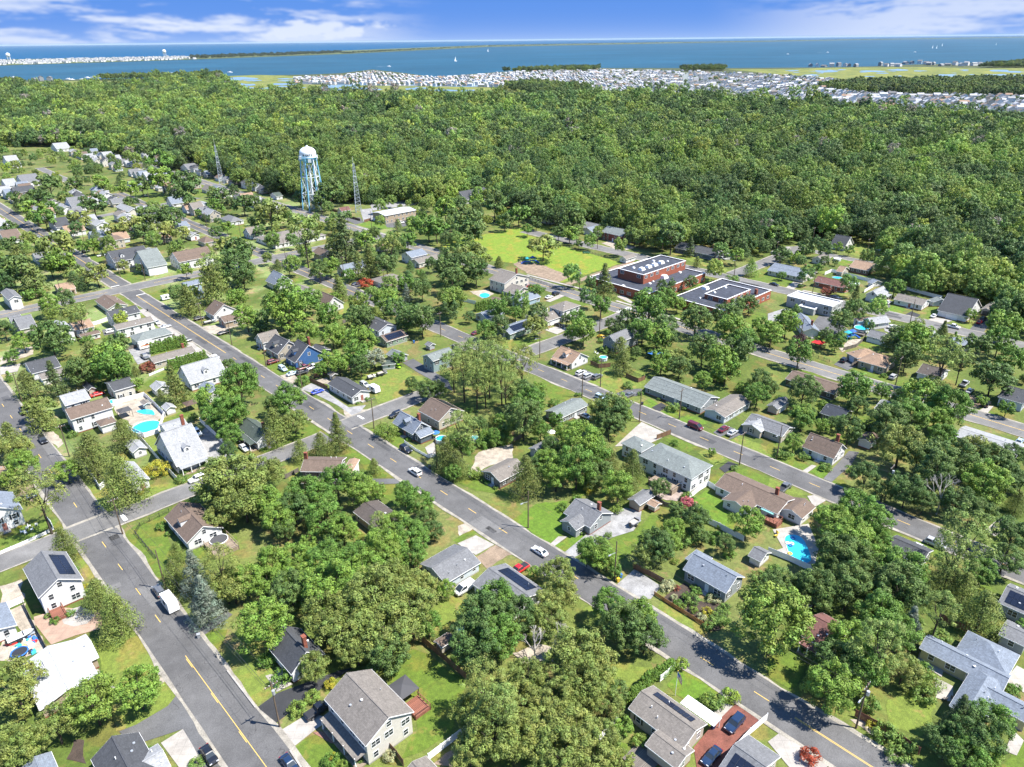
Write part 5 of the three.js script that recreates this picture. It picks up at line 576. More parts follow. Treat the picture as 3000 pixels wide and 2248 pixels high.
// keep trunks off roofs and streets: slide a tree whose foot stands in a house to its edge
for (const q of allTrees) for (let i = 0; i < 24 && (inHouse(q.p, 0.6) || onRoad(q.p, 0.3)); i++) { const back = q.p.clone().setY(0).normalize(); q.p.addScaledVector(back, i < 12 ? 0.7 : -1.4); }
const treeParts = {};
function plant(q, i) {
  const K = KIND[q.k], d = q.p.length(), lod = d < 250 && q.r > 2.2 ? 0 : d < 400 ? 1 : 2, v = Math.floor(hash(i, 11) * (K[0] === 'broad' || K[0] === 'wide' ? 4 : 2)), pr = proto(K[0], lod, v), cn = K[1][Math.floor(hash(i, 23) * K[1].length)];
  const g = thing(K[2], q.p, hash(i, 5) * 6.28), sy = q.r * (0.9 + 0.25 * hash(i, 9)); g.scale.set(q.r, sy, q.r);
  part(g, 'crown', pr.g, leafMat(cn, C[cn])); part(g, 'trunk', pr.t, M.bark);
  const [nick, dist] = uniqNear(q.p), small = 'kyhgra'.includes(q.k), size = small ? (q.r < 0.8 ? 'little ' : '') : q.r > 6 ? 'large ' : q.r < 3 ? 'small ' : '';
  const lab = `${size}${K[3]} ${dist < 26 ? 'beside' : 'near'} the ${nick}`.split(' ').slice(0, 16).join(' ');
  tag(g, lab, small && q.k !== 'a' ? 'shrub' : 'tree'); (treeParts[lab] ??= []).push(g); return g;
}
allTrees.sort((a, b) => b.r / b.p.length() - a.r / a.p.length());
const bushes = allTrees.filter((q) => 'kyhgr'.includes(q.k)), big = allTrees.filter((q) => !'kyhgr'.includes(q.k));
big.forEach(plant); bushes.forEach((q, i) => plant(q, i + 1000));
HOUSES.forEach((h, i) => { if (h.kind !== 'house' || !h.front || h.mid.length() > 330 || h.note === 'school') return; const R = rng(i + 900), n = 2 + Math.floor(R() * 4); for (let k = 0; k < n; k++) { const f = (k + 0.5) / n - 0.5 + (R() - 0.5) * 0.08; if (Math.abs(f - 0.06) < 0.1) continue; plant({ p: h.front.c.clone().addScaledVector(h.front.a, f * h.front.len * 0.92), r: 0.45 + 0.45 * R(), k: R() < 0.72 ? 'k' : R() < 0.5 ? 'y' : 'h' }, 3000 + i * 7 + k); } });
{ const short = (h) => `${WALLN[h.wall]} ${ROOFN[h.roof]}-roofed ${h.kind}`.replace('-roofed house', '-roofed house');
  for (const [lab, l] of Object.entries(treeParts)) if (l.length > 1) for (const g of l) { const near2 = uq.slice().sort((a, b) => a.mid.distanceTo(g.position) - b.mid.distanceTo(g.position)), w = lab.split(/ (?:beside|near) the /)[0]; g.userData.label = `${w} between the ${short(near2[0])} and the ${short(near2[1])}`.split(' ').slice(0, 16).join(' '); }
  const again = {}; for (const l of Object.values(treeParts)) for (const g of l) (again[g.userData.label] ??= []).push(g);
  // still alike: by the different tree that stands next to it
  for (const l of Object.values(again)) if (l.length > 1) for (const g of l) { const all = allTrees.filter((q) => q.p.distanceTo(g.position) > 0.5 && KIND[q.k][2] !== g.name.replace(/_\d+$/, '')).sort((a, b) => a.p.distanceTo(g.position) - b.p.distanceTo(g.position))[0], w = g.userData.label.split(' between the ')[0], h = g.userData.label.split(' between the ')[1]?.split(' and the ')[0]; if (h) g.userData.label = `${w} next to a ${KIND[all.k][3].replace(/^(tall|dense|rounded) /, '')} near the ${h}`.split(' ').slice(0, 16).join(' '); }
  for (const k of Object.keys(treeParts)) { for (const g of treeParts[k]) (treeParts['\u0000' + g.userData.label] ??= []).push(g); delete treeParts[k]; } }
for (const l of Object.values(treeParts)) if (l.length > 1) for (const g of l) g.userData.group = g.userData.label.replace(/^(large|small|little) /, '');
// hedges and volunteer growth along the back lot lines
{ const R = rng(515); let n = 0; for (const v of [-12, 67, 143, 221, 300]) for (let u = -330; u < 60; u += 3.2) { const p = uv(u + R() * 2, v + (R() - 0.5) * 9), d = p.length(), [px, py] = toPix(p); if (d > 340 || px < 0 || px > 3000 || py > 2300 || R() < 0.35 || inHouse(p, 1.2) || onRoad(p, 1) || yardPolys.some((y) => inPoly(p, y.pts)) || allTrees.some((q) => q.p.distanceTo(p) < q.r * 0.55)) continue; plant(R() < 0.55 ? { p, r: 0.7 + 0.9 * R(), k: 'k' } : { p, r: 1.4 + 1.3 * R(), k: R() < 0.5 ? 'd' : R() < 0.5 ? 'm' : 'c' }, 7000 + n++); }
  const re = {}; for (const g of scene.children) if (g.userData.category === 'tree' || g.userData.category === 'shrub') (re[g.userData.label] ??= []).push(g); for (const l of Object.values(re)) if (l.length > 1) for (const g of l) g.userData.group = g.userData.label.replace(/^(large|small|little) /, ''); }
// a dead tree, bare limbs
function deadTree(p, h, label, seed) { const R = rng(seed), g = thing('dead_tree', p), parts = []; const limb = (a, b, r0, r1) => { const l = a.distanceTo(b), c = new THREE.CylinderGeometry(r1, r0, l, 5); c.translate(0, l / 2, 0); c.applyQuaternion(new THREE.Quaternion().setFromUnitVectors(v3(0, 1, 0), b.clone().sub(a).normalize())); c.translate(a.x, a.y, a.z); parts.push(c); };
  limb(v3(0, 0, 0), v3(0.2, h * 0.45, 0), 0.22, 0.14); const grow = (a, dir, l, r, n) => { const b = a.clone().addScaledVector(dir, l); limb(a, b, r, r * 0.6); if (n) for (let i = 0; i < 3; i++) grow(b, dir.clone().add(v3(R() - 0.5, R() * 0.5 - 0.1, R() - 0.5).multiplyScalar(1.4)).normalize(), l * 0.68, r * 0.55, n - 1); };
  for (let i = 0; i < 5; i++) grow(v3(0.15, h * (0.3 + 0.03 * i), 0), v3(R() * 2 - 1, 0.9, R() * 2 - 1).normalize(), h * 0.24, 0.12, 3); part(g, 'trunk', mergeGeometries(parts), M.deadwood); tag(g, label, 'tree'); }
deadTree(T(3, 350, 700), 9, 'bare grey dead tree over rubble behind the olive oaks', 3); deadTree(T(3, 190, 700), 8, 'bleached dead tree leaning over white rubble', 8); deadTree(T(8, 1455, 905), 12, 'tall bare trunked tree at the edge of the dark grove', 5); deadTree(T(4, 780, 480), 4, 'low tangle of bare branches beside the red-brown roof', 11);
// ---------- the woods, and the farther trees between the houses: too many to count ----------
{
  const wood = []; // px of tree feet: outline of the wooded land
  const outline = [[-400, 440], [0, 430], [240, 432], [330, 470], [440, 505], [560, 500], [720, 560], [850, 580], [900, 590], [1010, 600], [1060, 598], [1230, 598], [1330, 600], [1360, 588], [1470, 610], [1560, 650], [1680, 690], [1790, 700], [1880, 735], [2000, 740], [2090, 770], [2150, 765], [2240, 735], [2400, 705], [2560, 720], [2600, 770], [2630, 850], [2720, 862], [2800, 868], [2880, 905], [2950, 960], [3100, 1010], [3500, 1100], [3500, 335], [3000, 335], [2900, 332], [2600, 318], [2300, 300], [2000, 284], [1700, 280], [1500, 288], [1100, 283], [900, 278], [740, 276], [690, 262], [645, 232], [450, 229], [425, 250], [300, 256], [0, 263], [-400, 288]];
  const fx = outline.map(([x, y], i) => { if (i < 33) return P(x, y); const q = P(x, y, 14); return q.setY(0); }), groves = [[[1480, 268], [1480, 258], [1560, 250], [1700, 262], [1740, 275], [1600, 282]], [[2400, 262], [2520, 248], [2700, 243], [3000, 240], [3300, 240], [3300, 292], [3000, 288], [2700, 285], [2500, 276]], [[1470, 212], [1560, 207], [1700, 203], [1760, 203], [1740, 210], [1600, 213]], [[1990, 205], [2060, 201], [2130, 203], [2120, 208], [2000, 209]], [[290, 231], [480, 227], [640, 222], [660, 224], [480, 233], [300, 235]], [[2860, 199], [3000, 186], [3300, 175], [3300, 196], [3000, 199]], [[0, 244], [60, 242], [75, 250], [20, 258]]].map((g) => g.map(([x, y]) => P(x, y)));
  const R = rng(99), sets = { broad: [], feather: [], cedar: [] }; let n = 0;
  const add = (x, z, s, k, c) => { sets[k].push({ x, z, s, c, r: R() * 6.28, i: Math.floor(R() * 3) + (z < -800 ? 3 : 0) }); n++; };
  const tone = (x, z) => { const a = fbm(x / 170 + 9, z / 170, 3), b = fbm(x / 34 + 3, z / 34 + 8, 3), h = R(); let c; if (h < 0.05) c = [0.27, 0.37, 0.065]; else if (b > 0.55) c = [0.215, 0.315, 0.070]; else if (b < 0.43) c = [0.108, 0.185, 0.058]; else c = [0.158, 0.252, 0.064]; const j = 0.80 + 0.40 * R() + (a - 0.5) * 0.6; return c.map((v, i) => v * j * (i ? 1 : 0.9 + 0.25 * R())); };
  for (let z = -2600; z < -250; z += 1) { // rows get wider with distance, as do the gaps that can be told apart
    const sp = -z < 700 ? 5.6 : -z < 1200 ? 6.8 : 8.8; if (Math.floor(z / sp) === Math.floor((z - 1) / sp)) continue;
    const half = -z * 0.80 + 60;
    for (let x = -half; x < half; x += sp) { const px = x + (R() - 0.5) * sp * 1.1, pz = z + (R() - 0.5) * sp * 1.1, p = v3(px, 0, pz); if (!inPoly(p, fx)) continue; if (pz > -900 && (inHouse(p, 1.5) || onRoad(p, 2))) continue; if (pz < -1100 && fbm(px / 40, pz / 40 + 70, 2) > 0.72) continue; const st = fbm(px / 90 + 40, pz / 90, 3), dead = R() < 0.012; add(px, pz, sp * (0.58 + 0.52 * R() * R() + 0.08 + (st - 0.5) * 0.35) * (-pz < 800 && R() < 0.2 ? 1.3 : 1), st > 0.6 && R() < 0.6 ? 'cedar' : R() < 0.16 ? 'feather' : 'broad', dead ? [0.30, 0.28, 0.24] : tone(px, pz)); }
  }
  for (const g of groves) { let a = [1e9, 1e9, -1e9, -1e9]; for (const p of g) a = [Math.min(a[0], p.x), Math.min(a[1], p.z), Math.max(a[2], p.x), Math.max(a[3], p.z)]; for (let x = a[0]; x < a[2]; x += 13) for (let z = a[1]; z < a[3]; z += 13) { const p = v3(x + R() * 12, 0, z + R() * 12); if (Math.abs(p.x) < 6000 && inPoly(p, g)) add(p.x, p.z, 4.2 + 3 * R(), 'broad', tone(p.x, p.z).map((v) => v * 0.7)); } }
  // between the far houses and behind the farther yards
  const pts = big.map((q) => q);
  for (let i = 0; i < 5200; i++) {
    const px = -60 + R() * 3120, py = 440 + Math.pow(R(), 1.3) * 620, p = P(px, py), d = p.length(); if (d < 285 || inPoly(p, fx) || onRoad(p, 1.6) || inHouse(p, 1.2)) continue;
    if (yardPolys.some((y) => inPoly(p, y.pts)) || pts.some((q) => q.p.distanceTo(p) < (q.r * 0.8 + 2))) continue;
    const left = px < 900, keep = (d > 420 ? 0.6 : 0.16) * (px < 700 && py > 520 ? 0.5 : 1); if (R() > keep) continue;
    const s = 2.0 + 2.4 * R(); pts.push({ p, r: s }); add(p.x, p.z, s, R() < 0.25 ? 'cedar' : 'broad', tone(p.x, p.z));
  }
  for (const [k, list] of Object.entries(sets)) for (let v = 0; v < 6; v++) {
    const l = list.filter((q) => q.i === v); if (!l.length) continue; const pr = proto(k, v < 3 ? 1 : 2, v), im = new THREE.InstancedMesh(pr.g, leafMat('wood', [1, 1, 1]), l.length), m = new THREE.Matrix4(), e = new THREE.Euler(), qn = new THREE.Quaternion(), col = new THREE.Color();
    l.forEach((q, i) => { m.compose(v3(q.x, 0, q.z), qn.setFromEuler(e.set(0, q.r, 0)), v3(q.s, q.s * (k === 'cedar' ? 1.0 : 1.05 + 0.3 * hash(i, 4)), q.s)); im.setMatrixAt(i, m); im.setColorAt(i, col.setRGB(...q.c)); });
    sh(im); top(im, 'woodland'); tag(im, { broad: 'dense green broadleaf woodland between the town and the bay', feather: 'taller open-crowned trees scattered through the woodland', cedar: 'dark pointed cedars scattered through the woodland' }[k], 'woodland', 'trees of the far woodland', 'stuff');
  }
  console.log('woodland trees', n, 'own trees', big.length, bushes.length);
}
// ---------- cars ----------
const PAINT = { white: [0.74, 0.74, 0.73], silver: [0.42, 0.43, 0.44], black: [0.012, 0.012, 0.014], navy: [0.012, 0.03, 0.075], blue: [0.01, 0.05, 0.40], red: [0.50, 0.012, 0.014], maroon: [0.14, 0.012, 0.018], grey: [0.13, 0.135, 0.14], teal: [0.02, 0.16, 0.22], tan: [0.36, 0.32, 0.25], lime: [0.30, 0.55, 0.03], pale: [0.45, 0.58, 0.66], yellow: [0.7, 0.42, 0.02] };
const paint = (c) => mats['paint_' + c] ??= Object.assign(new THREE.MeshPhysicalMaterial({ color: lin(...PAINT[c]), roughness: 0.35, clearcoat: 1, clearcoatRoughness: 0.06, metalness: 0.1 }), { name: 'paint_' + c });
const wheelGeo = (() => { const t = new THREE.CylinderGeometry(0.34, 0.34, 0.23, 16); t.rotateX(Math.PI / 2); return t; })(), rimGeo = (() => { const t = new THREE.CylinderGeometry(0.21, 0.21, 0.245, 10); t.rotateX(Math.PI / 2); return t; })();
// sections along x (length): [x, half width, y bottom, y top] lofted with rounded shoulders
function hull(sec) { const g = new Geo(), ring = sec.map(([x, w, y0, y1]) => [v3(x, y0, -w * 0.93), v3(x, y0 + (y1 - y0) * 0.35, -w), v3(x, y0 + (y1 - y0) * 0.8, -w * 0.97), v3(x, y1, -w * 0.84), v3(x, y1 + 0.015, 0), v3(x, y1, w * 0.84), v3(x, y0 + (y1 - y0) * 0.8, w * 0.97), v3(x, y0 + (y1 - y0) * 0.35, w), v3(x, y0, w * 0.93)]);
  for (let i = 0; i < ring.length - 1; i++) for (let k = 0; k < 9; k++) { const j = (k + 1) % 9; g.face([ring[i][k], ring[i][j], ring[i + 1][j], ring[i + 1][k]]); } g.face(ring[ring.length - 1].slice()); g.face(ring[0].slice().reverse()); return g.get(); }
function cabin(x0, x1, x2, x3, y0, y1, w0, w1) { return new Geo().loft([v3(x0, y0, w0), v3(x3, y0, w0), v3(x3, y0, -w0), v3(x0, y0, -w0)], [v3(x1, y1, w1), v3(x2, y1, w1), v3(x2, y1, -w1), v3(x1, y1, -w1)]).get(); }
const CAR = {
  sedan: { L: 4.75, w: 0.9, body: [[-2.37, 0.72, 0.42, 0.78], [-2.2, 0.86, 0.3, 0.92], [-1.3, 0.9, 0.26, 0.96], [0.9, 0.9, 0.26, 0.93], [1.9, 0.87, 0.28, 0.82], [2.3, 0.78, 0.34, 0.68], [2.38, 0.66, 0.4, 0.58]], cab: [-1.85, -1.05, 0.35, 1.1, 0.9, 1.42, 0.8, 0.6], wh: 1.42 },
  suv: { L: 4.8, w: 0.96, body: [[-2.38, 0.84, 0.45, 1.0], [-2.28, 0.94, 0.34, 1.08], [-1.2, 0.97, 0.3, 1.1], [0.9, 0.97, 0.3, 1.08], [2.0, 0.94, 0.33, 1.0], [2.32, 0.86, 0.4, 0.85], [2.4, 0.74, 0.46, 0.7]], cab: [-2.25, -1.95, 0.35, 1.05, 1.06, 1.72, 0.88, 0.72], wh: 1.45 },
  pickup: { L: 5.6, w: 1.0, body: [[-2.8, 0.93, 0.5, 1.02], [-2.7, 0.99, 0.4, 1.06], [0.0, 1.0, 0.38, 1.1], [1.2, 1.0, 0.38, 1.12], [2.4, 0.97, 0.4, 1.06], [2.75, 0.88, 0.46, 0.9], [2.82, 0.78, 0.5, 0.78]], cab: [-0.75, -0.5, 0.75, 1.4, 1.08, 1.82, 0.9, 0.74], wh: 1.7, bed: 1 },
  van: { L: 5.2, w: 1.0, body: [[-2.6, 0.92, 0.45, 1.25], [-2.5, 0.99, 0.35, 1.3], [0.9, 1.0, 0.32, 1.3], [1.9, 0.97, 0.34, 1.12], [2.5, 0.86, 0.4, 0.88], [2.6, 0.74, 0.46, 0.75]], cab: [-2.5, -2.42, 0.8, 1.95, 1.28, 2.05, 0.93, 0.82], wh: 1.55, solid: 1 },
};
const carGeo = {};
function car(t, x, y, type, col, head, where, name) {
  const S = CAR[type], G = carGeo[type] ??= (() => { const [x0, x1, x2, x3, y0, y1, w0, w1] = S.cab; return { body: hull(S.body), glass: cabin(x0, x1, x2, x3, y0 - 0.04, y1 - 0.02, w0, w1), roof: cabin(x1 - 0.06, x1 - 0.02, x2 - 0.08, x2 + 0.05, y1 - 0.045, y1 + 0.05, w1 + 0.03, w1 - 0.08), pillar: (() => { const g = new Geo(); for (const s of [-1, 1]) { g.bar(v3(x0, y0, s * w0), v3(x1, y1, s * w1), 0.1, 0.08); g.bar(v3(x3, y0, s * w0), v3(x2, y1, s * w1), 0.08, 0.08); g.bar(v3((x0 + x3) / 2, y0, s * (w0 + 0.01)), v3((x1 + x2) / 2, y1, s * (w1 + 0.01)), 0.1, 0.06); } return g.get(); })(), bed: S.bed && boxGeo(-2.6, -0.85, 1.04, 1.13, -0.8, 0.8), side: S.solid && cabin(x0 - 0.01, x1, x2 - 1.0, x2 - 0.9, y0, y1 - 0.03, w0 + 0.02, w1 + 0.02), lamp: boxGeo(-0.05, 0.05, -0.08, 0.08, -0.2, 0.2) }; })();
  const p = T(t, x, y, 0.7).setY(0.115), dir = { u: U, U: U.clone().negate(), v: V, V: V.clone().negate() }[head] || (() => { const b = T(t, ...head); return b.sub(p).setY(0).normalize(); })();
  const g = thing(name || { sedan: 'parked_car', suv: 'parked_car', pickup: 'pickup_truck', van: 'van' }[type], p, turnOf(dir));
  part(g, 'body', G.body, paint(col)); part(g, 'windows', G.glass, M.glass); part(g, 'roof', G.roof, paint(col)); part(g, 'pillars', G.pillar, paint(col)); if (G.bed) part(g, 'cargo_bed', G.bed, M.dark); if (G.side) part(g, 'side_panel', G.side, paint(col));
  for (const a of [-S.wh, S.wh]) for (const s of [-1, 1]) { const w = part(g, 'wheel', wheelGeo, M.rubber, mx(a, 0.34, s * (S.w - 0.1))); part(w, 'rim', rimGeo, M.rim); }
  for (const s of [-1, 1]) { part(g, 'headlight', G.lamp, M.head, mx(S.L / 2 - 0.1, S.body[2][3] * 0.72, s * S.w * 0.66)); part(g, 'taillight', G.lamp, M.tail, mx(-S.L / 2 + 0.06, S.body[1][3] * 0.82, s * S.w * 0.72)); }
  const [nick] = uniqNear(p); const tn2 = { sedan: 'sedan', suv: 'sport utility car', pickup: 'pickup truck', van: 'van' }[type];
  tag(g, `${col} ${tn2} ${where || (onRoad(p) ? 'on the street by' : 'parked beside') + ' the ' + nick}`.split(' ').slice(0, 16).join(' '), type === 'pickup' ? 'truck' : type === 'van' ? 'van' : 'car'); return g;
}
const CARS = [
  [7, 240, 1225, 'sedan', 'white', 'U', 'driving alone on the street past the grey bungalow'], [6, 1375, 540, 'suv', 'white', 'U', 'driving on the street beside the picket-fenced corner'], [6, 1295, 345, 'suv', 'black', 'u', 'parked by the low white fence with a trailer'], [6, 1205, 45, 'suv', 'black', 'V'], [7, 60, 1385, 'pickup', 'red', 'V', 'parked on the drive beside the solar roof'], [3, 1925, 1240, 'suv', 'navy', 'V', 'parked on the red gravel drive near the street'], [3, 1725, 1520, 'sedan', 'navy', 'V', 'parked deeper on the red gravel drive'], [1, 1805, 1510, 'sedan', 'black', 'u', 'parked beside the paved pad and hedge bush'], [1, 1370, 95, 'suv', 'grey', 'U', 'towing the white camper at the kerb'], [2, 290, 1590, 'sedan', 'navy', 'u', 'at the kerb by the lawn with shrubs'], [2, 540, 1120, 'pickup', 'black', 'v', 'at the end of the pale concrete drive'], [5, 1700, 600, 'suv', 'white', 'V', 'parked in the side street beside the white house'], [5, 1705, 200, 'suv', 'white', 'u', 'parked by the long white fence on gravel'], [5, 2105, 330, 'sedan', 'white', 'u', 'parked by the green-roofed house'], [5, 370, 265, 'suv', 'black', 'u', 'parked at the kerb by the paved corner'], [9, 205, 1345, 'suv', 'navy', 'u', 'parked at the kerb under the dark oak'], [5, 230, 760, 'sedan', 'navy', 'v'], [5, 200, 20, 'suv', 'black', 'u'], [9, 840, 1195, 'sedan', 'red', 'v', 'parked by the black arched garage'], [9, 960, 650, 'suv', 'white', 'v'], [9, 1355, 575, 'suv', 'white', 'u'], [9, 1430, 610, 'sedan', 'silver', 'v'], [9, 1600, 735, 'pickup', 'grey', 'v', 'parked by the hedge of narrow evergreens'], [9, 1925, 665, 'sedan', 'black', 'v', 'parked on the sandy lot across the street'], [9, 1720, 540, 'suv', 'black', 'v'], [9, 1250, 870, 'pickup', 'grey', 'u'],
  [10, 145, 915, 'suv', 'maroon', 'v', 'parked by the beige dormered house'], [10, 230, 975, 'suv', 'pale', 'u', 'on the grass by the bright blue house'], [10, 315, 1015, 'sedan', 'pale', 'v', 'on the sandy patch by the bright blue house'], [10, 400, 1010, 'suv', 'black', 'v', 'beside the bright blue house'], [10, 415, 965, 'pickup', 'maroon', 'v', 'beside the bright blue house'], [10, 495, 960, 'pickup', 'white', 'v', 'beside the bright blue house'], [10, 530, 1172, 'sedan', 'blue', 'v', 'in front of the white ranch house'], [10, 940, 1115, 'suv', 'silver', 'u', 'behind the white ranch house'], [10, 885, 328, 'sedan', 'black', 'u', 'driving on the street past the red-leaved maple'], [10, 860, 240, 'sedan', 'navy', 'v'], [10, 1030, 345, 'sedan', 'black', 'v'], [10, 1900, 665, 'sedan', 'maroon', 'v'],
  [11, 595, 1012, 'suv', 'white', 'v', 'first of three beside the tan bungalow'], [11, 655, 1038, 'suv', 'silver', 'v', 'in the middle of three beside the tan bungalow'], [11, 735, 1045, 'suv', 'grey', 'v', 'dark, last of three beside the tan bungalow'], [11, 1015, 1200, 'sedan', 'grey', 'v', 'on the drive of the long green-grey roofed house'], [11, 770, 1225, 'suv', 'pale', 'u', 'at the kerb behind the leaning oak'], [11, 930, 1295, 'suv', 'pale', 'u', 'at the kerb in front of the leaning oak'], [11, 640, 1385, 'sedan', 'silver', 'u'], [11, 160, 262, 'sedan', 'red', 'v'], [11, 380, 325, 'suv', 'black', 'v'], [11, 320, 355, 'sedan', 'white', 'v'], [11, 405, 598, 'sedan', 'black', 'u'], [11, 780, 703, 'sedan', 'yellow', 'u'],
  [7, 1585, 150, 'van', 'maroon', 'u', 'at the kerb by the tan roofed bungalow'], [7, 1830, 168, 'sedan', 'maroon', 'v', 'on the drive beside a silver one'], [7, 1905, 200, 'sedan', 'silver', 'v', 'on the drive beside a maroon one'], [8, 145, 675, 'pickup', 'grey', 'v', 'on the verge by the brown-roofed white house'], [8, 1310, 1195, 'sedan', 'white', 'u', 'on the grass in front of the dark roof'], [8, 1450, 1160, 'suv', 'silver', 'u', 'half under the feathery tree'], [8, 2000, 1000, 'sedan', 'white', 'v', 'on the pale drive under the trees'], [8, 2175, 275, 'sedan', 'pale', 'v'], [2, 1800, 75, 'van', 'white', 'V', 'squeezed between two grey-roofed houses'],
  [12, 660, 900, 'suv', 'black', 'v', 'on the drive of the stone house'], [12, 1085, 1045, 'suv', 'silver', 'v', 'beside the stone house'], [12, 1700, 1105, 'pickup', 'silver', 'v'], [12, 1745, 1165, 'sedan', 'silver', 'v'], [12, 1830, 1240, 'suv', 'tan', 'v'], [12, 1890, 1280, 'suv', 'black', 'v'], [12, 1040, 402, 'sedan', 'white', 'v'], [12, 1435, 517, 'sedan', 'white', 'v'], [12, 1600, 610, 'pickup', 'white', 'u'], [12, 1830, 570, 'sedan', 'red', 'v'], [12, 1860, 545, 'suv', 'navy', 'v'], [12, 1065, 610, 'sedan', 'white', 'v'], [12, 1090, 648, 'sedan', 'navy', 'v'], [12, 55, 245, 'sedan', 'black', 'u'], [12, 580, 355, 'sedan', 'grey', 'u'],
  [15, 1790, 630, 'sedan', 'red', 'u'], [15, 1815, 612, 'suv', 'silver', 'u'], [14, 340, 785, 'suv', 'navy', 'v'], [14, 370, 795, 'suv', 'navy', 'v'], [14, 1250, 805, 'pickup', 'white', 'v'], [14, 1295, 795, 'sedan', 'black', 'v'], [13, 880, 1085, 'pickup', 'white', 'v'], [13, 740, 1050, 'suv', 'black', 'v'], [13, 330, 930, 'sedan', 'silver', 'u'], [13, 450, 880, 'sedan', 'silver', 'u'], [13, 490, 890, 'sedan', 'navy', 'u'], [16, 60, 570, 'suv', 'white', 'u'], [13, 1690, 890, 'sedan', 'black', 'v'],
];
const carLab = {}; for (const c of CARS) { const g = car(...c); (carLab[g.userData.label] ??= []).push(g); }
for (const l of Object.values(carLab)) if (l.length > 1) l.forEach((g) => { g.userData.group = 'alike ' + g.userData.label; });
// trailers, campers, boats on land
function trailer(t, x, y, L, h, col, dir, name, label, cat, stripe) {
  const p = T(t, x, y, h / 2).setY(0.1), g = thing(name, p, turnOf(dir === 'v' ? V : dir === 'V' ? V.clone().negate() : U)), b = new Geo(); b.loft([v3(-L / 2, 0.5, 1.15), v3(L / 2, 0.5, 1.15), v3(L / 2, 0.5, -1.15), v3(-L / 2, 0.5, -1.15)], [v3(-L / 2, h, 1.08), v3(L / 2 - 0.35, h, 1.08), v3(L / 2 - 0.35, h, -1.08), v3(-L / 2, h, -1.08)]);
  part(g, 'body', b.get(), mat('camper_' + col.join(), { color: lin(...col), roughness: 0.45 })); for (const s of [-1, 1]) { const w = part(g, 'wheel', wheelGeo, M.rubber, mx(-0.3, 0.34, s * 1.02)); part(w, 'rim', rimGeo, M.rim); }
  part(g, 'hitch', new Geo().bar(v3(L / 2, 0.5, 0), v3(L / 2 + 1.1, 0.45, 0), 0.12).get(), M.dark); const wd = windowGeo(0.9, 0.7); for (const s of [0, Math.PI]) { const f = part(g, 'window', wd.frame, M.dark, mx(0, h * 0.68, s ? -1.13 : 1.13, s)); part(f, 'pane', wd.pane, M.glass); }
  part(g, 'roof_hatch', boxGeo(-0.35, 0.35, h - 0.02, h + 0.14, -0.35, 0.35), M.trim); if (stripe) part(g, 'stripe', new Geo().box(-L * 0.4, L * 0.25, h * 0.55, h * 0.68, 1.13, 1.17).get(), mat('orange_stripe', { color: lin(0.7, 0.16, 0.02) })); tag(g, label, cat);
}
trailer(1, 1465, 195, 5.2, 2.9, [0.74, 0.75, 0.76], 'u', 'camper_trailer', 'white camper parked at the kerb behind a dark car', 'camper'); trailer(9, 1262, 770, 6, 2.9, [0.76, 0.75, 0.72], 'v', 'camper_trailer', 'white camper with orange stripes beside the evergreen hedge', 'camper', 1); trailer(9, 1430, 360, 4, 2.3, [0.78, 0.78, 0.78], 'v', 'cargo_trailer', 'white box trailer on the corner lawn', 'trailer'); trailer(10, 1025, 1150, 4.2, 2.4, [0.7, 0.71, 0.72], 'u', 'cargo_trailer', 'white box trailer behind the white ranch house', 'trailer');
function boat(t, x, y, L, dir, label, col = [0.78, 0.78, 0.77]) { const p = T(t, x, y, 0.8).setY(0.1), g = thing('motor_boat', p, turnOf(dir === 'v' ? V : U)), b = new Geo(), s = [[-0.5, 0.5, 0.55], [0.1, 0.55, 0.5], [0.35, 0.38, 0.55], [0.5, 0.04, 0.75]].map(([k, w, y0]) => [v3(k * L, y0, -0.25 * w * 2), v3(k * L, 1.25, -w * 1.9), v3(k * L, 1.25, w * 1.9), v3(k * L, y0, 0.25 * w * 2)]);
  for (let i = 0; i < 3; i++) for (let k = 0; k < 4; k++) { const j = (k + 1) % 4; b.face([s[i][k], s[i][j], s[i + 1][j], s[i + 1][k]]); } b.face(s[0].slice().reverse()); b.face(s[3]); part(g, 'hull', b.get(), mat('boat_' + col.join(), { color: lin(...col), roughness: 0.3 })); part(g, 'cockpit', boxGeo(-L * 0.42, L * 0.1, 1.24, 1.29, -0.7, 0.7), mat('boat_deck', { color: lin(0.4, 0.36, 0.3) })); part(g, 'windscreen', new Geo().bar(v3(L * 0.12, 1.45, -0.8), v3(L * 0.12, 1.45, 0.8), 0.06, 0.5).get(), M.glass); part(g, 'outboard_motor', boxGeo(-L * 0.5 - 0.35, -L * 0.5, 0.5, 1.6, -0.2, 0.2), M.dark); part(g, 'trailer_frame', new Geo().box(-L * 0.45, L * 0.5, 0.35, 0.47, -0.45, 0.45).get(), M.metal); for (const q of [-1, 1]) part(g, 'wheel', wheelGeo, M.rubber, mx(-0.5, 0.34, q * 0.85)); tag(g, label, 'boat'); }
boat(9, 1865, 880, 5.5, 'u', 'white motor boat parked on the verge by the white fence'); boat(7, 1065, 975, 4, 'v', 'grey and black water scooter boat on the long drive', [0.2, 0.2, 0.21]); boat(9, 1815, 570, 5.5, 'v', 'silver motor boat on the lot of the tan house', [0.4, 0.41, 0.42]); boat(1, 180, 490, 5, 'v', 'pale boat lying beside the heap of toys', [0.6, 0.62, 0.6]); boat(10, 1090, 1015, 4.5, 'v', 'small dark boat beside the white shed lawn', [0.15, 0.15, 0.14]); boat(10, 1000, 1045, 3.4, 'v', 'white skiff on the dry lawn behind the white ranch', [0.7, 0.68, 0.66]);
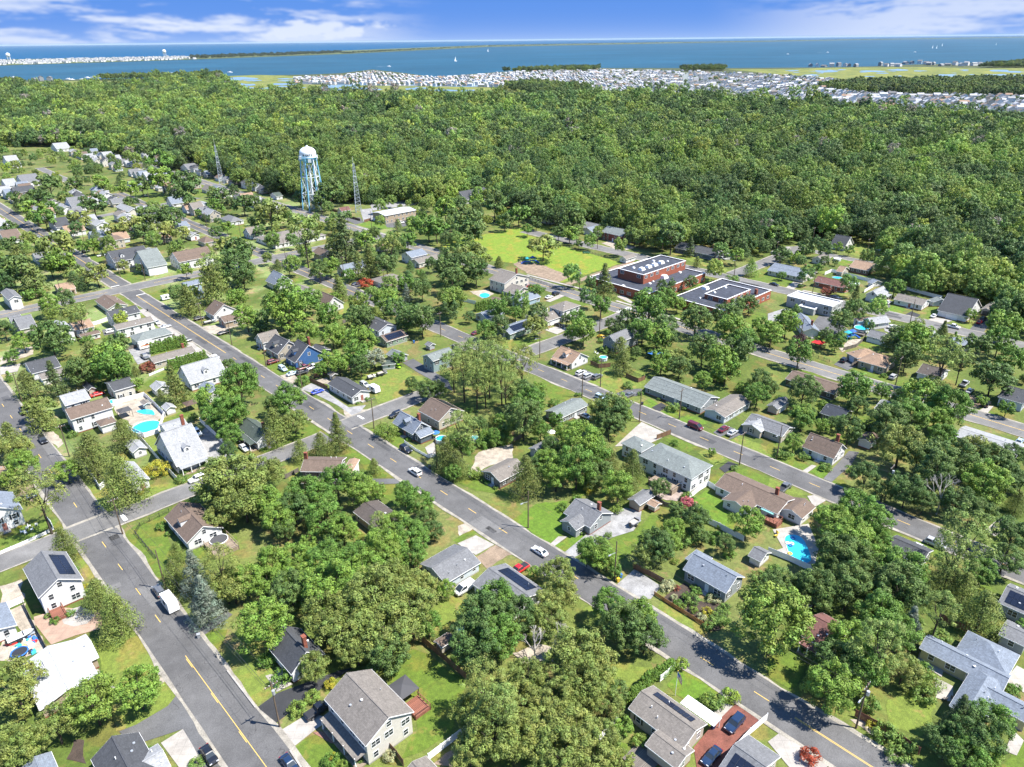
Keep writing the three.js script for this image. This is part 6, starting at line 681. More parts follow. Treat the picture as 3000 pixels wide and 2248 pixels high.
{ const p = T(10, 1230, 970).setY(0.05), g = thing('golf_cart', p, turnOf(U)); part(g, 'body', hull([[-1.2, 0.5, 0.3, 0.7], [-1, 0.6, 0.25, 0.8], [0.9, 0.6, 0.25, 0.75], [1.2, 0.45, 0.35, 0.6]]), paint('lime')); part(g, 'roof', boxGeo(-1, 0.9, 1.75, 1.85, -0.6, 0.6), paint('lime')); for (const x of [-0.9, 0.8]) for (const s of [-1, 1]) { part(g, 'roof_post', barGeo(v3(x, 0.7, s * 0.52), v3(x, 1.76, s * 0.52), 0.05), M.dark); part(g, 'wheel', wheelGeo, M.rubber, new THREE.Matrix4().makeScale(0.6, 0.6, 0.7).setPosition(x, 0.2, s * 0.55)); } tag(g, 'lime green golf cart on the dry lawn by the grey garage', 'golf cart'); }
// ---------- utility poles, lamps, wires ----------
const POLES = {}; const poleGeo = new THREE.CylinderGeometry(0.12, 0.19, 11.4, 8); poleGeo.translate(0, 5.7, 0); const armGeo = boxGeo(-0.07, 0.07, 10.5, 10.66, -1.3, 1.3), insGeo = new THREE.CylinderGeometry(0.05, 0.06, 0.22, 6), canGeo = new THREE.CylinderGeometry(0.3, 0.3, 0.95, 12), lampArm = new Geo().bar(v3(0, 8.2, 0), v3(0, 8.7, 2.1), 0.07).get(), lampHead = new Geo().loft([v3(-0.16, 8.55, 1.9), v3(-0.14, 8.62, 2.75), v3(0.14, 8.62, 2.75), v3(0.16, 8.55, 1.9)].reverse(), [v3(-0.12, 8.74, 1.95), v3(-0.1, 8.78, 2.65), v3(0.1, 8.78, 2.65), v3(0.12, 8.74, 1.95)].reverse()).get();
const poleLab = {};
function pole(t, x, y, f = 'a', dir = 'u') {
  const p = T(t, x, y), g = thing('utility_pole', p, turnOf(dir === 'u' ? U : V)); part(g, 'post', poleGeo, M.pole);
  if (f.includes('a')) { part(g, 'crossarm', armGeo, M.pole); for (const z of [-1.15, -0.4, 0.4, 1.15]) part(g, 'insulator', insGeo, M.trim, mx(0, 10.77, z)); }
  if (f.includes('t')) { const c = part(g, 'transformer', canGeo, M.metal, mx(0.42, 9.2, 0)); void c; } if (f.includes('l')) { const s = f.includes('L') ? Math.PI : 0; part(g, 'lamp_arm', lampArm, M.metal, mx(0, 0, 0, s)); part(g, 'lamp_head', lampHead, M.metal, mx(0, 0, 0, s)); }
  const [nick] = uniqNear(p), lab = `wooden utility pole ${f.includes('l') ? 'with street lamp ' : f.includes('t') ? 'with transformer ' : f.includes('a') ? 'with crossarm ' : ''}by the ${nick}`; tag(g, lab.split(' ').slice(0, 16).join(' '), 'utility pole', 'utility poles along the streets'); (poleLab[lab] ??= []).push(g); return p;
}
const strung = (list, dir, arms = [-1.15, 1.15, 0], name = 'street') => { const ps = list.map((a) => pole(a[0], a[1], a[2], a[3] ?? 'a', dir)); return wires(ps, dir, arms, name); };
function wires(ps, dir, arms, name) { const side = dir === 'u' ? V : U; arms.forEach((o, i) => { const pts = []; for (let k = 0; k < ps.length - 1; k++) { const a = ps[k], b = ps[k + 1], h = o === 0 ? 8.9 : 10.85; for (let s = 0; s < 8; s++) { const w = s / 8; pts.push(a.clone().lerp(b, w).addScaledVector(side, o).setY(h - 1.0 * 4 * w * (1 - w) * Math.min(1, a.distanceTo(b) / 45))); } } const e = ps[ps.length - 1]; pts.push(e.clone().addScaledVector(side, o).setY(o === 0 ? 8.9 : 10.85)); const g = new THREE.TubeGeometry(new THREE.CatmullRomCurve3(pts), pts.length * 2, o === 0 ? 0.035 : 0.022, 4); const m = sh(new THREE.Mesh(g, M.wire)); top(m, 'power_line'); tag(m, `${['outer', 'inner', 'lower thick'][i]} overhead wire along the ${name}`, 'power line'); }); }
strung([[5, 600, 410], [5, 1060, 1080], [5, 1432, 1555, ''], [2, 205, 1270, 'at']], 'u', undefined, 'street past the white camper');
strung([[9, 1750, 610], [10, 88, 960, ''], [10, 398, 1145], [6, 1020, 165], [6, 1565, 520], [7, 140, 1025, 'l'], [7, 885, 1480, 'l'], [4, 760, 1280, 'atl']], 'u', undefined, 'street past the grey bungalow');
strung([[10, 292, 170, ''], [10, 760, 180, 'a'], [10, 1112, 300, 'a'], [10, 1598, 700, 'a']], 'u', undefined, 'street past the red-leaved maple');
strung([[11, 605, 1225, ''], [11, 1100, 1435, ''], [7, 1965, 480, 'a']], 'u', [0], 'street past the tan bungalow'); strung([[11, 240, 880, 'al'], [11, 763, 1135, 'a'], [11, 1445, 1410, 'a'], [8, 75, 425, 'l'], [8, 1008, 785, 'at']], 'u', undefined, 'far side of the street past the tan bungalow');
strung([[11, 583, 300, 'at'], [11, 1240, 420, 'a'], [11, 1885, 620, 'at'], [12, 275, 750, 'a'], [12, 1103, 1115, 'a']], 'u', undefined, 'school street'); strung([[14, 434, 685, 'at'], [14, 796, 805, 'a'], [14, 1218, 915, 'a']], 'u', undefined, 'street under the water tower');
strung([[15, 738, 530, 'al'], [15, 1295, 575, 'a'], [12, 385, 320, 'a'], [12, 1225, 590, 'a']], 'u', undefined, 'street behind the school'); strung([[9, 545, 390, ''], [9, 1255, 210, 'lL'], [9, 1890, 100, 'a'], [14, 255, 1110, '']], 'v', [-1.1, 1.1, 0], 'cross street with the white houses'); for (const a of [[9, 1040, 185], [9, 2005, 775], [9, 190, 1260], [14, 1000, 850, ''], [14, 290, 1240, ''], [13, 670, 1045, 'l'], [13, 740, 1020, ''], [13, 1790, 860, 'a'], [13, 2080, 930, 'at'], [15, 1920, 760, 'l'], [16, 380, 500, 'a'], [16, 848, 605, 'a'], [16, 65, 630, 'a'], [11, 755, 680, ''], [10, 1465, 640, 'a'], [13, 175, 690, ''], [13, 1300, 660, 'l']]) pole(a[0], a[1], a[2], a[3] ?? 'a');
// ---------- fences: each panel and post a part ----------
const fgeo = {}; const fenceLab = {};
function fence(t, pts, style, label) {
  const W = pts.map(([x, y]) => T(t, x, y)), S = { v: [1.75, 'vinyl', 'white vinyl fence'], w: [1.75, 'cedar', 'brown wooden fence'], o: [1.1, 'orange', 'orange picket fence'], g: [1.5, 'grey', 'weathered grey fence'], p: [1.0, 'vinyl', 'low white picket fence'], c: [1.2, 'metal', 'dark wire fence'], b: [1.8, 'reddeck', 'red-brown board fence'] }[style], h = S[0], m = M[S[1]];
  const g = thing(style === 'c' ? 'wire_fence' : 'fence', W[0]); let last = W[0];
  const step2 = 2.4, gap = style === 'p' || style === 'o' || style === 'c', panel = (l) => fgeo[style + l.toFixed(2)] ??= (() => { const b = new Geo(); if (style === 'c') { for (const y of [0.1, 0.5, 0.9, h]) b.box(0, l, y, y + 0.03, -0.015, 0.015); for (let i = 0; i < l / 0.3; i++) b.box(i * 0.3, i * 0.3 + 0.02, 0.05, h, -0.01, 0.01); } else { const n = Math.round(l / 0.17), bw = l / n; for (let i = 0; i < n; i++) { const hh = h * (gap ? 0.94 + 0.06 * (i % 2) : 1); b.box(i * bw + (gap ? bw * 0.24 : 0.006), (i + 1) * bw - 0.006, 0.06, hh, -0.02, 0.02); } b.box(0, l, h * 0.82, h * 0.9, -0.045, 0.045); b.box(0, l, 0.15, 0.25, -0.045, 0.045); } return b.get(); })();
  const postG = fgeo['post' + style] ??= new Geo().box(-0.06, 0.06, 0, h + 0.1, -0.06, 0.06).get(), pm = style === 'c' ? M.dark : m;
  for (let k = 0; k < W.length - 1; k++) { const a = W[k], b = W[k + 1], L = a.distanceTo(b), n = Math.max(1, Math.round(L / step2)), l = L / n, d = b.clone().sub(a).normalize(), ry = turnOf(d); for (let i = 0; i < n; i++) { const q = a.clone().addScaledVector(d, i * l).sub(W[0]); const lr = Math.round(l * 20) / 20; part(g, 'panel', panel(lr), style === 'c' ? M.dark : m, mx(q.x, 0, q.z, ry)); part(g, 'post', postG, pm, mx(q.x, 0, q.z, ry)); } } const e = W[W.length - 1].clone().sub(W[0]); part(g, 'post', postG, pm, mx(e.x, 0, e.z));
  const mid = W[Math.floor(W.length / 2)], [nick] = uniqNear(mid); const lab = label || `${S[2]} by the ${nick}`.split(' ').slice(0, 16).join(' '); tag(g, lab, 'fence'); (fenceLab[lab] ??= []).push(g);
}
for (const f of [[1, [[205, 220], [305, 420], [405, 605]], 'g', 'grey fence between the patio yard and the toy yard'], [1, [[80, 245], [205, 190]], 'v'], [2, [[1440, 540], [1620, 690], [1815, 860]], 'w', 'brown wooden fence along the back lawn with a shed'], [2, [[1490, 1560], [1700, 1400], [1910, 1230]], 'v', 'tall white fence curving round the lawn corner'], [2, [[1145, 1450], [1210, 1520], [1275, 1610]], 'w'], [3, [[750, 1400], [830, 1310], [915, 1215]], 'v'], [3, [[1230, 130], [1380, 230], [1560, 340], [1720, 440]], 'o', 'orange picket fence round the flower garden'], [3, [[1280, 880], [1340, 830], [1400, 770]], 'v'], [3, [[2200, 1210], [2050, 1340], [1930, 1470]], 'v', 'white fence beside the red gravel drive'], [4, [[750, 1180], [1050, 1340], [1300, 1510]], 'b', 'red-brown fence along the street below the dry lawn'], [4, [[1480, 340], [1600, 400], [1730, 460]], 'b'],
  [5, [[0, 1255], [200, 1170], [400, 1080], [465, 1040], [440, 985], [395, 935]], 'p', 'low white picket fence round the corner yard with chairs'], [5, [[1460, 890], [1210, 1010], [1170, 1080], [1260, 1190], [1345, 1290]], 'c', 'dark wire fence round the corner lawn'], [5, [[1200, 245], [1300, 360], [1400, 480], [1530, 620]], 'v'], [5, [[1730, 110], [1860, 230], [2005, 370]], 'v', 'long white fence beside the gravel lot'], [5, [[1110, 180], [1250, 245], [1370, 205], [1420, 60]], 'v'], [5, [[790, 570], [865, 695], [910, 660]], 'v'], [9, [[1430, 1390], [1330, 1290], [1250, 1215], [980, 1290]], 'v', 'white fence round the beige pool deck'], [9, [[1790, 890], [1900, 965], [2000, 1030]], 'v'], [9, [[1290, 1040], [1420, 985]], 'p'], [9, [[770, 610], [850, 590], [930, 560]], 'v'], [9, [[1095, 815], [1220, 785], [1380, 740], [1510, 700]], 'g'],
  [6, [[1285, 290], [1380, 360], [1490, 420], [1545, 410]], 'p', 'low white fence round the little front garden'], [6, [[255, 600], [370, 540]], 'g'], [7, [[1530, 780], [1610, 710], [1690, 660], [1755, 700]], 'v', 'white fence between the gravel yard and the bright lawn'], [7, [[1690, 985], [1790, 1030], [1890, 1085], [2000, 1140]], 'v'], [7, [[1225, 770], [1320, 840], [1410, 860]], 'g'], [7, [[1050, 1380], [1180, 1440], [1310, 1510]], 'w'], [7, [[0, 285], [100, 240]], 'g'], [7, [[1250, 260], [1370, 215]], 'w'], [8, [[0, 1240], [180, 1310], [370, 1400]], 'v'], [10, [[470, 1090], [560, 1130], [620, 1160]], 'w'], [10, [[500, 1060], [620, 1020]], 'w'], [10, [[750, 585], [810, 560]], 'g'], [10, [[90, 945], [210, 915]], 'g'], [10, [[1690, 370], [1900, 420]], 'v'], [11, [[985, 1050], [1090, 1095], [1150, 1070]], 'w'], [11, [[680, 940], [750, 970], [850, 960]], 'w'], [11, [[115, 540], [250, 500], [310, 480]], 'v'], [12, [[490, 165], [550, 140], [840, 215], [960, 240], [830, 320]], 'v', 'white fence round the yards with pools'], [12, [[1180, 290], [1400, 350], [1500, 375], [1420, 430]], 'v', 'white fence behind the ranch with taupe roof'], [12, [[850, 740], [980, 775], [1110, 815]], 'v'], [12, [[650, 820], [760, 790], [840, 720]], 'g'], [12, [[720, 960], [770, 930]], 'g'], [12, [[390, 870], [530, 920]], 'c'], [11, [[130, 190], [430, 305], [700, 200]], 'c', 'wire fence along the sports field'], [15, [[450, 505], [930, 640]], 'c'], [14, [[640, 700], [720, 720]], 'w'], [14, [[810, 765], [900, 790]], 'w'], [14, [[935, 800], [990, 785]], 'w']]) fence(...f);
for (const l of Object.values(fenceLab)) if (l.length > 1) l.forEach((g) => { g.userData.group = 'fences: ' + g.userData.label; });
// stone kerb walls
for (const [t, x0, y0, x1, y1] of [[1, 1965, 790, 2210, 1110], [2, 295, 1480, 400, 1640]]) { const a = T(t, x0, y0), b = T(t, x1, y1), L = a.distanceTo(b), g = thing('kerb_wall', a, turnOf(b.clone().sub(a))); for (let k = 0, x = 0, n = Math.round(L / 0.6); k < n; k++, x += L / n) part(g, 'block', boxGeo(x + 0.01, x + L / n - 0.01, 0, 0.32 + 0.04 * hash(k, 3), -0.15, 0.15), M.conc); tag(g, t === 1 ? 'low grey block wall along the street lawn' : 'low curved stone edging beside the concrete drive', 'wall'); }
// ---------- pools ----------
function ringShape(t, pts) { return pts.map(([x, y]) => T(t, x, y)); }
{
  const make = (t, pts, label) => { const c = new THREE.CatmullRomCurve3(ringShape(t, pts), true, 'catmullrom', 0.6).getPoints(48), mid = c.reduce((s, p) => s.add(p), v3()).multiplyScalar(1 / c.length).setY(0), g = thing('swimming_pool', mid), rel = c.map((p) => p.clone().sub(mid)); const w = part(g, 'water', sheet(rel, 0.1), M.pool); void w; const rim = new Geo(); rel.forEach((p, i) => { const q = rel[(i + 1) % rel.length], o = (a) => a.clone().multiplyScalar(1 + 0.28 / a.length()); const P4 = (a, y) => a.clone().setY(y); rim.face([P4(p, 0.14), P4(q, 0.14), P4(o(q), 0.14), P4(o(p), 0.14)].reverse()); rim.face([P4(p, 0.05), P4(q, 0.05), P4(q, 0.14), P4(p, 0.14)]); }); part(g, 'coping', rim.get(), M.conc); tag(g, label, 'pool'); return g; };
  make(8, [[150, 1110], [210, 1085], [290, 1110], [340, 1190], [372, 1280], [350, 1325], [280, 1325], [200, 1270], [165, 1190]], 'large oval in-ground pool with pool toys on pale deck'); make(9, [[1180, 1345], [1240, 1330], [1310, 1335], [1335, 1375], [1290, 1372], [1230, 1368]], 'turquoise in-ground pool inside the white fence'); make(10, [[1935, 335], [1980, 322], [2020, 340], [1990, 362], [1945, 358]], 'small blue pool behind the cream two-storey house'); make(12, [[555, 185], [600, 180], [640, 190], [600, 198]], 'narrow pool behind the brick ranch');
  const round = (t, x, y, r, label, cover) => { const p = T(t, x, y, 1).setY(0.03), g = thing('above_ground_pool', p), wall = new THREE.CylinderGeometry(r, r, 1.25, 32, 1, true); wall.translate(0, 0.62, 0); part(g, 'wall', wall, M.poolwall); const w = new THREE.CircleGeometry(r - 0.05, 32); w.rotateX(-Math.PI / 2); w.translate(0, 1.08, 0); part(g, 'water', w, cover || M.pool); const rim = new THREE.TorusGeometry(r, 0.1, 6, 36); rim.rotateX(Math.PI / 2); rim.translate(0, 1.25, 0); part(g, 'rim', rim, M.trim); for (let k = 0; k < 12; k++) part(g, 'upright', fgeo.up ??= boxGeo(-0.05, 0.05, 0, 1.25, -0.04, 0.08), M.metal, mx(Math.sin(k * 0.5236) * r, 0, Math.cos(k * 0.5236) * r, k * 0.5236)); tag(g, label, 'pool'); };
  round(5, 1265, 155, 4.4, 'big round above-ground pool beside the white houses'); round(6, 1600, 255, 1.8, 'round blue pool beside the slate blue house'); round(6, 1890, 250, 1.5, 'blue round pool half hidden by the cedars'); round(9, 965, 1265, 1.7, 'small round pool behind the brown-roofed house'); round(12, 810, 625, 3, 'round blue pool with deck beside the playground'); round(12, 745, 235, 2.6, 'round pool with pale cover in the fenced yard', mat('pool_cover', { color: lin(0.5, 0.6, 0.62) })); round(11, 790, 880, 1.6, 'teal round pool behind the tan bungalow', mat('teal_cover', { color: lin(0.04, 0.35, 0.38) })); round(16, 985, 520, 3, 'pale turquoise pool at the edge of the wood'); round(5, 1890, 1130, 2.2, 'black covered pool on the wooden deck', M.canvas); round(2, 1770, 430, 0.8, 'little blue paddling pool on the dry yard'); round(16, 600, 615, 2, 'white covered round pool on the bright lawn', mat('white_cover', { color: lin(0.7, 0.72, 0.72) }));
  for (const [x, y, m] of [[170, 1160, M.trim], [205, 1165, M.trim], [215, 1115, M.cloth], [195, 1180, M.cloth], [190, 1250, M.yellow]]) { const o = sh(new THREE.Mesh(new THREE.TorusGeometry(0.42, 0.16, 8, 16).rotateX(Math.PI / 2), m)); o.position.copy(T(8, x, y)).setY(0.2); top(o, 'pool_float'); tag(o, `${m === M.trim ? 'white' : m === M.cloth ? 'blue' : 'yellow'} ring float drifting in the large oval pool`, 'float', 'floats in the oval pool'); }
}
// ---------- decks, canopies, umbrellas, garden furniture ----------
function deckAt(t, x, y, L, W2, h, m, label, rail = 1) { const p = T(t, x, y, h), g = thing('deck', p.setY(0), -GRID), n = Math.round(W2 / 0.3); for (let i = 0; i < n; i++) part(g, 'plank', fgeo['pl' + L] ??= boxGeo(-L / 2, L / 2, 0, 0.05, 0.01, 0.28), m, mx(0, h, -W2 / 2 + i * 0.3)); part(g, 'skirt', boxGeo(-L / 2 + 0.05, L / 2 - 0.05, 0, h - 0.01, -W2 / 2 + 0.05, W2 / 2 - 0.05), m); if (rail) { const r = new Geo(); for (const s of [-1, 1]) r.bar(v3(-L / 2, h + 0.95, s * W2 / 2), v3(L / 2, h + 0.95, s * W2 / 2), 0.1); r.bar(v3(L / 2, h + 0.95, -W2 / 2), v3(L / 2, h + 0.95, W2 / 2), 0.1); part(g, 'railing', r.get(), m); for (let k = 0; k <= 4; k++) for (const s of [-1, 1]) part(g, 'post', fgeo['dp' + h] ??= boxGeo(-0.05, 0.05, 0, h + 0.95, -0.05, 0.05), m, mx(-L / 2 + k * L / 4, 0, s * W2 / 2)); } tag(g, label, 'deck'); }
deckAt(7, 1335, 620, 8, 6, 1.6, M.deck, 'raised wooden deck behind the long white house'); deckAt(5, 1910, 1170, 7, 6, 1.0, M.deck, 'tan wooden deck round the black covered pool'); deckAt(2, 1390, 1090, 4, 3.4, 0.7, M.reddeck, 'red wooden deck behind the cream two-storey house'); deckAt(1, 500, 285, 4.2, 2.6, 0.7, M.reddeck, 'red wooden porch deck on the white two-storey house'); deckAt(12, 780, 660, 6, 4, 0.9, M.grey, 'grey deck beside the round blue pool', 0); deckAt(8, 40, 950, 4, 3, 1.2, M.reddeck, 'red deck behind the brown-roofed white house'); deckAt(3, 1130, 1540, 5, 5, 0.25, M.grey, 'low grey deck beside the solar pool-heated house', 0);
function canopy(t, x, y, s, h, m, label) { const p = T(t, x, y, h).setY(0), g = thing('garden_canopy', p, -GRID), r = new Geo(), a = [v3(-s, h, s), v3(s, h, s), v3(s, h, -s), v3(-s, h, -s)], b = a.map((q) => q.clone().setY(h - 0.08)), c = v3(0, h + s * 0.4, 0); for (let i = 0; i < 4; i++) { const j = (i + 1) % 4; r.face([a[i], a[j], c]); r.face([b[i], b[j], a[j], a[i]]); } r.face(b.slice().reverse()); part(g, 'roof', r.get(), m); for (const [i, j] of [[-1, -1], [1, -1], [1, 1], [-1, 1]]) part(g, 'post', barGeo(v3(i * (s - 0.15), 0, j * (s - 0.15)), v3(i * (s - 0.15), h, j * (s - 0.15)), 0.12), M.dark); tag(g, label, 'canopy'); }
canopy(2, 1265, 930, 2.3, 2.6, M.canvas, 'dark canopy on the back lawn behind the cream house'); canopy(9, 1070, 1330, 2, 2.6, M.canvas, 'black gazebo beside the turquoise pool'); canopy(9, 1640, 1270, 2, 2.6, mat('brown_canopy', { color: lin(0.09, 0.06, 0.045) }), 'brown gazebo on the lawn below the white houses'); canopy(12, 440, 745, 2.2, 2.4, M.red, 'red shade canopy beside the playground'); canopy(8, 20, 860, 1.8, 2.4, mat('teal_canopy', { color: lin(0.2, 0.45, 0.42) }), 'teal parasol canopy behind the brown-roofed white house'); canopy(11, 1240, 840, 2.2, 2.3, M.cloth, 'blue tarpaulin canopy under the dark trees');
function umbrella(t, x, y, m, label) { const p = T(t, x, y, 2.3).setY(0), g = thing('parasol', p), c = new THREE.ConeGeometry(1.4, 0.6, 8); c.translate(0, 2.45, 0); part(g, 'canopy', c, m); part(g, 'pole', new THREE.CylinderGeometry(0.03, 0.03, 2.4, 6).translate(0, 1.2, 0), M.trim); tag(g, label, 'parasol'); } umbrella(6, 1550, 195, M.cloth, 'blue parasol beside the slate blue house'); umbrella(7, 340, 190, M.trim, 'white closed parasol behind the green-grey roofed house');
const chairGeo = new Geo().box(-0.3, 0.3, 0.35, 0.42, -0.3, 0.3).box(-0.3, 0.3, 0.42, 0.95, -0.34, -0.28).get(), chairLeg = boxGeo(-0.03, 0.03, 0, 0.35, -0.03, 0.03);
for (const [t, x, y, col, n, where] of [[5, 235, 1055, M.trim, 4, 'white garden chair in the picket-fenced corner yard'], [5, 280, 1025, M.trim, 2, 'white garden chair in the picket-fenced corner yard'], [1, 670, 305, M.metal, 4, 'grey patio chair on the round white patio'], [9, 1075, 1235, M.trim, 3, 'white lounge chair behind the cream house'], [4, 1540, 1010, M.grey, 2, 'dark wicker chair on the pale patio'], [8, 50, 1080, M.yellow, 2, 'yellow chair beside the large oval pool'], [7, 215, 190, M.red, 1, 'red chair on the bare back yard'], [11, 715, 850, M.trim, 2, 'white chair behind the tan bungalow']]) for (let k = 0; k < n; k++) { const p = T(t, x, y).add(v3(Math.cos(k * 1.7 + x) * 1.1, 0, Math.sin(k * 1.7 + x) * 1.1)).setY(0.1), g = thing('garden_chair', p, k * 1.7 + 2); part(g, 'seat', chairGeo, col); for (const [i, j] of [[-1, -1], [1, -1], [1, 1], [-1, 1]]) part(g, 'leg', chairLeg, col, mx(i * 0.25, 0, j * 0.25)); tag(g, where, 'chair', n > 1 ? where + ' set' : undefined); }
// toys and clutter in the sandy yard: each a thing
{ const R = rng(4), cols = [['red', M.red], ['blue', M.cloth], ['yellow', M.yellow], ['white', M.trim], ['dark', M.dark], ['teal', mat('teal_cover', { color: lin(0.04, 0.35, 0.38) })]]; for (let i = 0; i < 44; i++) { const [cn, m] = cols[Math.floor(R() * 6)], p = T(1, 50 + R() * 260, 560 + (R() - 0.5) * 160).setY(0.06), s = 0.25 + 0.45 * R(), g = new Geo().loft([v3(-s, 0, s * 0.7), v3(s, 0, s * 0.7), v3(s, 0, -s * 0.7), v3(-s, 0, -s * 0.7)], [v3(-s * 0.5, s, s * 0.4), v3(s * 0.7, s, s * 0.4), v3(s * 0.7, s * 0.8, -s * 0.4), v3(-s * 0.5, s * 0.8, -s * 0.4)]).get(), o = sh(new THREE.Mesh(g, m)); o.position.copy(p); o.rotation.y = R() * 6; top(o, 'garden_toy'); tag(o, `${cn} plastic toy in the heap on the sandy yard`, 'toy', `${cn} toys heaped on the sandy yard`); }
  const p = T(1, 175, 645).setY(0.05), g = thing('trampoline', p); const a = new THREE.CylinderGeometry(1.5, 1.5, 0.05, 24).translate(0, 0.7, 0), b = new THREE.TorusGeometry(1.55, 0.16, 6, 28).rotateX(Math.PI / 2).translate(0, 0.72, 0); part(g, 'mat', a, M.dark); part(g, 'pad', b, M.cloth); for (let k = 0; k < 6; k++) part(g, 'leg', barGeo(v3(Math.cos(k) * 1.5, 0, Math.sin(k) * 1.5), v3(Math.cos(k) * 1.5, 0.7, Math.sin(k) * 1.5), 0.06), M.metal); tag(g, 'blue-rimmed trampoline among the toys on sandy yard', 'trampoline'); }
// flag on the lawn
{ const p = T(3, 1410, 1000), g = thing('flagpole', p); part(g, 'pole', new THREE.CylinderGeometry(0.04, 0.06, 6.5, 8).translate(0, 3.25, 0), M.trim); part(g, 'finial', new THREE.SphereGeometry(0.1, 8, 6).translate(0, 6.55, 0), M.yellow); const mk = (n, x0, x1, y0, y1, m) => part(g, n, new Geo().loft([v3(0.05 + x0 * 0.3, 6.3 - y1, x0 * 0.5), v3(0.05 + x1 * 0.3, 6.3 - y1 - x1 * 0.5, x1 * 0.5), v3(0.06 + x1 * 0.3, 6.3 - y1 - x1 * 0.5, x1 * 0.5 + 0.02), v3(0.06 + x0 * 0.3, 6.3 - y1, x0 * 0.5 + 0.02)], [v3(0.05 + x0 * 0.3, 6.3 - y0, x0 * 0.5), v3(0.05 + x1 * 0.3, 6.3 - y0 - x1 * 0.5, x1 * 0.5), v3(0.06 + x1 * 0.3, 6.3 - y0 - x1 * 0.5, x1 * 0.5 + 0.02), v3(0.06 + x0 * 0.3, 6.3 - y0, x0 * 0.5 + 0.02)]).get(), m); for (let k = 0; k < 13; k++) mk('stripe', k < 7 ? 0.9 : 0, 2.1, k * 0.115, k * 0.115 + 0.11, k % 2 ? M.trim : M.red); mk('canton', 0, 0.88, 0, 0.8, M.cloth); tag(g, 'white flagpole with drooping striped flag on the bright lawn', 'flag'); }
// play structures
function playset(t, x, y, k, label) { const p = T(t, x, y).setY(0.05), g = thing('play_structure', p, 0.5), teal = mat('play_teal', { color: lin(0.02, 0.30, 0.33) }), bl = mat('play_blue', { color: lin(0.02, 0.10, 0.42) }); for (const [i, j] of [[-1, -1], [1, -1], [1, 1], [-1, 1]]) for (const o of [0, 3.4]) part(g, 'post', barGeo(v3(i + o * k, 0, j), v3(i + o * k, 3.4, j), 0.14), teal); for (const o of [0, 3.4]) { const r = new THREE.ConeGeometry(1.75, 1, 4); r.rotateY(Math.PI / 4); r.translate(o * k, 3.8, 0); part(g, 'roof', r, o ? bl : teal); part(g, 'platform', boxGeo(o * k - 1, o * k + 1, 1.5, 1.62, -1, 1), bl); } part(g, 'bridge', boxGeo(0.9, 3.4 * k - 0.9, 1.5, 1.6, -0.5, 0.5), bl); for (const s of [-1, 1]) part(g, 'slide', new THREE.TubeGeometry(new THREE.CatmullRomCurve3([v3(s > 0 ? 3.4 * k + 0.9 : -0.9, 1.7, 0), v3(s > 0 ? 3.4 * k + 1.8 : -1.8, 1.2, s), v3(s > 0 ? 3.4 * k + 2.6 : -2.6, 0.5, s * 1.6), v3(s > 0 ? 3.4 * k + 3.2 : -3.2, 0.3, s * 1.7)]), 14, 0.4, 8), bl); tag(g, label, 'playground'); }
playset(15, 135, 660, 1, 'teal and blue play structure beside the sports field'); playset(12, 680, 725, 0.8, 'blue play structure on the sandy yard by the red canopy');
for (const x of [625, 645, 662]) { const p = T(15, x, 568).setY(0.04), g = thing('picnic_table', p, -GRID); part(g, 'table_top', boxGeo(-0.9, 0.9, 0.72, 0.78, -0.4, 0.4), mat('green_wood', { color: lin(0.04, 0.13, 0.07) })); for (const s of [-1, 1]) { part(g, 'bench', boxGeo(-0.9, 0.9, 0.42, 0.47, s * 0.7 - 0.13, s * 0.7 + 0.13), mats.green_wood); part(g, 'leg', boxGeo(s * 0.7 - 0.05, s * 0.7 + 0.05, 0, 0.72, -0.7, 0.7), mats.green_wood); } tag(g, 'green picnic table at the edge of the sports field', 'table', 'picnic tables by the field'); }
// bins
for (const [t, x, y, m, l] of [[1, 1720, 500, M.metal, 'grey bin at the kerb beside the asphalt drive'], [5, 1940, 318, M.cloth, 'blue bin against the long white fence'], [5, 2015, 385, M.cloth, 'blue bin at the end of the long white fence'], [7, 938, 1455, M.cloth, 'blue bin by the pole on the gravel lot'], [7, 915, 1490, M.yellow, 'yellow bin by the pole on the gravel lot'], [3, 1735, 1285, mat('navy_bin', { color: lin(0.015, 0.025, 0.08) }), 'navy bin beside the beige gable wall'], [6, 1500, 515, M.grey, 'brown wooden planter at the kerb under the cedar'], [9, 1275, 480, M.dark, 'dark bin on the concrete verge'], [11, 1125, 1290, M.dark, 'dark bin at the kerb by the long house'], [10, 1365, 755, M.cloth, 'blue bin behind the brown-roofed house']]) { const g = thing('bin', T(t, x, y).setY(0.08), 0.4); part(g, 'tub', new Geo().loft([v3(-0.25, 0, 0.25), v3(0.25, 0, 0.25), v3(0.25, 0, -0.25), v3(-0.25, 0, -0.25)], [v3(-0.33, 1, 0.33), v3(0.33, 1, 0.33), v3(0.33, 1, -0.33), v3(-0.33, 1, -0.33)]).get(), m); part(g, 'lid', boxGeo(-0.36, 0.36, 1, 1.08, -0.36, 0.4), m); tag(g, l, 'bin'); }
{ const g = thing('awning', T(3, 1630, 1125, 2.7).setY(0), -GRID); for (let k = 0; k < 14; k++) part(g, 'slat', boxGeo(-3.6 + k * 0.52, -3.6 + k * 0.52 + 0.5, 2.6 + 0.02 * (k % 2), 2.68 + 0.02 * (k % 2), -1.3, 1.3), M.trim); for (const x of [-3.4, 0, 3.4]) part(g, 'post', boxGeo(x - 0.05, x + 0.05, 0, 2.6, -1.25, -1.15), M.trim); tag(g, 'white slatted awning on the taupe-roofed solar house', 'awning'); }
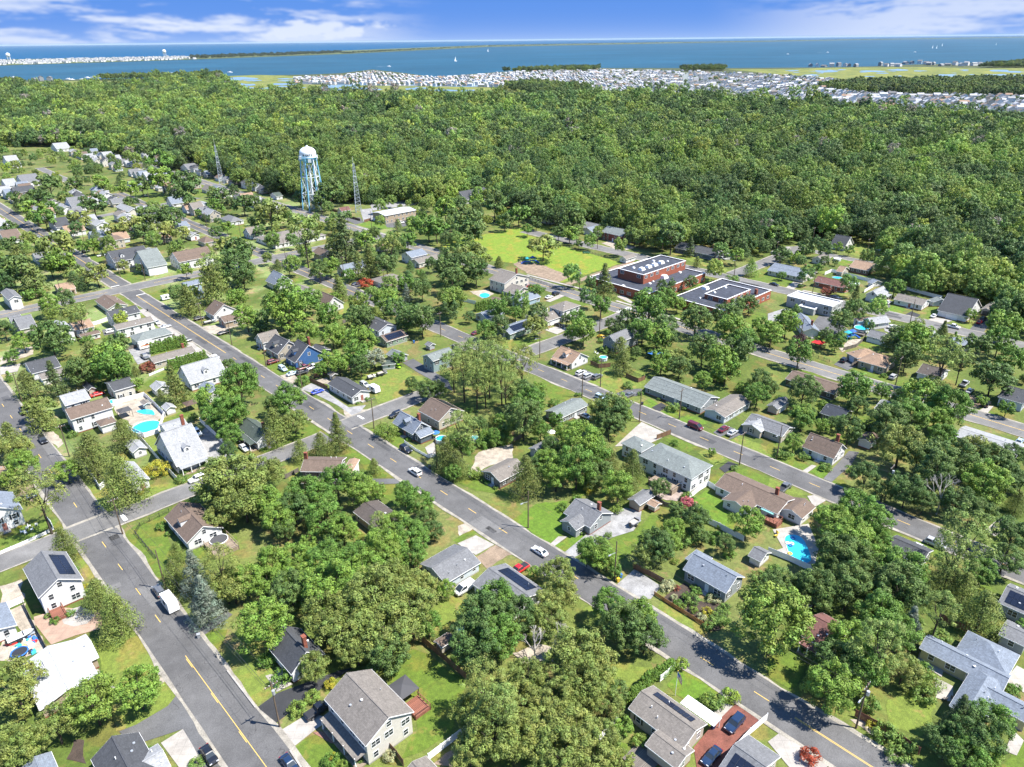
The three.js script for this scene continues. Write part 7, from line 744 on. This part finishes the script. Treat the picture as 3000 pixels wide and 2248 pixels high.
// ---------- water tower and masts ----------
{
  const base = P(921, 612), g = thing('water_tower', base, 0.35), blue = mat('tower_blue', { color: lin(0.20, 0.50, 0.70), roughness: 0.5 }), pale = mat('tower_white', { color: lin(0.74, 0.78, 0.80), roughness: 0.45 });
  const H0 = 36.5, prof = [[0.2, -2.9], [1.8, -2.75], [3.7, -2.0], [5.3, -0.6], [6.0, 1.3]].map(([r, y]) => new THREE.Vector2(r, H0 + y)), up = [[6.0, 1.3], [6.0, 4.6], [5.7, 5.9], [4.7, 7.3], [3.0, 8.3], [1, 8.8], [0, 8.85]].map(([r, y]) => new THREE.Vector2(r, H0 + y));
  part(g, 'bowl', new THREE.LatheGeometry(prof, 48), blue); const tank = part(g, 'tank', new THREE.LatheGeometry(up, 48), pale); part(tank, 'roof_vent', new THREE.CylinderGeometry(0.7, 0.9, 1, 12).translate(0, H0 + 9.2, 0), pale);
  const wk = new THREE.TorusGeometry(6.5, 0.24, 6, 48).rotateX(Math.PI / 2).translate(0, H0 + 1.4, 0), rail = new THREE.TorusGeometry(6.9, 0.08, 5, 48).rotateX(Math.PI / 2).translate(0, H0 + 2.6, 0); part(g, 'walkway', wk, blue); part(g, 'railing', rail, blue);
  const leg = []; for (let k = 0; k < 6; k++) { const a = k / 6 * 6.2832, f = (y) => v3(Math.cos(a) * (8.6 - 2.9 * y / H0), y, Math.sin(a) * (8.6 - 2.9 * y / H0)); leg.push(f); const c = new THREE.CylinderGeometry(0.42, 0.48, f(0).distanceTo(f(H0 + 1)), 10); const d = f(H0 + 1).sub(f(0)); c.translate(0, d.length() / 2, 0); c.applyQuaternion(new THREE.Quaternion().setFromUnitVectors(v3(0, 1, 0), d.normalize())); c.translate(f(0).x, 0, f(0).z); part(g, 'leg', c, k % 3 === 1 ? pale : blue); }
  const riser = new THREE.CylinderGeometry(0.75, 0.75, H0 - 4, 14).translate(0, (H0 - 4) / 2, 0); part(g, 'riser_pipe', riser, pale);
  for (let k = 0; k < 6; k++) { const a = leg[k], b = leg[(k + 1) % 6]; for (const y of [12, 24]) part(g, 'strut', barGeo(a(y), b(y), 0.34), pale); for (const [y0, y1] of [[0.5, 12], [12, 24], [24, 35]]) { part(g, 'brace_rod', barGeo(a(y0), b(y1), 0.16), pale); part(g, 'brace_rod', barGeo(b(y0), a(y1), 0.16), pale); } }
  for (let k = 0; k < 6; k++) { const a = k / 6 * 6.2832 + 0.5, x = Math.cos(a) * 7, z = Math.sin(a) * 7; for (const o of [-0.8, 0, 0.8]) part(g, 'antenna_panel', boxGeo(-0.22, 0.22, 0, 2.4, -0.12, 0.12), M.trim, mx(x - Math.sin(a) * o, H0 + 0.6 - (k % 2) * 2.2, z + Math.cos(a) * o, -a + Math.PI / 2)); }
  const font = await new FontLoader().loadAsync('fonts/droid/droid_sans_bold.typeface.json'), word = 'N GATE', facing = Math.atan2(-base.x, -base.z) - 0.35; let off = -0.55;
  for (const ch of word) { if (ch !== ' ') { const tg = new TextGeometry(ch, { font, size: 1.5, depth: 0.12, curveSegments: 3 }); const a = facing - 0.32 + off + 0.28; part(g, 'letter', tg, M.dark, new THREE.Matrix4().makeRotationY(a).multiply(new THREE.Matrix4().makeTranslation(-0.5, H0 + 2.6, 5.97))); } off += ch === ' ' ? 0.12 : 0.225; }
  tag(g, 'blue and white water tower on six braced legs', 'water tower');
}
function mast(p, h, w0, w1, col, label, guy) { const g = thing('lattice_mast', p, 0.3), N = Math.round(h / 2.6), at = (k, i) => { const w = w0 + (w1 - w0) * k / N, a = i * 2.0944; return v3(Math.cos(a) * w, h * k / N, Math.sin(a) * w); }; for (let i = 0; i < 3; i++) part(g, 'upright', barGeo(at(0, i), at(N, i), 0.3), col); for (let k = 0; k < N; k++) for (let i = 0; i < 3; i++) { const j = (i + 1) % 3; part(g, 'brace', barGeo(at(k, i), at(k + 1, j), 0.17), col); part(g, 'brace', barGeo(at(k + 1, i), at(k + 1, j), 0.15), col); } part(g, 'antenna', barGeo(v3(0, h, 0), v3(0, h + 5, 0), 0.12), M.trim); for (let k = 0; k < 3; k++) part(g, 'beacon_arm', barGeo(v3(-1.2, h * (0.62 + 0.12 * k), 0), v3(1.2, h * (0.62 + 0.12 * k), 0), 0.16, 0.5), M.trim); tag(g, label, 'mast'); }
const steel = mat('mast_steel', { color: lin(0.42, 0.47, 0.50), roughness: 0.5, metalness: 0.4 });
mast(T(14, 880, 715), 35, 2.9, 0.7, steel, 'grey lattice radio mast beside the fenced compound'); mast(T(13, 1920, 520), 37, 2.9, 0.5, steel, 'slim lattice mast rising from the trees by the park');
{ const p = T(14, 485, 700), g = thing('ladder_mast', p, turnOf(V)); for (const s of [-1, 1]) part(g, 'rail', barGeo(v3(s * 0.75, 0, 0), v3(s * 0.75, 23, 0), 0.2), steel); for (let k = 0; k < 22; k++) part(g, 'rung', barGeo(v3(-0.75, 1 + k, 0), v3(0.75, 1 + k, 0), 0.12), steel); for (const s of [-1, 1]) part(g, 'stay', barGeo(v3(s * 0.75, 0, -1.6), v3(s * 0.75, 21, -0.1), 0.12), steel); tag(g, 'tall ladder-like steel mast in front of the water tower', 'mast'); }
// ---------- the houses by the lagoons ----------
{
  const R = rng(31), zone = [[865, 232], [1000, 226], [1090, 212], [1130, 218], [1270, 232], [1400, 224], [1500, 216], [1750, 207], [2000, 212], [2150, 219], [2420, 232], [2540, 262], [2800, 270], [3050, 286], [3200, 300], [3200, 345], [2900, 333], [2600, 322], [2300, 304], [2000, 287], [1750, 280], [1620, 268], [1480, 256], [1000, 249], [865, 246]].map(([x, y]) => P(x, y)), roofs = ['wh', 'lg', 'wh', 'tp', 'lg', 'or', 'wh', 'g', 'wh'], cand = [];
  let x0 = 1e9, z0 = 1e9, x1 = -1e9, z1 = -1e9; for (const p of zone) { x0 = Math.min(x0, p.x); x1 = Math.max(x1, p.x); z0 = Math.min(z0, p.z); z1 = Math.max(z1, p.z); }
  const ca = Math.cos(0.22), sa = Math.sin(0.22), at = (i, j) => v3((x0 + x1) / 2 + i * ca - j * sa, 0, (z0 + z1) / 2 + i * sa + j * ca), half = (x1 - x0) / 2 + 500; let row = 0;
  for (let j = -1100; j < 1100; row++) { // two rows back to back over a street, then a lagoon
    for (let i = -half; i < half; i += 14.5) { if (Math.floor((i + half) / 190) % 1 === 0 && ((i + half) % 190) < 14) continue; const p = at(i + (R() - 0.5) * 2.5, j + (R() - 0.5) * 3); if (Math.abs(p.x) < -p.z * 0.8 && inPoly(p, zone) && R() < 0.95) { p.row = row; cand.push(p); } }
    if (row % 2) { let run = []; const flush = () => { if (run.length > 4) structure('lagoon', sheet([at(run[0], j + 14), at(run[run.length - 1], j + 14), at(run[run.length - 1], j + 28), at(run[0], j + 28)].reverse(), -0.12), waterMat('lagoon_water', [0.05, 0.14, 0.19])); run = []; }; for (let i = -half; i < half; i += 20) { if (inPoly(at(i, j + 20), zone)) run.push(i); else flush(); } flush(); j += 42; } else j += 26;
  }
  const pad = structure('lagoon_ground', sheet(zone, -0.2), mat('lagoon_land', { color: lin(0.36, 0.37, 0.33), map: TX.gravel })); void pad;
  const gables = (L, W, e, s) => { const wg = new Geo(), rg = new Geo(), l = L / 2, w = W / 2, h = e + w * s; wg.box(-l, l, 0, e, -w, w, 'tb'); for (const k of [-1, 1]) wg.face(k > 0 ? [v3(l, e, w), v3(l, e, -w), v3(l, h, 0)] : [v3(-l, e, -w), v3(-l, e, w), v3(-l, h, 0)]); for (const k of [-1, 1]) { const q = [v3(-l - 0.4, e - 0.1, k * (w + 0.4)), v3(l + 0.4, e - 0.1, k * (w + 0.4)), v3(l + 0.4, h + 0.12, 0), v3(-l - 0.4, h + 0.12, 0)]; rg.face(k > 0 ? q : q.slice().reverse()); rg.face((k > 0 ? q.slice().reverse() : q).map((v) => v.clone().setY(v.y - 0.15))); } return [wg.get(), rg.get()]; };
  const forms = [[13, 9, 6, 0.6], [11, 8, 5.6, 0.7], [15, 10, 3.4, 0.5], [12, 9, 8, 0.6], [17, 10, 6, 0.5]].map((a) => gables(...a));
  cand.sort((a, b) => b.z - a.z); const walls = ['w', 'w', 'cr', 'bw', 'w', 'be'], lab = {};
  const rest = { wall: [], roof: [] };
  cand.forEach((p, i) => {
    const f = Math.floor(R() * forms.length), ry = -0.22 + (R() < 0.8 ? Math.PI / 2 : 0) + (R() - 0.5) * 0.06, w = walls[Math.floor(R() * walls.length)], r = roofs[Math.floor(R() * roofs.length)];
    if (i < 300) { const g = thing('lagoon_house', p, ry); part(g, 'wall', forms[f][0], wallMat(w)); part(g, 'roof', forms[f][1], roofMat(r)); const kk = windowGeo(1.7, 1.35); for (const [a, x, z] of [[0, -2.5, 1], [0, 2.5, 1], [Math.PI, 0, -1]]) { const W2 = [9, 8, 10, 9, 10][f] / 2, fm = part(g, 'window', kk.frame, M.trim, mx(x, 2, z * W2, a)); part(fm, 'pane', kk.pane, M.glass); }
      const l = `far ${['two-storey', 'narrow two-storey', 'low single-storey', 'three-storey', 'broad two-storey'][f]} ${WALLN[w]} house with ${ROOFN[r]} roof in the lagoon district`; tag(g, l, 'house', 'lagoon houses: ' + l.slice(4, 60)); }
    else { const m = mx(p.x, 0, p.z, ry); rest.wall.push([forms[f][0].clone().applyMatrix4(m), w]); rest.roof.push([forms[f][1].clone().applyMatrix4(m), r]); }
  });
  for (const [k, list] of Object.entries(rest)) { const by = {}; for (const [g, c] of list) (by[c] ??= []).push(g); for (const [c, gs] of Object.entries(by)) { const o = sh(new THREE.Mesh(mergeGeometries(gs), k === 'wall' ? wallMat(c) : roofMat(c))); top(o, k === 'wall' ? 'distant_house_walls' : 'distant_house_roofs'); tag(o, `${k === 'wall' ? WALLN[c] + ' walls' : ROOFN[c] + ' roofs'} of the crowded houses nearest the bay`, 'houses', 'distant lagoon houses', 'stuff'); } }
  console.log('lagoon houses', cand.length);
  // trees between them
  const pr = proto('broad', 2, 1), pts = []; for (let i = 0; i < 700; i++) { const p = cand[Math.floor(R() * cand.length)]; pts.push([p.x + 9 + R() * 4, p.z + 9 + R() * 6, 2.2 + 2.6 * R()]); } const im = new THREE.InstancedMesh(pr.g, leafMat('dark2', C.dark2), pts.length), m4 = new THREE.Matrix4(); pts.forEach(([x, z, s], i) => im.setMatrixAt(i, m4.makeScale(s, s, s).setPosition(x, 0, z))); top(sh(im), 'lagoon_trees'); tag(im, 'small dark trees between the lagoon houses', 'trees', null, 'stuff');
  // barrier island: town at its north end, scrub along the rest
  const ih = [], ir = []; for (let i = 0; i < 620; i++) { const px = -120 + R() * 690, t = px / 579, yn = 191 - 18 * t, yf = 174 - 11 * t, py = yf + (yn - yf) * (0.25 + 0.7 * R()), p = P(px, py), f = forms[Math.floor(R() * 5)], m = mx(p.x, -1.5, p.z, R() * 3).multiply(new THREE.Matrix4().makeScale(1.5, 1.5, 1.5)); ih.push(f[0].clone().applyMatrix4(m)); ir.push(f[1].clone().applyMatrix4(m)); }
  for (const [g, mm, n] of [[ih, wallMat('w'), 'island_town_walls'], [ir, roofMat('lg'), 'island_town_roofs']]) { const o = sh(new THREE.Mesh(mergeGeometries(g), mm)); top(o, n); tag(o, `pale ${n.endsWith('walls') ? 'walls' : 'roofs'} of the town on the barrier island`, 'houses', 'island town', 'stuff'); }
  const sp = []; for (let i = 0; i < 2600; i++) { const px = 560 + Math.pow(R(), 1) * 2500; let k = 0; while (k < ISLE.length - 2 && ISLE[k + 1][0] < px) k++; const a = ISLE[k], b = ISLE[k + 1], t = (px - a[0]) / (b[0] - a[0]), yn = a[1] + (b[1] - a[1]) * t, th = px < 1000 ? 10 : px < 2000 ? 5.5 : 2.6, p = P(px, yn - th * (0.12 + 0.65 * R())); sp.push([p.x, p.z, (5 + 5 * R()) * (px > 1000 ? 0.62 : 1)]); }
  const im2 = new THREE.InstancedMesh(pr.g, leafMat('scrub', [0.07, 0.10, 0.055]), sp.length); sp.forEach(([x, z, s], i) => im2.setMatrixAt(i, m4.makeScale(s * 1.8, s, s * 1.8).setPosition(x, -3, z))); top(sh(im2), 'island_scrub'); tag(im2, 'dark scrub along the barrier island', 'scrub', null, 'stuff');
  for (const [x, y, h, l] of [[28, 182, 62, 'small white water tower at the far end of the island town'], [484, 170, 66, 'small white water tower near the middle of the island town']]) { const p = P(x, y), g = thing('distant_water_tower', p.setY(-1.5)); part(g, 'tank', new THREE.SphereGeometry(h * 0.24, 20, 12).translate(0, h * 0.8, 0), mats.tower_white); for (let k = 0; k < 4; k++) part(g, 'leg', barGeo(v3(Math.cos(k * 1.57) * h * 0.22, 0, Math.sin(k * 1.57) * h * 0.22), v3(Math.cos(k * 1.57) * h * 0.17, h * 0.75, Math.sin(k * 1.57) * h * 0.17), 2.2), mats.tower_white); tag(g, l, 'water tower'); }
  // houses on the points by the bay
  for (const [x, y, n, l] of [[130, 238, 3, 'white boathouse on the pier by the bay shore'], [2450, 196, 8, 'house on the marsh point beside the bay'], [2610, 194, 4, 'house on the marsh point beside the bay'], [2690, 188, 4, 'house on the far jetty point'], [2800, 192, 9, 'house on the wooded far shore road']]) for (let i = 0; i < n; i++) { const p = P(x + (i - n / 2) * 19 + R() * 8, y + (R() - 0.5) * 3), f = forms[Math.floor(R() * 5)], w = R() < 0.7 ? 'w' : 'gy', g = thing('shore_house', p, R() * 3); g.scale.setScalar(1.5); part(g, 'wall', f[0], wallMat(w)); part(g, 'roof', f[1], roofMat(R() < 0.5 ? 'lg' : 'g')); tag(g, l, 'house', l); }
  // boats on the bay
  const sail = mat('sail_cloth', { color: lin(0.82, 0.82, 0.8) }); const sboat = (x, y, s) => { const p = P(x, y).setY(-3), g = thing('sailing_boat', p, 0.6); g.scale.setScalar(s); part(g, 'hull', hull([[-4, 1, 0, 1], [0, 1.3, -0.2, 1], [4, 0.2, 0.2, 1.2]]), sail); part(g, 'mast', barGeo(v3(0.4, 1, 0), v3(0.4, 13, 0), 0.16), M.metal); part(g, 'sail', new Geo().loft([v3(0.3, 1.6, -0.05), v3(-4, 1.6, -0.05), v3(0.3, 12.5, -0.05)], [v3(0.3, 1.6, 0.08), v3(-4, 1.6, 0.08), v3(0.3, 12.5, 0.08)]).get(), sail); tag(g, 'white sailing boat far out on the bay', 'boat', 'sailing boats on the bay'); }; for (const a of [[1430, 150, 2.4], [2733, 140, 2.4], [2745, 141, 2.4], [2761, 134, 2.4], [2919, 131, 2.2], [1335, 178, 2.2]]) sboat(...a);
  const mb = (x, y, len) => { const p = P(x, y).setY(-3), g = thing('speed_boat', p, Math.PI); g.scale.setScalar(2); part(g, 'hull', hull([[-5, 1.4, 0, 1.6], [0, 1.6, -0.1, 1.8], [5, 0.3, 0.4, 2]]), sail); part(g, 'cabin', boxGeo(-2, 1.5, 1.6, 3, -1, 1), sail); tag(g, len ? 'white speed boat trailing a wake on the bay' : 'white motor boat lying on the bay', 'boat', len ? 'speed boats on the bay' : 'motor boats on the bay'); if (len) { const a = P(x, y), b = P(x - len, y), c = b.clone().sub(a).normalize(), n = v3(-c.z, 0, c.x), L = a.distanceTo(b), o = structure('boat_wake', sheet([a.clone(), b.clone().addScaledVector(n, L * 0.015 + 4), b.clone().addScaledVector(n, -L * 0.015 - 4)], -2.9), mat('foam', { color: lin(0.7, 0.75, 0.78) })); void o; } };
  mb(673, 211, 220); mb(1139, 194, 33); mb(38, 226, 60); mb(2425, 153, 30); mb(2681, 152, 14); mb(2308, 158, 0); for (const [x, y] of [[200, 231], [255, 227], [273, 226], [288, 226], [318, 223], [210, 233], [240, 232], [587, 219]]) mb(x, y, 0);
}
renderer.render(scene, camera);
